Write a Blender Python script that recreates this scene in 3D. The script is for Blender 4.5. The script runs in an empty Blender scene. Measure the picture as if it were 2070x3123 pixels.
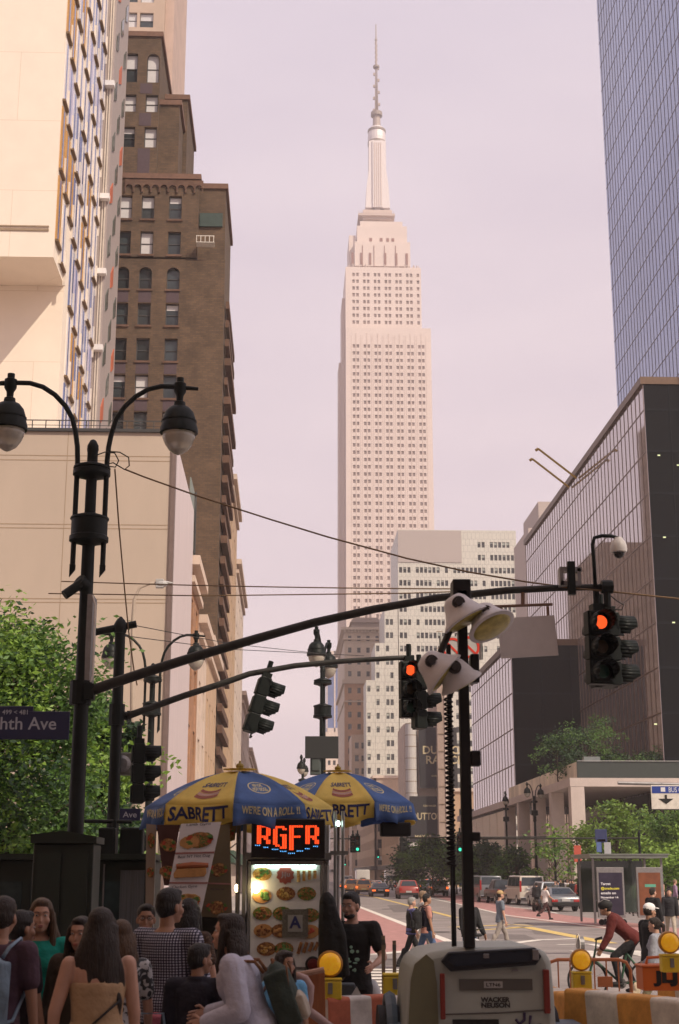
import bpy, bmesh, math, random
from mathutils import Vector, Matrix, noise
R = math.radians
random.seed(7)
sc = bpy.context.scene
COL = sc.collection

# ------------------------------------------------------------ camera
CAM = Vector((0, 0, 2.1)); PITCH = R(14.42); YAW = R(2.15); F = 4312.5   # focal length in photo pixels (50 mm on 24 mm)
cam = bpy.data.cameras.new('camera'); co = bpy.data.objects.new('camera', cam); COL.objects.link(co)
cam.sensor_fit = 'HORIZONTAL'; cam.sensor_width = 24; cam.lens = 50; cam.clip_end = 5000; cam.clip_start = .1
co.location = CAM; co.rotation_euler = (R(90) + PITCH, 0, -YAW); sc.camera = co
cam.dof.use_dof = True; cam.dof.focus_distance = 42; cam.dof.aperture_fstop = 5.0
# ------------------------------------------------------------ light
SUNV = Vector((-.95, 1.0, -1.36)).normalized()           # the way the sunlight travels
elev = math.asin(-SUNV.z); to = -SUNV
w = bpy.data.worlds.new("World"); sc.world = w; w.use_nodes = True
nt = w.node_tree; nt.nodes.clear()
sky = nt.nodes.new('ShaderNodeTexSky'); sky.sky_type = 'NISHITA'; sky.sun_disc = False
sky.sun_elevation = elev; sky.sun_rotation = math.atan2(to.x, to.y); sky.dust_density = 6; sky.air_density = 1.4
sc_sky = nt.nodes.new('ShaderNodeVectorMath'); sc_sky.operation = 'SCALE'; sc_sky.inputs['Scale'].default_value = .10
tc = nt.nodes.new('ShaderNodeTexCoord')
cn = nt.nodes.new('ShaderNodeTexNoise'); cn.inputs['Scale'].default_value = 3.2; cn.inputs['Detail'].default_value = 4
mp = nt.nodes.new('ShaderNodeMapping'); mp.inputs['Scale'].default_value = (1, 1, 3.5)
cr = nt.nodes.new('ShaderNodeValToRGB')
cr.color_ramp.elements[0].position = .3; cr.color_ramp.elements[0].color = (.77, .665, .715, 1)
cr.color_ramp.elements[1].position = .75; cr.color_ramp.elements[1].color = (.93, .80, .81, 1)
mx = nt.nodes.new('ShaderNodeMix'); mx.data_type = 'RGBA'; mx.inputs['Factor'].default_value = .88   # thin milky overcast over the blue
bg = nt.nodes.new('ShaderNodeBackground'); wo = nt.nodes.new('ShaderNodeOutputWorld')
L = nt.links.new
L(sky.outputs[0], sc_sky.inputs[0]); L(tc.outputs['Generated'], mp.inputs[0]); L(mp.outputs[0], cn.inputs['Vector'])
sz_ = nt.nodes.new('ShaderNodeSeparateXYZ'); L(tc.outputs['Generated'], sz_.inputs[0])
gr = nt.nodes.new('ShaderNodeValToRGB'); gr.color_ramp.elements[0].position = .02; gr.color_ramp.elements[0].color = (1.16, 1.08, 1.05, 1); gr.color_ramp.elements[1].position = .62; gr.color_ramp.elements[1].color = (.95, .97, 1.06, 1)
L(sz_.outputs[2], gr.inputs[0]); mu = nt.nodes.new('ShaderNodeVectorMath'); mu.operation = 'MULTIPLY'; L(cr.outputs[0], mu.inputs[0]); L(gr.outputs[0], mu.inputs[1])
L(cn.outputs[0], cr.inputs[0]); L(sc_sky.outputs[0], mx.inputs['A']); L(mu.outputs[0], mx.inputs['B'])
L(mx.outputs['Result'], bg.inputs[0]); L(bg.outputs[0], wo.inputs[0]); bg.inputs[1].default_value = 1.0
sl = bpy.data.lights.new('sun', 'SUN'); sl.energy = 4.2; sl.angle = R(.5); sl.color = (1, .87, .70)
so = bpy.data.objects.new('sun', sl); COL.objects.link(so); so.rotation_euler = SUNV.to_track_quat('-Z', 'Y').to_euler()
sc.view_settings.view_transform = 'Standard'; sc.view_settings.look = 'None'; sc.view_settings.exposure = .03
sc.cycles.max_bounces = 6; sc.cycles.volume_bounces = 1; sc.cycles.transparent_max_bounces = 12

# ------------------------------------------------------------ pixel helpers (photo pixels, 2070 x 3123)
_F = Vector((math.sin(YAW)*math.cos(PITCH), math.cos(YAW)*math.cos(PITCH), math.sin(PITCH)))
_R = Vector((math.cos(YAW), -math.sin(YAW), 0)); _U = _R.cross(_F)
def ray(px, py): return _F*F + _R*(px-1035) + _U*(1561.5-py)
def PY(px, py, Y): d = ray(px, py); return CAM + d*(Y/d.y)
def PX(px, py, X): d = ray(px, py); return CAM + d*(X/d.x)
def G(px, py, z=0): d = ray(px, py); return CAM + d*((z-CAM.z)/d.z)
def Z(py, Y, px=1035): return PY(px, py, Y).z
def X(px, Y, py=2670): return PY(px, py, Y).x
def SZ(px, Y): return px*Y/4400.0                          # photo pixels -> metres at that depth

# ------------------------------------------------------------ materials
MATS = {}
def mat(name, col, rough=.7, metal=0, var=.12, scale=3, bump=0, bscale=None, spec=None, ior=None, emit=None, estr=0, coat=0, rnd=0, trans=0, stretch=None):
    if name in MATS: return MATS[name]
    m = bpy.data.materials.new(name); m.use_nodes = True; n = m.node_tree; b = n.nodes['Principled BSDF']
    b.inputs['Roughness'].default_value = rough; b.inputs['Metallic'].default_value = metal
    if ior: b.inputs['IOR'].default_value = ior
    if spec is not None: b.inputs['Specular IOR Level'].default_value = spec
    if coat: b.inputs['Coat Weight'].default_value = coat
    if trans: b.inputs['Transmission Weight'].default_value = trans
    tcn = n.nodes.new('ShaderNodeTexCoord'); src = tcn.outputs['Object']
    if stretch:
        mpn = n.nodes.new('ShaderNodeMapping'); mpn.inputs['Scale'].default_value = stretch; n.links.new(src, mpn.inputs[0]); src = mpn.outputs[0]
    tx = n.nodes.new('ShaderNodeTexNoise'); tx.inputs['Scale'].default_value = scale; tx.inputs['Detail'].default_value = 6; tx.inputs['Roughness'].default_value = .65
    n.links.new(src, tx.inputs['Vector'])
    rp = n.nodes.new('ShaderNodeValToRGB'); rp.color_ramp.elements[0].position = .28; rp.color_ramp.elements[1].position = .72
    c = Vector(col)
    rp.color_ramp.elements[0].color = (*(c*(1-var)), 1); rp.color_ramp.elements[1].color = (*[min(1, v) for v in c*(1+var)], 1)
    n.links.new(tx.outputs[0], rp.inputs[0]); out = rp.outputs[0]
    if rnd:
        oi = n.nodes.new('ShaderNodeObjectInfo'); hs = n.nodes.new('ShaderNodeHueSaturation')
        mr = n.nodes.new('ShaderNodeMapRange'); mr.inputs['To Min'].default_value = 1-rnd; mr.inputs['To Max'].default_value = 1+rnd
        n.links.new(oi.outputs['Random'], mr.inputs[0]); n.links.new(mr.outputs[0], hs.inputs['Value']); n.links.new(out, hs.inputs['Color']); out = hs.outputs[0]
    n.links.new(out, b.inputs['Base Color'])
    if bump:
        bt = n.nodes.new('ShaderNodeTexNoise'); bt.inputs['Scale'].default_value = bscale or scale*4; bt.inputs['Detail'].default_value = 4
        n.links.new(src, bt.inputs['Vector'])
        bn = n.nodes.new('ShaderNodeBump'); bn.inputs['Strength'].default_value = bump; bn.inputs['Distance'].default_value = .05
        n.links.new(bt.outputs[0], bn.inputs['Height']); n.links.new(bn.outputs[0], b.inputs['Normal'])
    if emit: b.inputs['Emission Color'].default_value = (*emit, 1); b.inputs['Emission Strength'].default_value = estr
    MATS[name] = m; return m

def brickmat(name, c1, c2, mortar, bw=.22, bh=.075, axes='xz', rough=.9, noise_amt=.35, msize=.01):
    if name in MATS: return MATS[name]
    m = bpy.data.materials.new(name); m.use_nodes = True; n = m.node_tree; b = n.nodes['Principled BSDF']; b.inputs['Roughness'].default_value = rough
    t = n.nodes.new('ShaderNodeTexCoord'); s = n.nodes.new('ShaderNodeSeparateXYZ'); c = n.nodes.new('ShaderNodeCombineXYZ')
    n.links.new(t.outputs['Object'], s.inputs[0])
    ad = n.nodes.new('ShaderNodeMath'); ad.operation = 'ADD'; n.links.new(s.outputs[0], ad.inputs[0]); n.links.new(s.outputs[1], ad.inputs[1])
    n.links.new(ad.outputs[0], c.inputs[0]); n.links.new(s.outputs[2], c.inputs[1])
    br = n.nodes.new('ShaderNodeTexBrick'); br.inputs['Scale'].default_value = 1; br.inputs['Brick Width'].default_value = bw; br.inputs['Row Height'].default_value = bh
    br.inputs['Mortar Size'].default_value = msize; br.inputs['Color1'].default_value = (*c1, 1); br.inputs['Color2'].default_value = (*c2, 1); br.inputs['Mortar'].default_value = (*mortar, 1)
    n.links.new(c.outputs[0], br.inputs[0])
    no = n.nodes.new('ShaderNodeTexNoise'); no.inputs['Scale'].default_value = .55; no.inputs['Detail'].default_value = 8; no.inputs['Roughness'].default_value = .7
    n.links.new(t.outputs['Object'], no.inputs[0])
    mr = n.nodes.new('ShaderNodeMapRange'); mr.inputs[1].default_value = .3; mr.inputs[2].default_value = .7; mr.inputs[3].default_value = 1-noise_amt; mr.inputs[4].default_value = 1+noise_amt
    n.links.new(no.outputs[0], mr.inputs[0])
    sc_ = n.nodes.new('ShaderNodeVectorMath'); sc_.operation = 'SCALE'; n.links.new(br.outputs[0], sc_.inputs[0]); n.links.new(mr.outputs[0], sc_.inputs['Scale'])
    n.links.new(sc_.outputs[0], b.inputs['Base Color'])
    MATS[name] = m; return m

# ------------------------------------------------------------ mesh builder
class MB:
    def __init__(s): s.v = []; s.f = []; s.mi = []; s.m = 0; s.M = None
    def _add(s, vs, fs):
        o = len(s.v)
        if s.M is not None: vs = [s.M @ Vector(p) for p in vs]
        s.v += [tuple(p) for p in vs]; s.f += [tuple(i+o for i in f) for f in fs]; s.mi += [s.m]*len(fs)
        return s
    def box(s, a, b):
        x0, y0, z0 = [min(a[i], b[i]) for i in range(3)]; x1, y1, z1 = [max(a[i], b[i]) for i in range(3)]
        return s._add([(x0,y0,z0),(x1,y0,z0),(x1,y1,z0),(x0,y1,z0),(x0,y0,z1),(x1,y0,z1),(x1,y1,z1),(x0,y1,z1)],
                      [(0,3,2,1),(4,5,6,7),(0,1,5,4),(1,2,6,5),(2,3,7,6),(3,0,4,7)])
    def cb(s, c, d): return s.box([c[i]-d[i]/2 for i in range(3)], [c[i]+d[i]/2 for i in range(3)])
    def quad(s, a, b, c, d): return s._add([a,b,c,d], [(0,1,2,3)])
    def poly(s, pts): return s._add(pts, [tuple(range(len(pts)))])
    def cyl(s, p0, p1, r0, r1=None, n=10, caps=True):
        r1 = r0 if r1 is None else r1; p0 = Vector(p0); p1 = Vector(p1); d = (p1-p0)
        if d.length < 1e-6: return s
        q = d.to_track_quat('Z', 'Y'); vs = []
        for p, r in ((p0, r0), (p1, r1)):
            for i in range(n): a = 2*math.pi*i/n; vs.append(p + q @ Vector((math.cos(a)*r, math.sin(a)*r, 0)))
        fs = [(i, (i+1) % n, n+(i+1) % n, n+i) for i in range(n)]
        if caps: fs += [tuple(range(n-1, -1, -1)), tuple(range(n, 2*n))]
        return s._add(vs, fs)
    def tube(s, path, r, n=8, caps=True):
        path = [Vector(p) for p in path]; rs = r if isinstance(r, (list, tuple)) else [r]*len(path); vs = []; up = None
        for i, p in enumerate(path):
            t = (path[min(i+1, len(path)-1)] - path[max(i-1, 0)]).normalized()
            if up is None: up = Vector((0,0,1)) if abs(t.z) < .9 else Vector((1,0,0))
            a = t.cross(up).normalized(); b = a.cross(t).normalized(); up = b
            for k in range(n): w_ = 2*math.pi*k/n; vs.append(p + a*math.cos(w_)*rs[i] + b*math.sin(w_)*rs[i])
        fs = [(i*n+k, i*n+(k+1) % n, (i+1)*n+(k+1) % n, (i+1)*n+k) for i in range(len(path)-1) for k in range(n)]
        if caps: fs += [tuple(range(n-1, -1, -1)), tuple(range((len(path)-1)*n, len(path)*n))]
        return s._add(vs, fs)
    def lathe(s, prof, c=(0,0,0), n=16, q=None, sx=1, sy=1):
        c = Vector(c); vs = []
        for r, z in prof:
            for i in range(n):
                a = 2*math.pi*i/n; p = Vector((math.cos(a)*r*sx, math.sin(a)*r*sy, z)); vs.append(c + (q @ p if q else p))
        k = len(prof); fs = [(j*n+i, j*n+(i+1) % n, (j+1)*n+(i+1) % n, (j+1)*n+i) for j in range(k-1) for i in range(n)]
        fs += [tuple(range(n-1, -1, -1)), tuple(range((k-1)*n, k*n))]
        return s._add(vs, fs)
    def ball(s, c, r, n=10, m=7, q=None):
        r = (r, r, r) if not isinstance(r, (tuple, list, Vector)) else r; c = Vector(c); vs = [];
        for j in range(1, m):
            t = math.pi*j/m
            for i in range(n):
                a = 2*math.pi*i/n; p = Vector((math.cos(a)*math.sin(t)*r[0], math.sin(a)*math.sin(t)*r[1], math.cos(t)*r[2])); vs.append(c + (q @ p if q else p))
        top = Vector((0,0,r[2])); vs.append(c + (q @ top if q else top)); vs.append(c - (q @ top if q else top)); T = len(vs)-2
        fs = [(j*n+i, (j+1)*n+i, (j+1)*n+(i+1) % n, j*n+(i+1) % n) for j in range(m-2) for i in range(n)]
        fs += [(T, i, (i+1) % n) for i in range(n)] + [(T+1, (m-2)*n+(i+1) % n, (m-2)*n+i) for i in range(n)]
        return s._add(vs, fs)
    def prism(s, poly, o, u, v, d):
        """polygon in the u,v frame at o, thickened along vector d"""
        o = Vector(o); u = Vector(u); v = Vector(v); d = Vector(d); n = len(poly)
        a = [o + u*x + v*y for x, y in poly]; b = [p + d for p in a]
        return s._add(a+b, [tuple(range(n-1, -1, -1)), tuple(range(n, 2*n))] + [(i, (i+1) % n, n+(i+1) % n, n+i) for i in range(n)])
    def grid(s, fn, nu, nv):
        vs = [fn(i/nu, j/nv) for j in range(nv+1) for i in range(nu+1)]
        return s._add(vs, [(j*(nu+1)+i, j*(nu+1)+i+1, (j+1)*(nu+1)+i+1, (j+1)*(nu+1)+i) for j in range(nv) for i in range(nu)])
    def build(s, name, mats, parent=None, smooth=False, bevel=0, fix=True, solid=0):
        me = bpy.data.meshes.new(name); me.from_pydata(s.v, [], s.f)
        if not isinstance(mats, (list, tuple)): mats = [mats]
        for m in mats: me.materials.append(m)
        if len(mats) > 1: me.polygons.foreach_set('material_index', s.mi)
        if fix:
            bm = bmesh.new(); bm.from_mesh(me); bmesh.ops.recalc_face_normals(bm, faces=bm.faces); bm.to_mesh(me); bm.free()
        o = bpy.data.objects.new(name, me); COL.objects.link(o)
        if smooth:
            me.polygons.foreach_set('use_smooth', [True]*len(me.polygons))
            if smooth == 'auto':
                try: me.set_sharp_from_angle(angle=R(40))
                except Exception: pass
        if bevel: b = o.modifiers.new('bevel', 'BEVEL'); b.width = bevel; b.segments = 2; b.limit_method = 'ANGLE'; b.angle_limit = R(40)
        if solid: b = o.modifiers.new('solid', 'SOLIDIFY'); b.thickness = solid; b.offset = 0
        if parent: o.parent = parent
        return o

def tag(o, label=None, cat=None, group=None, kind=None):
    if label: o['label'] = label
    if cat: o['category'] = cat
    if group: o['group'] = group
    if kind: o['kind'] = kind
    return o
def thing(name, label, cat, loc=(0,0,0), rz=0, group=None):
    o = bpy.data.objects.new(name, None); COL.objects.link(o); o.location = loc; o.rotation_euler = (0,0,rz); o.empty_display_size = .3
    return tag(o, label, cat, group)
def kids(o): return [c for c in COL.objects if c.parent == o]
def copy_tree(o, parent=None, ch=None):
    c = o.copy(); COL.objects.link(c)
    if parent: c.parent = parent
    for k in o.children: copy_tree(k, c)
    return c
def dup(o, loc, rz=None, label=None, scale=None):
    c = copy_tree(o); c.location = loc
    if rz is not None: c.rotation_euler = (0,0,rz)
    if label: c['label'] = label
    if scale: c.scale = (scale,)*3
    return c

# text -> mesh data, cached
_T = {}
def glyphs(s, bold=0, cuts=0):
    k = (s, bold, cuts)
    if k in _T: return _T[k]
    cu = bpy.data.curves.new('t', 'FONT'); cu.body = s; cu.size = 1; cu.align_x = 'CENTER'; cu.align_y = 'CENTER'; cu.resolution_u = 3; cu.offset = bold
    o = bpy.data.objects.new('t', cu); COL.objects.link(o); dg = bpy.context.evaluated_depsgraph_get(); me = bpy.data.meshes.new_from_object(o.evaluated_get(dg))
    if cuts:
        bm = bmesh.new(); bm.from_mesh(me); bmesh.ops.triangulate(bm, faces=bm.faces)
        for _ in range(cuts):
            bmesh.ops.subdivide_edges(bm, edges=[e for e in bm.edges if e.calc_length() > .18], cuts=1)
            bmesh.ops.triangulate(bm, faces=bm.faces)
        bm.to_mesh(me); bm.free()
    r = ([v.co.copy() for v in me.vertices], [tuple(p.vertices) for p in me.polygons])
    bpy.data.objects.remove(o); bpy.data.meshes.remove(me); _T[k] = r; return r
def text(mb, s, o, u, v, size, w=None, bold=0, t=.004):
    """letters of cap height about size centred on o, u right, v up, lifted t along the normal and given thickness"""
    vs, fs = glyphs(s, bold)
    if not vs: return
    o = Vector(o); u = Vector(u).normalized(); v = Vector(v).normalized(); n = u.cross(v)
    k = size/.7; kx = k
    if w: xs = [p.x for p in vs]; kx = w/(max(xs)-min(xs))
    x0 = (max(p.x for p in vs)+min(p.x for p in vs))/2; y0 = (max(p.y for p in vs)+min(p.y for p in vs))/2
    mb._add([o + u*(p.x-x0)*kx + v*(p.y-y0)*k + n*t for p in vs], fs)

# joined primitives fused into one skin
def fuse(mb, name, mats, parent=None, voxel=.012, smooth=3, extra=None, sm=True, factor=.5):
    me = bpy.data.meshes.new('tmp'); me.from_pydata(mb.v, [], mb.f)
    bm = bmesh.new(); bm.from_mesh(me); bmesh.ops.recalc_face_normals(bm, faces=bm.faces); bm.to_mesh(me); bm.free()
    o = bpy.data.objects.new('tmp', me); COL.objects.link(o)
    r = o.modifiers.new('r', 'REMESH'); r.mode = 'VOXEL'; r.voxel_size = voxel
    if smooth: s_ = o.modifiers.new('s', 'SMOOTH'); s_.iterations = smooth; s_.factor = factor
    dg = bpy.context.evaluated_depsgraph_get(); m2 = bpy.data.meshes.new_from_object(o.evaluated_get(dg)); bpy.data.objects.remove(o); bpy.data.meshes.remove(me)
    out = MB(); out.v = [tuple(v.co) for v in m2.vertices]; out.f = [tuple(p.vertices) for p in m2.polygons]; out.mi = [0]*len(out.f); bpy.data.meshes.remove(m2)
    if extra: out._add(extra.v, extra.f)
    ob = out.build(name, mats, parent, smooth=sm, fix=False)
    return ob
# ------------------------------------------------------------ ground, roads
def struct(o, name=None): o['kind'] = 'structure'; return o
M_asph = mat('asphalt', (.235,.205,.195), .9, var=.34, scale=.45, bump=.2, bscale=60)
M_walk = brickmat('sidewalk_slabs', (.36,.33,.31), (.32,.30,.28), (.18,.17,.16), 1.5, 1.5, noise_amt=.2)
def flatmat_xy(name, c1, c2, mortar, w_, h_):
    m = brickmat(name, c1, c2, mortar, w_, h_, noise_amt=.2); n = m.node_tree
    comb = [x for x in n.nodes if x.type == 'COMBXYZ'][0]; sep = [x for x in n.nodes if x.type == 'SEPXYZ'][0]
    for l in list(comb.inputs[0].links)+list(comb.inputs[1].links): n.links.remove(l)
    n.links.new(sep.outputs[0], comb.inputs[0]); n.links.new(sep.outputs[1], comb.inputs[1]); return m
M_walk = flatmat_xy('paving', (.40,.36,.33), (.35,.32,.30), (.2,.18,.17), 1.5, 1.5)
M_red = mat('red_lane_paint', (.37,.19,.175), .85, var=.3, scale=2.5)
M_wp = mat('worn_white_paint', (.66,.62,.56), .8, var=.18, scale=6)
M_yp = mat('worn_yellow_paint', (.60,.44,.15), .8, var=.2, scale=6)
g = MB(); g.box((-1500,-600,-.6), (2500,3200,-.02)); struct(g.build('ground', mat('ground_asphalt', (.16,.145,.14), .95)))
b = MB(); b.box((-.6,-60,-.5), (20.2,1500,0)); struct(b.build('street', M_asph))
b = MB(); b.box((-300,22.5,-.5), (-.6,56,.0)); b.box((20.2,22.5,-.5), (400,58,.0)); struct(b.build('avenue', M_asph))
def walk(nm, x0, x1, y0, y1):
    b = MB(); b.box((x0,y0,-.5), (x1,y1,.13)); struct(b.build(nm, M_walk, bevel=.02))
    return b
walk('sidewalk', -40, -.6-.18, 56.2, 900); walk('sidewalk', 20.2+.18, 120, 58.2, 900); b = MB(); b.box((-60,-60,-.5), (6.5,22.3,.21)); struct(b.build('sidewalk', M_walk, bevel=.02))
b = MB(); b.box((-.78,56.0,-.4), (-.6,900,.15)); b.box((20.2,58,-.4), (20.38,900,.15)); b.box((-60,22.3,-.4), (6.5,22.5,.225)); b.box((-40,56,-.4), (-.78,56.2,.15)); b.box((20.38,58,-.4), (120,58.2,.15))
struct(b.build('kerb', mat('kerb_stone', (.42,.40,.38), .8)))
def mark(nm, polys, m, z):
    b = MB()
    for p in polys: b.poly([G(x, y, z) for x, y in p])
    o = b.build(nm, m, fix=False); 
    for pl in o.data.polygons:
        if pl.normal.z < 0: pl.flip()
    return struct(o)
mark('red_bus_lane', [[(1040,2757),(1100,2768),(1160,2790),(1400,2884),(1290,2897),(1150,2907),(1000,2912),(960,2850),(1000,2790)],
                      [(1300,2727),(1440,2733),(1560,2765),(1720,2790),(2080,2832),(2080,2862),(1800,2826),(1560,2796),(1440,2768)]], M_red, .005)
def strip(pts, w_):   # a painted line of metric width along ground points
    P = [G(x, y, .009) for x, y in pts]; out = []
    for a, c in zip(P[:-1], P[1:]):
        d = (c-a).normalized(); n_ = Vector((-d.y, d.x, 0))*w_/2
        out.append([a-n_, c-n_, c+n_, a+n_])
    return out
def lines(nm, segs, m):
    b = MB()
    for s_, w_ in segs:
        for q in strip(s_, w_): b.poly(q)
    o = b.build(nm, m, fix=False)
    for pl in o.data.polygons:
        if pl.normal.z < 0: pl.flip()
    struct(o)
lines('lane_marking', [([(1085,2761),(1150,2786),(1405,2884)], .35), ([(1225,2722),(1400,2757),(1545,2791),(1800,2822),(2075,2858)], .25),
   ([(1530,2764),(1640,2773),(1700,2785)], .25), ([(1000,2914),(1150,2909),(1300,2894)], .45), ([(1540,2879),(1640,2866),(1770,2861)], .4),
   ([(1700,2880),(1800,2878),(1900,2900)], .3)], M_wp)
lines('yellow_lane_marking', [([(1020,2712),(1150,2737),(1390,2798)], .35), ([(1375,2827),(1560,2819),(1620,2822)], .5), ([(1560,2828),(1600,2826),(1860,2876)], .55), ([(1420,2838),(1590,2828)], .4)], M_yp)
b = MB()
for i in range(12):                                            # zebra bars of the far crossing
    x0 = 8.2 + i*1.35; b.poly([(x0, 38.4, .012), (x0+.65, 38.4, .012), (x0+.65, 42.3, .012), (x0, 42.3, .012)])
for i in range(9):
    y0 = 26.2 + i*.95; b.poly([(1.0, y0, .012), (4.4, y0, .012), (4.4, y0+.5, .012), (1.0, y0+.5, .012)])
struct(b.build('crosswalk', M_wp, fix=False))

b = MB()
for q in ([(1180,2760),(1290,2757),(1320,2778),(1200,2782)],[(1440,2845),(1600,2850),(1640,2866),(1460,2862)],[(1620,2836),(1740,2846),(1760,2856),(1630,2848)],[(1150,2925),(1240,2922),(1250,2940),(1150,2944)]): b.poly([G(x, y, .0035) for x, y in q])
o = b.build('asphalt_patch', mat('asphalt_patch', (.15,.13,.125), .9, var=.2), fix=False)
for pl in o.data.polygons:
    if pl.normal.z < 0: pl.flip()
struct(o)
for px, py, lb in ((1345,2842,'round iron manhole cover on the road by the yellow box line'),(1590,2815,'round iron manhole cover near the red lane on the right'),(1180,2772,'round iron manhole cover in front of the red lane at the left')):
    g_ = G(px, py, .006); b = MB(); b.lathe([(.36,0),(.36,.008),(.30,.008),(.30,.004),(.02,.004)], n=20); o = b.build('manhole_cover', mat('cast_iron', (.05,.045,.04), .6)); o.location = g_; tag(o, lb, 'manhole cover')
# ------------------------------------------------------------ shared facade builder
M_fr = mat('window_frame_dark', (.05,.05,.05), .5)
M_gl = mat('window_glass', (.035,.045,.05), .08, var=.4, scale=.7, rnd=.4)
M_blind = mat('white_blind', (.62,.60,.60), .8, var=.06)
WM = {}
def win_mesh(key, w_, h_, kind, mats):
    if key in WM: return WM[key]
    b = MB(); f = .07 if w_ < 2 else .1
    b.m = 0
    for x0 in (0, w_-f): b.box((x0,0,0), (x0+f,.1,h_))
    b.box((f,0,0), (w_-f,.1,f)); b.box((f,0,h_-f), (w_-f,.1,h_))
    if 'h' in kind: b.box((f,-.01,h_*.5-.04), (w_-f,.09,h_*.5+.04))
    if 'v' in kind: b.box((w_/2-.04,-.01,f), (w_/2+.04,.09,h_-f))
    if kind.startswith('b'):
        fr = {'b1':.5,'b2':.97,'b3':.25}[kind[:2]]; b.m = 2; b.box((f,.03,h_-f-(h_-2*f)*fr), (w_-f,.045,h_-f))
    if not kind.endswith('p'): b.m = 1; b.box((f*.6,.06,f*.6), (w_-f*.6,.075,h_-f*.6))
    o = b.build('window', mats); me = o.data; bpy.data.objects.remove(o); WM[key] = me; return me
def facade(root, o, u, W, H, cols, rows, wm, depth=.3, mask=None, kinds=('h',), mats=None, maxparts=100, sub=False, wname='wall', order=None, cut=None):
    o = Vector(o); u = Vector(u).normalized(); n = Vector((u.y, -u.x, 0)); z = Vector((0,0,1)); inn = -n
    mats = mats or [M_fr, M_gl, M_blind]
    us = sorted({0, W, *[c for p in cols for c in p]}); zs = sorted({0, H, *[c for p in rows for c in p]})
    cs = {round(a,4): b_ for a, b_ in cols}; rs = {round(a,4): b_ for a, b_ in rows}
    b = MB(); wins = []
    P = lambda a, c, d=0: o + u*a + z*c + inn*d
    for j in range(len(zs)-1):
        run = None
        for i in range(len(us)-1):
            isw = round(us[i],4) in cs and round(zs[j],4) in rs and (mask is None or mask(us[i], zs[j]))
            if isw:
                if run is not None: b.quad(P(run,zs[j]), P(us[i],zs[j]), P(us[i],zs[j+1]), P(run,zs[j+1])); run = None
                a0, a1, c0, c1 = us[i], us[i+1], zs[j], zs[j+1]
                b.quad(P(a0,c0),P(a0,c1),P(a0,c1,depth),P(a0,c0,depth)); b.quad(P(a1,c1),P(a1,c0),P(a1,c0,depth),P(a1,c1,depth))
                b.quad(P(a0,c1),P(a1,c1),P(a1,c1,depth),P(a0,c1,depth)); b.quad(P(a1,c0),P(a0,c0),P(a0,c0,depth),P(a1,c0,depth))
                wins.append((a0,c0,a1-a0,c1-c0))
            elif run is None: run = us[i]
        if run is not None: b.quad(P(run,zs[j]), P(W,zs[j]), P(W,zs[j+1]), P(run,zs[j+1]))
    for a in (0, W): b.quad(P(a,0),P(a,H),P(a,H,depth+.2),P(a,0,depth+.2))
    b.quad(P(0,H),P(W,H),P(W,H,depth+.2),P(0,H,depth+.2))
    wall = b.build(wname, wm, root, fix=False)
    rz = math.atan2(u.y, u.x); rnd = random.Random(len(wins)+int(W*10))
    if order: wins.sort(key=order)
    rest = MB()
    for k, (a, c, w_, h_) in enumerate(wins):
        kd = rnd.choice(kinds); p = P(a, c, depth)
        if k < maxparts:
            me = win_mesh((round(w_,2), round(h_,2), kd, sub, mats[1].name), w_, h_, kd+('p' if sub else ''), mats)
            wo_ = bpy.data.objects.new('window', me); COL.objects.link(wo_); wo_.parent = root; wo_.location = p; wo_.rotation_euler = (0,0,rz)
            if sub:
                pk = ('pane', round(w_,2), round(h_,2), mats[1].name)
                if pk not in WM:
                    pb = MB(); pb.box((.04,.06,.04), (w_-.04,.075,h_-.04)); po = pb.build('pane', mats[1]); WM[pk] = po.data; bpy.data.objects.remove(po)
                po = bpy.data.objects.new('pane', WM[pk]); COL.objects.link(po); po.parent = wo_
        else:
            me = win_mesh((round(w_,2), round(h_,2), kd, False, mats[1].name), w_, h_, kd, mats)
            T = Matrix.Translation(p) @ Matrix.Rotation(rz, 4, 'Z')
            off = len(rest.v); rest.v += [tuple(T @ v.co) for v in me.vertices]
            for pl in me.polygons: rest.f.append(tuple(i+off for i in pl.vertices)); rest.mi.append(pl.material_index)
    if rest.v: r = rest.build('window', mats, root, fix=False); r['kind'] = 'stuff'
    return P
def body(root, a, c, m, name='wall', roofm=None):
    b = MB(); b.box(a, c); return b.build(name, m, root)
def rowsof(z0, z1, dz, h_, n=None):
    out = []; z_ = z0
    while z_ + h_ < z1 and (n is None or len(out) < n): out.append((z_, z_+h_)); z_ += dz
    return out

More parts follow.
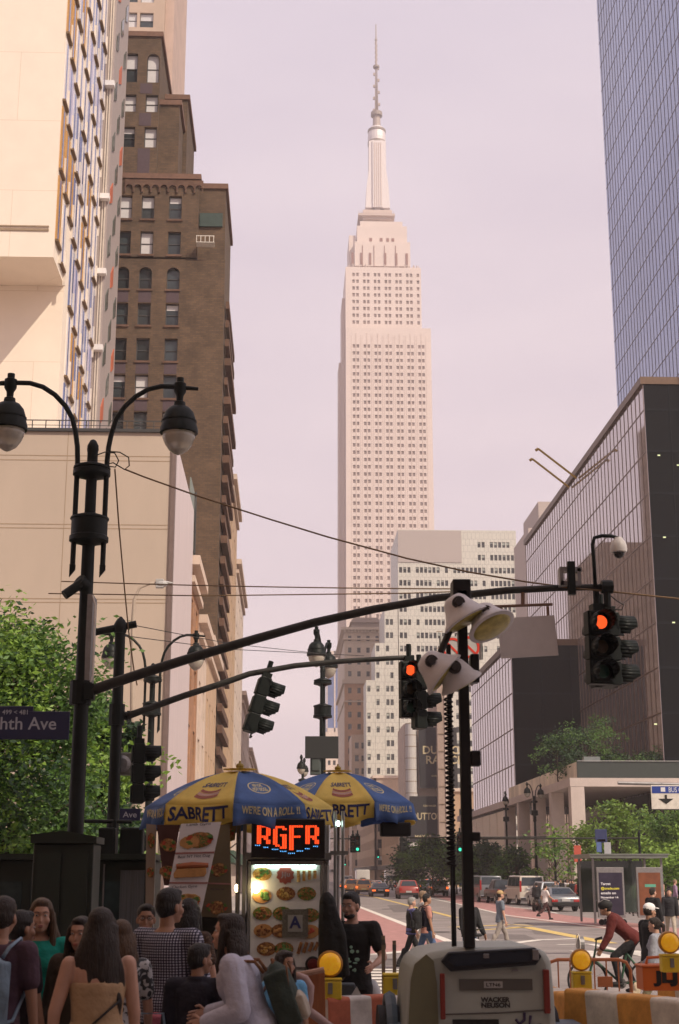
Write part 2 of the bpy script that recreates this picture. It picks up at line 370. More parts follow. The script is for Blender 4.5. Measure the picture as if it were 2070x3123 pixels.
# ------------------------------------------------------------ the brown brick tower (left)
M_brown = brickmat('brown_brick', (.13,.078,.044), (.092,.056,.033), (.085,.06,.042), .42, .16, noise_amt=.38, msize=.02)
M_brownd = brickmat('brown_brick_dark', (.15,.08,.05), (.12,.06,.042), (.12,.085,.06), .42, .16, noise_amt=.3)
M_terra = mat('terracotta_coping', (.17,.09,.06), .8, var=.2)
M_span = mat('purple_spandrel', (.075,.045,.055), .7)
YC = 106.0
tw = thing('brick_tower', 'tall brown brick tower stepping back at its top, with paired sash windows', 'building', (X(640,YC),YC,0))
T0 = tw.location.copy()
def lp(v): return Vector(v)-T0
def cblock(pxl, pxr, ytop, Yf, Yb, zb=0, wins=(), rows=(), ref=None):
    zt = Z(ytop, Yf, (pxl+pxr)/2); xl = X(pxl, Yf, ytop); xr = X(pxr, Yf, ytop)
    cols = []
    for c in wins: xc = X(c, Yf, 900); cols.append((xc-.52-xl, xc+.52-xl))
    rws = []
    for a, c in rows:
        z1 = Z(a, Yf, 470)-zb; z0 = Z(c, Yf, 470)-zb
        if z1 < zt-zb-.3: rws.append((z0, z1))
    facade(tw, lp((xl, Yf, zb)), (1,0,0), xr-xl, zt-zb, cols, rws, M_brown, depth=.28, kinds=('b1h','b2h','h','h','b3h'), sub=True)
    body(tw, lp((xl+.02, Yf+.4, zb)), lp((xr-.02, Yb, zt-.03)), M_brown)
    b = MB(); b.box(lp((xl-.15, Yf-.15, zt+.001)), lp((xr+.18, Yb+.1, zt+.45)))
    if ytop != 790: b.build('coping', M_terra, tw)
    return xl, xr, zt
ROWS = [(165,252),(290,342),(388,450),(597,668),(706,776),(815,882),(925,992),(1032,1101),(1143,1214),(1256,1326),(1372,1440),(1490,1560)]
xl, xr, z1 = cblock(300, 492, 112, YC, YC+12, zb=Z(548,YC,470)+.5, wins=(372,441), rows=ROWS[:3])
cblock(484, 548, 322, YC+.6, YC+9, zb=Z(548,YC,500)+.5)
cblock(500, 573, 305, YC+5, YC+14, zb=Z(575,YC+5,500))
cblock(590, 689, 577, YC+1.2, YC+12, zb=Z(795,YC,600)+.3)
cblock(300, 607, 546, YC, YC+13, zb=Z(795,YC,500)+.3, wins=(372,441,526), rows=ROWS[3:5])
cblock(250, 686, 790, YC, YC+14.5, zb=0, wins=(372,441,526), rows=ROWS[4:])
zc = Z(790,YC,600)
for c in (372, 441, 526):
    xc = X(c, YC, 900)
    for a, e in ((884,924),(1103,1142),(1216,1255)): b = MB(); b.box(lp((xc-.5,YC-.02,Z(e,YC,470)+.05)), lp((xc+.5,YC+.05,Z(a,YC,470)-.05))); b.build('spandrel', M_span, tw)
for (a, e) in ((254,288),(344,386),(452,548)): xc = X(441,YC,400); b = MB(); b.box(lp((xc-.5,YC-.02,Z(e,YC,470)+.05)), lp((xc+.5,YC+.05,Z(a,YC,470)-.05))); b.build('spandrel', M_span, tw)
b = MB()                                                     # stone sills
for c in (372, 441, 526):
    xc = X(c, YC, 900)
    for r_ in ROWS[3:]: z_ = Z(r_[1], YC, 470); b = MB(); b.box(lp((xc-.62,YC-.12,z_-.18)), lp((xc+.62,YC+.02,z_-.01))); b.build('sill', M_brownd, tw)
b = MB()                                                     # arched corbel table under the upper setback
zt = Z(552,YC,500)
for i in range(9):
    xc = X(395+i*26.5, YC, 552); pts = [(-.32,0)] + [(-.32+.02, -.5)] + [(.02*math.cos(t)-.3*math.cos(t), -.5-.42*math.sin(t)*0) for t in ()] 
    arch = [(-.36,0),(-.36,-1.1),(-.30,-1.1)] + [(-.30*math.cos(t), -.75+.33*math.sin(t)) for t in [math.pi*k/8 for k in range(9)]] + [(.30,-1.1),(.36,-1.1),(.36,0)]
    b.prism(arch, lp((xc, YC-.16, zt)), (1,0,0), (0,0,1), (0,.15,0))
b.build('corbel_arches', M_brownd, tw)
for c, r_ in ((372,ROWS[5]),(441,ROWS[5]),(526,ROWS[5]),(441,ROWS[0])):      # brick filling above the round window heads
    xc = X(c, YC, 900); zt_ = Z(r_[0], YC, 470)
    pts = [(-.53,.01),(-.53,-.52)] + [(-.52*math.cos(t), -.52+.52*math.sin(t)) for t in [math.pi*k/10 for k in range(11)]] + [(.53,-.52),(.53,.01)]
    b = MB(); b.prism(pts, lp((xc,YC-.01,zt_)), (1,0,0), (0,0,1), (0,.2,0)); b.build('window_arch', M_brown, tw)
b = MB()                                                     # green copper lantern windows on the corner block
b.box(lp((X(610,YC+1,610),YC+1.0,Z(690,YC+1,640))), lp((X(680,YC+1,610),YC+1.18,Z(650,YC+1,640)))); b.box(lp((X(608,YC+3,580),YC+3,Z(577,YC,640)+.4)), lp((X(660,YC+3,580),YC+8,Z(566,YC,640)+.4)))
b.build('copper_panel', mat('green_copper', (.035,.06,.052), .7, var=.3, scale=2), tw)
b = MB()                                                     # small ledges down the corner on the street side
for i in range(26):
    z_ = 6 + i*(zc-8)/26; d = .25+.3*random.random()
    b.box(lp((-5+xl*0-.0+ (X(690,YC,730)+5), YC+1.5, z_)), lp((X(690,YC,730)+d, YC+14, z_+.6)))
b.build('ledge', M_brownd, tw)
b = MB(); zl = Z(752,YC,620)
for i in range(5): b.box(lp((X(600+i*13,YC,750),YC-.9,zl)), lp((X(600+i*13,YC,750)+.05,YC-.85,zl+.5)))
b.box(lp((X(600,YC,750),YC-.9,zl+.5)), lp((X(655,YC,750),YC-.85,zl+.55))); b.box(lp((X(600,YC,750),YC-.9,zl-.05)), lp((X(655,YC,750),YC-.01,zl)))
b.build('balcony_rail', M_wp, tw)

# beige tower behind
YD = 160
M_beige = mat('beige_stone', (.52,.39,.30), .85, var=.1, scale=.4, bump=.1)
tb = thing('beige_tower', 'beige stone tower with bright windows rising behind the brown brick tower', 'building', (X(450,YD,100),YD,0))
T1 = tb.location; xl = X(360,YD,100); xr = X(500,YD,100)
cols = [(X(c,YD,60)-xl-.85, X(c,YD,60)-xl+.85) for c in (397,447)]
facade(tb, Vector((xl,YD,0))-T1, (1,0,0), xr-xl, 140, cols, rowsof(6,138,3.6,2.1), M_beige, kinds=('b1h','b2h','b2h'))
body(tb, Vector((xl+.02,YD+.6,0))-T1, Vector((xr,YD+20,140))-T1, M_beige)
body(tb, Vector((xr+.003,YD+1,0))-T1, Vector((X(527,YD,100),YD+20,140))-T1, mat('beige_stone_pink', (.56,.41,.34), .85, var=.12, scale=.4))

# ------------------------------------------------------------ flat podium building (left)
YB = 60.5; XB = X(507,YB,2000)
M_pod = mat('sand_cladding', (.50,.405,.325), .8, var=.06, scale=.5, bump=.08, stretch=(1,1,.35))
M_joint = mat('joint_shadow', (.34,.25,.17), .9)  # darker brown tone for panel and tile joint lines
M_pods = mat('ribbed_metal_cladding', (.72,.62,.62), .45, metal=.2, var=.12, scale=6, stretch=(1,1,.02))
pd = thing('podium_building', 'blank sand coloured flat block with thin joint lines behind the twin street lamp', 'building', (XB,YB,0))
T2 = pd.location.copy(); zt = Z(1318,YB,300)
YBe = 73.6
body(pd, Vector((-40,YB,0))-T2, Vector((XB,YBe,zt))-T2, M_pod)
b = MB(); b.box(Vector((XB+.003,YB+.55,0))-T2, Vector((XB+.12,YBe,zt-.2))-T2); b.build('side_cladding', M_pods, pd)
b = MB(); b.box(Vector((XB-.02,YB-.10,0))-T2, Vector((XB+.16,YB+.45,zt))-T2); b.build('corner_strip', mat('bronze_strip', (.20,.145,.13), .5, metal=.3), pd)
b = MB()
for y_ in (1391,1405,1600,1612,1827,1838,2060,2072,2290,2302): z_ = Z(y_,YB,300); b.box(Vector((-30,YB-.006,z_-.02))-T2, Vector((XB-.1,YB+.01,z_+.02))-T2)
for px in (195,): x_ = X(px,YB,1600); b.box(Vector((x_-.012,YB-.008,0))-T2, Vector((x_+.012,YB+.01,zt))-T2)
b.build('joint_line', M_joint, pd)
b = MB(); b.box(Vector((-40,YB-.12,zt+.002))-T2, Vector((XB+.18,YB+.6,zt+.14))-T2); b.build('parapet_cap', M_fr, pd)
b = MB()
for i in range(60):
    x_ = XB-.3-i*.6; b.box(Vector((x_,YB+.1,zt+.14))-T2, Vector((x_+.04,YB+.14,zt+.55))-T2)
b.box(Vector((-38,YB+.1,zt+.55))-T2, Vector((XB-.2,YB+.14,zt+.59))-T2); b.box(Vector((-38,YB+.1,zt+.33))-T2, Vector((XB-.2,YB+.13,zt+.35))-T2)
b.build('roof_railing', M_fr, pd)
b = MB()      # facade ledge line of shop awnings down low
b.box(Vector((-38,YB-.5,2.9))-T2, Vector((XB-.3,YB-.004,3.6))-T2); b.build('shop_fascia', mat('dark_fascia', (.05,.05,.045), .6), pd)

# ------------------------------------------------------------ white panel tower with coloured side windows
M_white = brickmat('cream_panels', (.86,.75,.63), (.845,.735,.615), (.68,.54,.40), 5.2, 4.6, noise_amt=.04, msize=.014, rough=.7)
YA = 77; XA = X(163,YA,778); YA2 = 81.2
ta = thing('panel_tower', 'cream panel tower with an overhanging upper block and striped coloured windows on its side', 'building', (XA,YA,0))
T3 = ta.location.copy(); zo = Z(783,YA,60); TOP = 72
body(ta, Vector((-60,YA2,0))-T3, Vector((XA,94,zo-.01))-T3, M_white)
body(ta, Vector((-60,YA,zo))-T3, Vector((XA,94.01,TOP))-T3, M_white, name='upper_block')
b = MB(); b.box(Vector((-60,YA-.06,zo+1.65))-T3, Vector((XA-.35,YA+.01,zo+1.8))-T3); b.box(Vector((-60,YA-.06,zo+1.9))-T3, Vector((XA-.35,YA+.01,zo+1.98))-T3); b.build('ledge_line', M_joint, ta)
rr = random.Random(3)
VM = [mat('side_glass_blue', (.16,.20,.40), .15, var=.3, scale=1), mat('side_glass_pale', (.60,.58,.68), .2, var=.15), mat('side_panel_orange', (.50,.26,.06), .5, var=.2), mat('side_panel_lilac', (.50,.47,.62), .3), mat('side_panel_white', (.78,.70,.66), .5)]
M_bx = mat('window_box_brown', (.16,.095,.045), .7); M_bl = mat('window_box_light', (.68,.60,.52), .6)
meshes = {}
def sidewin(w_, h_, vi):
    k = (vi, round(h_,1), round(w_,2))
    if k not in meshes:
        b = MB(); b.m = 0; b.box((0,.0,0), (.06,w_,h_)); b.m = 1
        b.box((0,0,-.14), (.20,w_*.9,.0)); b.m = 2; b.box((.061,w_*.30,.15), (.085,w_*.5,h_-.1)); b.m = 3; b.box((0,w_*.93,-.9), (.16,w_,1.4))
        o = b.build('window', [VM[vi], M_bx, VM[0] if vi != 0 else VM[4], M_bl]); meshes[k] = o.data; bpy.data.objects.remove(o)
    return meshes[k]
ncol = 9; k = 0
for i in range(ncol):
    for j in range(11):
        y0 = (YA if True else YA2) + i*1.86; z0 = 20 + j*4.6 - (i % 9)*.62
        if y0 < YA2 and z0 < zo+.6: continue
        vi = rr.choice([0,1,1,3,4,4,4,2]) if not (zo-1 < z0 < zo+9) else rr.choice([2,2,4,0])
        if k >= 100: break
        o = bpy.data.objects.new('window', sidewin(1.55, 4.1, vi)); COL.objects.link(o); o.parent = ta; o.location = Vector((XA+.003,y0+.15,z0))-T3; k += 1
# grey tower between
YG = 93.9; XG = X(324,YG+.0,700)
tg = thing('grey_tower', 'narrow grey clad tower with white floor ledges wedged beside the cream panel tower', 'building', (XG,YG+.2,0))
T4 = tg.location.copy(); M_gry = mat('grey_cladding', (.36,.30,.285), .7, var=.12, scale=1.2, stretch=(3,3,.3))
body(tg, Vector((XA-2,YG+.2,0))-T4, Vector((XG,101.5,76))-T4, M_gry)
b = MB()
for y_ in (256,600,828,1060): z_ = Z(y_,YG,300); b.box(Vector((XA+.1,YG-.35,z_-.28))-T4, Vector((XG+.15,YG+.19,z_+.12))-T4)
b.build('ledge', mat('white_ledge', (.78,.74,.72), .6), tg)
b = MB()
for x_ in (.35,.42,.62,.70): xx = XA+(XG-XA)*x_; b.box(Vector((xx,YG+.12,0))-T4, Vector((xx+.04,YG+.19,76))-T4)
b.build('drip_rail', M_bl, tg)
for i in range(3):
    for j in range(14):
        b = MB(); z_ = 16+j*4.2-i*1.5; y_ = YG+1+i*2.2
        b.prism([(0,0),(1.1,.6),(1.1,2.2),(0,1.2)], Vector((XG+.004,y_,z_))-T4, (0,1,0), (0,0,1), (.07,0,0)); b.build('window', mat('side_dark_glass', (.10,.11,.10), .2) if (j+i) % 4 else mat('side_red_panel', (.45,.12,.06), .6), tg)

# ------------------------------------------------------------ smaller buildings up the left side
M_redb = brickmat('red_brick', (.40,.20,.10), (.33,.16,.085), (.30,.2,.14), .4, .15)
M_cream = mat('cream_stucco', (.62,.49,.40), .85, var=.16, scale=.8, bump=.15)
M_tan = mat('tan_stucco', (.52,.36,.24), .85, var=.12, scale=.5)
M_lite = mat('pale_stone', (.68,.56,.48), .8, var=.12, scale=.5)
def sidebld(name, label, y0, y1, ytop, px, m, dz=3.4, wh=1.9, ncol=3, trim=M_cream, x=XB, kinds=('h','b1h'), cw=None, west=True, deep=14):
    """a building on the left street line: its street wall faces +X"""
    zt = Z(ytop, y0, px); t = thing(name, label, 'building', (x,y0,0)); T = t.location.copy(); W = y1-y0
    step = W/ncol; cw = cw or step*.4; cols = [(i*step+step*.3, i*step+step*.3+cw) for i in range(ncol)]
    facade(t, (0,0,0), (0,1,0), W, zt, cols, rowsof(4.6, zt-1, dz, wh), m, kinds=kinds)
    body(t, (-deep,.0,0), (-.55,W,zt-.02), m)
    b = MB(); b.box((-deep,-.1,zt+.002), (.5,W+.1,zt+.5)); b.box((-.3,.05,zt-.9), (.25,W-.05,zt-.55)); b.build('cornice', trim, t)
    b = MB(); b.box((-.0+.003,.2,3.2), (.8,W-.2,4.2)); b.build('shop_awning', mat('dark_green_awning', (.04,.09,.06), .7), t)
    return t, zt
sidebld('brick_rowhouse', 'narrow red brick building squeezed between the flat block and the brown tower', 73.9, 82, 1722, 600, M_redb, ncol=2)
sidebld('stone_rowhouse', 'cream stone fronted low building just before the brown brick tower', 82.3, 91, 1900, 630, M_cream, ncol=2)
sidebld('stucco_rowhouse', 'patched beige building with a plain party wall against the brown tower', 91.3, 104.5, 1960, 640, M_tan, ncol=4)
sidebld('office_block', 'tan stone office block just past the brown brick tower', 124, 140, 1462, 720, M_tan, ncol=4, trim=M_cream)
sidebld('office_block', 'pale slim office building beyond the tan block on the left side', 140.5, 165, 1720, 745, M_lite, ncol=5)
sidebld('office_block', 'pink beige office building halfway down the left side of the street', 165.5, 200, 2120, 775, M_cream, ncol=6)
sidebld('office_block', 'low pale office building farther down the left side', 200.5, 260, 2290, 790, M_lite, ncol=9)
sidebld('office_block', 'farthest pale building closing the left side of the street', 262, 420, 2380, 810, M_cream, ncol=16)
# fire-escape like sign frame hanging out over the side street between the podium and the brown tower
t = thing('rooftop_billboard', 'steel framed billboard seen edge on above the red brick building', 'billboard', (X(575,76,1500),76,Z(1722,75,600)))
b = MB(); zb_ = 0
for k_ in range(5):
    b.cyl((-.6+.2*k_, k_*.8, 0), (-.6+.2*k_, k_*.8, 5.2), .05); 
for z_ in (.4,1.6,2.8,4.0,5.0): b.cyl((-.6,0,z_), (.2,3.2,z_), .04)
for k_ in range(4): b.cyl((-.6+.2*k_, k_*.8, .4), (-.4+.2*k_, k_*.8+.8, 5.0), .03)
b.build('steel_frame', M_fr, t)
b = MB(); b.box((.05,0,1.0), (.12,3.4,5.2)); b.build('face_panel', mat('grey_green_panel', (.20,.23,.21), .6), t)

# ------------------------------------------------------------ right side: bronze glass slabs and tower
M_cw = mat('bronze_mirror_glass', (.50,.44,.45), .03, metal=.75, var=.12, scale=.05, bump=.012, bscale=.35, ior=2.0)
M_cw2 = mat('blue_mirror_glass', (.25,.31,.49), .03, metal=.8, var=.2, scale=.03, bump=.01, bscale=.25, ior=1.8)
M_mul = mat('bronze_mullion', (.16,.10,.065), .4, metal=.5); M_blackg = mat('black_end_wall', (.005,.006,.007), .4, var=.3, scale=.3, spec=.08)
def slab(name, label, x0, x1, y0, y1, zt, du, dz, glass, west, mul=M_mul, z0=0, lip=.3, big=4):
    t = thing(name, label, 'building', (x0,y0,0)); W = y1-y0; D = x1-x0
    b = MB(); b.box((0,.003,z0), (D,W,zt)); b.build('end_wall', west, t)
    b = MB(); b.box((-.06,.05,z0), (-.003,W-.01,zt-.02)); b.build('glass_wall', glass, t)
    b = MB(); y_ = .05
    while y_ < W: b.box((-.095,y_-.05,z0), (-.063,y_+.05,zt-.01)); y_ += du
    z_ = z0+dz
    while z_ < zt: b.box((-.085,.05,z_-.07), (-.062,W,z_+.07)); z_ += dz
    b.build('mullion', mul, t)
    b = MB(); b.box((-lip,-.12,zt+.002), (D,W+.1,zt+.7)); b.build('parapet', mul, t)
    # faint panel grid on the end wall
    b = MB(); x_ = du*1.5
    while x_ < D: b.box((x_-.04,-.05,z0), (x_+.04,.0,zt-.02)); x_ += du*1.5
    z_ = z0+dz
    while z_ < zt: b.box((.0,-.03,z_-.1), (D,.0,z_+.1)); z_ += dz
    b.build('end_wall_rib', mat('black_rib', (.009,.011,.014), .4, spec=.1), t)
    return t
z1 = Z(1172,122,1961); s1 = slab('glass_slab', 'tall bronze mirror glass slab with a black end wall at the right edge', X(1962,122,1180), 62, 122, 187.5, z1, 1.52, 3.95, M_cw, M_blackg)
z2 = Z(1968,156,1700); xs2 = X(1560,156,2000); s2 = slab('glass_slab', 'lower bronze glass wing with black end wall behind the pale columned hall', xs2, 36, 156, 191, z2, 2.2, 3.9, M_cw, M_blackg, z0=10)
b = MB()
for (dx, y_, h_) in ((0,9,3.2),(0,13,3.2)): b.cyl((-.2,y_+21,z1-.5), (-4.4,y_+21,z1+2.9), .12); b.cyl((-4.4,y_+21,z1+2.9), (-4.7,y_+21,z1+2.7), .16)
b.build('window_washing_arm', mat('ochre_metal', (.42,.26,.05), .6), s1)
st = slab('glass_tower', 'high blue violet glass tower with fine window grid at the upper right', X(1853,183,600)+.0, 75, 112, 183.4, 175, 1.5, 3.9, M_cw2, M_blackg, mul=mat('grey_violet_mullion', (.14,.12,.14), .4, metal=.3), z0=0)
# small lit windows in the black end wall
b = MB()
for px, py in ((2005,1390),(2064,1420),(2022,1640),(2050,1900),(1995,2210)):
    p = PY(px, py, 121.9); q_ = p - s1.location; b.box((q_.x,-.06,q_.z), (q_.x+.25,-.04,q_.z+.12))
b.build('lit_window', mat('lit_window', (.5,.5,.3), .5, emit=(.7,.8,.4), estr=.8), s1)
# pale building top over the slab roofline, small
t = thing('distant_office', 'small pale pink rooftop peeking over the bronze glass roofline', 'building', (X(1665,300,1600),300,0))
b = MB(); b.box((-1.6,0,0), (9,20,Z(1530,300,1660))); b.box((-4,0,0), (-1.6,20,Z(1610,300,1640))); b.build('wall', mat('haze_pink_stone', (.5,.42,.38), .9), t)

# ------------------------------------------------------------ columned hall with roof garden
YP = 115; XP = X(1738,YP,2400)
M_trav = mat('pale_travertine', (.55,.46,.42), .8, var=.1, scale=.8)
hall = thing('columned_hall', 'pale stone hall of tall square columns with a roof garden parapet on the right', 'building', (XP,YP,0)); T5 = hall.location.copy()
zb = Z(2398,YP,1760); zt = Z(2372,YP,1760)
def hb(name, a, c, m): b = MB(); b.box(Vector(a)-T5, Vector(c)-T5); return b.build(name, m, hall)
hb('entablature', (XP,YP,zb), (60,YP+1.3,zt), M_trav); hb('entablature', (XP,YP+1.302,zb), (XP+1.3,192,zt), M_trav)
hb('roof_deck', (XP+1.302,YP+1.302,zb+.3), (60,155.9,zt-.05), M_trav)
YPt = 118.5; zq = Z(2322,YPt,1763); xq = X(1760,YPt,2340)
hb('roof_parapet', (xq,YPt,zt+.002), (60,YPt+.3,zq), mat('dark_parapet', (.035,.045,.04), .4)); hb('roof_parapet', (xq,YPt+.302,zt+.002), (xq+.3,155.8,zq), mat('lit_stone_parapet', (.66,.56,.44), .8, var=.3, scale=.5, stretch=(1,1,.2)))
for yy in (YP, YP+8.7, YP+17.5, YP+26.3, YP+35):
    hb('column', (XP+.05,yy+.02,0), (XP+1.15,yy+1.12 if yy > YP else yy+1.12,zb-.01), M_trav)
for xx in (XP+17, XP+27): hb('column', (xx,YP+.05,0), (xx+1.1,YP+1.15,zb-.01), M_trav)
hb('inner_wall', (XP+9,YP+10,0), (60,YP+10.5,zb-.02), mat('dark_lobby_glass', (.02,.03,.03), .15)); hb('inner_wall', (XP+9,YP+10.6,0), (XP+9.4,155,zb-.02), mat('dark_lobby_glass', (.02,.03,.03), .15))
hb('lit_wall_panel', (XP+12.2,YP+9.8,5.5), (XP+13.2,YP+9.98,zb-.6), mat('pale_panel', (.7,.66,.6), .7)); hb('lit_wall_panel', (XP+16.2,YP+9.8,5.5), (XP+17.5,YP+9.98,zb-.6), mat('pale_panel', (.7,.66,.6), .7))
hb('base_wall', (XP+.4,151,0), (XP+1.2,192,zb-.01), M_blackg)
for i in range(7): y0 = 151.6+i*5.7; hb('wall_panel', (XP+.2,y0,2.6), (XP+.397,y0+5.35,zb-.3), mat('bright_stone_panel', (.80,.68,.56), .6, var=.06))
hb('roof_bench', (X(1790,YPt,2330),YPt+1.2,zq+.003), (X(1840,YPt,2330),YPt+2.0,zq+.5), mat('roof_bench', (.2,.22,.22), .6))
hb('roof_rail', (xq,YPt-.1,zq+.02), (60,YPt-.06,zq+.08), mat('grey_rail', (.3,.3,.3), .5))

# ------------------------------------------------------------ the great limestone skyscraper
YE = 650
M_lime = mat('limestone_facade', (.67,.56,.50), .85, var=.05, scale=.05)
M_limed = mat('limestone_shade_strip', (.56,.45,.39), .8); M_alu = mat('aluminium_crown', (.66,.60,.58), .5, metal=.25)  # darker limestone tone for window strips, wings and deck
M_wE = mat('tower_window', (.24,.165,.135), .4, var=.25, scale=.2, rnd=.25)
eb = thing('skyscraper', 'very tall pale stepped stone skyscraper with a rounded crown and long antenna mast', 'building', (X(1180,YE,1400),YE,0)); T6 = eb.location.copy()
ze = lambda y_, px=1180: Z(y_, YE, px)
def el(x_, y_, z_): return Vector((x_-T6.x, y_-YE, z_))
xl = X(1055,YE,1450); xr = X(1321,YE,1450); zA = ze(1000)
rws = rowsof(10, zA-5.5, 3.62, 1.75); step = (xr-xl-4.4)/7
cols = []
for i in range(7): c0 = 2.2+i*step+step*.5; cols += [(c0-1.6, c0-.32), (c0+.32, c0+1.6)]
facade(eb, el(xl,YE,0), (1,0,0), xr-xl, zA, cols, rws, M_lime, depth=.35, kinds=('h',), mats=[M_limed, M_wE, M_blind], maxparts=70, order=lambda q: -q[1])
body(eb, el(xl+.05,YE+.6,0), el(xr-.05,YE+38,zA-.1), M_lime)
x2l = X(1054,YE,900); x2r = X(1285,YE,900); zB = ze(812)
cols2 = [c for c in [(a+xl-x2l, e+xl-x2l) for a, e in cols] if c[0] > .8 and c[1] < x2r-x2l-.8]
facade(eb, el(x2l,YE+1.5,zA+.01), (1,0,0), x2r-x2l, zB-zA, cols2, rowsof(2.5, zB-zA-3, 3.62, 1.8), M_lime, depth=.35, kinds=('h',), mats=[M_limed, M_wE, M_blind], maxparts=30, order=lambda q: -q[1])
body(eb, el(x2l+.05,YE+2.1,zA), el(x2r-.05,YE+34,zB-.05), M_lime)
b = MB()          # recessed metal strips linking the windows
for a, e in cols[::2]: b.box(el(xl+a+.1,YE-.06,8), el(xl+a+1.3,YE-.01,9)); 
for i in range(7):
    c0 = 2.2+i*step+step*.5; b.box(el(xl+c0-.22,YE-.12,8), el(xl+c0+.22,YE-.01,zA-3)); b.box(el(xl+c0-2.35,YE-.1,8), el(xl+c0-2.15,YE-.01,zA-4)); b.box(el(xl+c0+2.15,YE-.1,8), el(xl+c0+2.35,YE-.01,zA-4))
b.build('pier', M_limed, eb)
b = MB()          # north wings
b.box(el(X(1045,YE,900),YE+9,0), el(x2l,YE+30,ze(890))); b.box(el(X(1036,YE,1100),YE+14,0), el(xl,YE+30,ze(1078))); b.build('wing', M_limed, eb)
def blk(pxl, pxr, ya, yb_, d0=4, dep=24, m=M_lime, nm='crown_block'):
    ze = lambda y_, px=1180: Z(y_, YE+d0, px)
    b = MB(); b.box(el(X(pxl,YE,ya),YE+d0,ze(yb_)), el(X(pxr,YE,ya),YE+d0+dep,ze(ya))); b.build(nm, m, eb)
blk(1082,1252,738,812,3,30); blk(1066,1086,720,812,7,22); blk(1090,1243,690,738.3,5,26); blk(1100,1230,676,690.3,6,22)
b = MB()
for px in (1072,1099,1126,1172,1206,1238): b.box(el(X(px,YE,790),YE+2.7,ze(800)), el(X(px+7,YE,790),YE+2.98,ze(765)))
for px in (1105,1140,1172,1206): b.box(el(X(px,YE,740),YE+2.8,ze(812)), el(X(px+2,YE,740),YE+2.99,ze(742)))
for px in (1128,1160,1180,1196): b.box(el(X(px,YE,720),YE+4.7,ze(724)), el(X(px+8,YE,720),YE+4.98,ze(714)))
b.build('crown_window', mat('crown_window', (.26,.13,.10), .5), eb)
xc = X(1155,YE,650); 
ze = lambda y_, px=1180: Z(y_, YE+12, px)
b = MB(); b.box(el(X(1095,YE,655),YE+8,ze(668)), el(X(1208,YE,655),YE+26,ze(662))); b.box(el(X(1110,YE,655),YE+10,ze(675)), el(X(1200,YE,655),YE+24,ze(646)))
for i in range(22): x_ = X(1094+i*5.2,YE,655); b.box(el(x_,YE+7.8,ze(662)), el(x_+.2,YE+8,ze(655)))
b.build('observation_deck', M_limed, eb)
yc = YE+17
ze = lambda y_, px=1180: Z(y_, YE+17, px)
def cen(px, py): return X(px, YE, py)-T6.x
b = MB()          # mast shaft with wings
z0, zz1 = ze(646), ze(440); cx0 = cen(1157,645); cx1 = cen(1147,440)
b.lathe([(4.2, z0), (4.1, (z0+zz1)/2), (3.9, zz1)], (cx0,17,0), 12); 
for sx in (-1, 1): b.prism([(sx*1.5,0),(sx*6.3,0),(sx*5.6,(zz1-z0)*.33),(sx*4.5,(zz1-z0)*.55),(sx*4.35,(zz1-z0)*.98),(sx*1.5,(zz1-z0))], (cx0,12.6,z0), (1,0,0), (0,0,1), (0,8,0))
b.prism([(-2.6,0),(2.6,0),(2.6,(zz1-z0)*.98),(-2.6,(zz1-z0)*.98)], (cx0,11.9,z0), (1,0,0), (0,0,1), (0,.6,0))
b.build('mast_shaft', M_alu, eb)
b = MB()
for k_ in (-1.6,-.5,.6,1.7): b.box((cx0+k_-.22,11.7,z0+.5), (cx0+k_+.22,11.88,zz1-2))
b.build('mast_window_strip', M_limed, eb)
b = MB(); zr = [ze(q) for q in (440,425,408,398,392)]
b.lathe([(4.6,zr[0]-.5),(4.7,zr[1]),(4.5,zr[2]),(4.0,zr[3]),(3.3,zr[4]),(2.3,zr[4]+.2)], (cx0,17,0), 20); b.build('dome', M_alu, eb)
b = MB(); b.lathe([(4.4,ze(407)),(4.75,ze(406)),(4.75,ze(400)),(4.4,ze(399))], (cx0,17,0), 20); b.lathe([(2.6,ze(357)),(3.0,ze(356)),(3.0,ze(345)),(2.0,ze(343))], (cx0,17,0), 16); b.lathe([(1.3,ze(209)),(1.7,ze(208)),(1.7,ze(203)),(1.2,ze(202))], (cx0,17,0), 12)
b.lathe([(4.62,ze(448)),(4.75,ze(447)),(4.75,ze(436)),(4.6,ze(435))], (cx0,17,0), 20); b.build('ring', mat('ring_dark', (.25,.20,.17), .6), eb)
b = MB(); b.lathe([(2.1,ze(392)),(1.9,ze(357))], (cx0,17,0), 12)
zs_ = [ze(q) for q in (343,300,260,209)]
for k_ in range(4):
    a = math.pi/4+k_*math.pi/2; b.cyl((cx0+1.1*math.cos(a),17+1.1*math.sin(a),zs_[0]), (cx0+.6*math.cos(a),17+.6*math.sin(a),zs_[3]), .16, .12, 5)
    b.cyl((cx0+.9*math.cos(a),17+.9*math.sin(a),zs_[3]), (cx0+.9*math.cos(a),17+.9*math.sin(a),ze(200)), .1, .1, 5)
nz = 22
for k_ in range(nz):
    za = zs_[0]+(zs_[3]-zs_[0])*k_/nz; r_ = 1.1-.5*k_/nz
    b.box((cx0-r_*.8,17-r_*.8,za), (cx0+r_*.8,17+r_*.8,za+.25))
    if k_ % 3 == 0: b.cb((cx0+(r_+.4)*(1 if k_ % 2 else -1),17,za+1), (1.0,.8,1.5))
b.cyl((cx0,17,ze(202)), (cx0,17,ze(120)), .5, .4, 6); b.cyl((cx0,17,ze(120)), (cx0,17,ze(76)), .34, .25, 6); b.cyl((cx0,17,ze(124)), (cx0,17,ze(121)), .8, .8, 8)
for k_ in range(9): b.cb((cx0+(.5 if k_ % 2 else -.5),17,ze(190-k_*7)), (.5,.4,1.1))
b.build('antenna', mat('antenna_steel', (.36,.29,.25), .6), eb)
b = MB()
rq = random.Random(5)
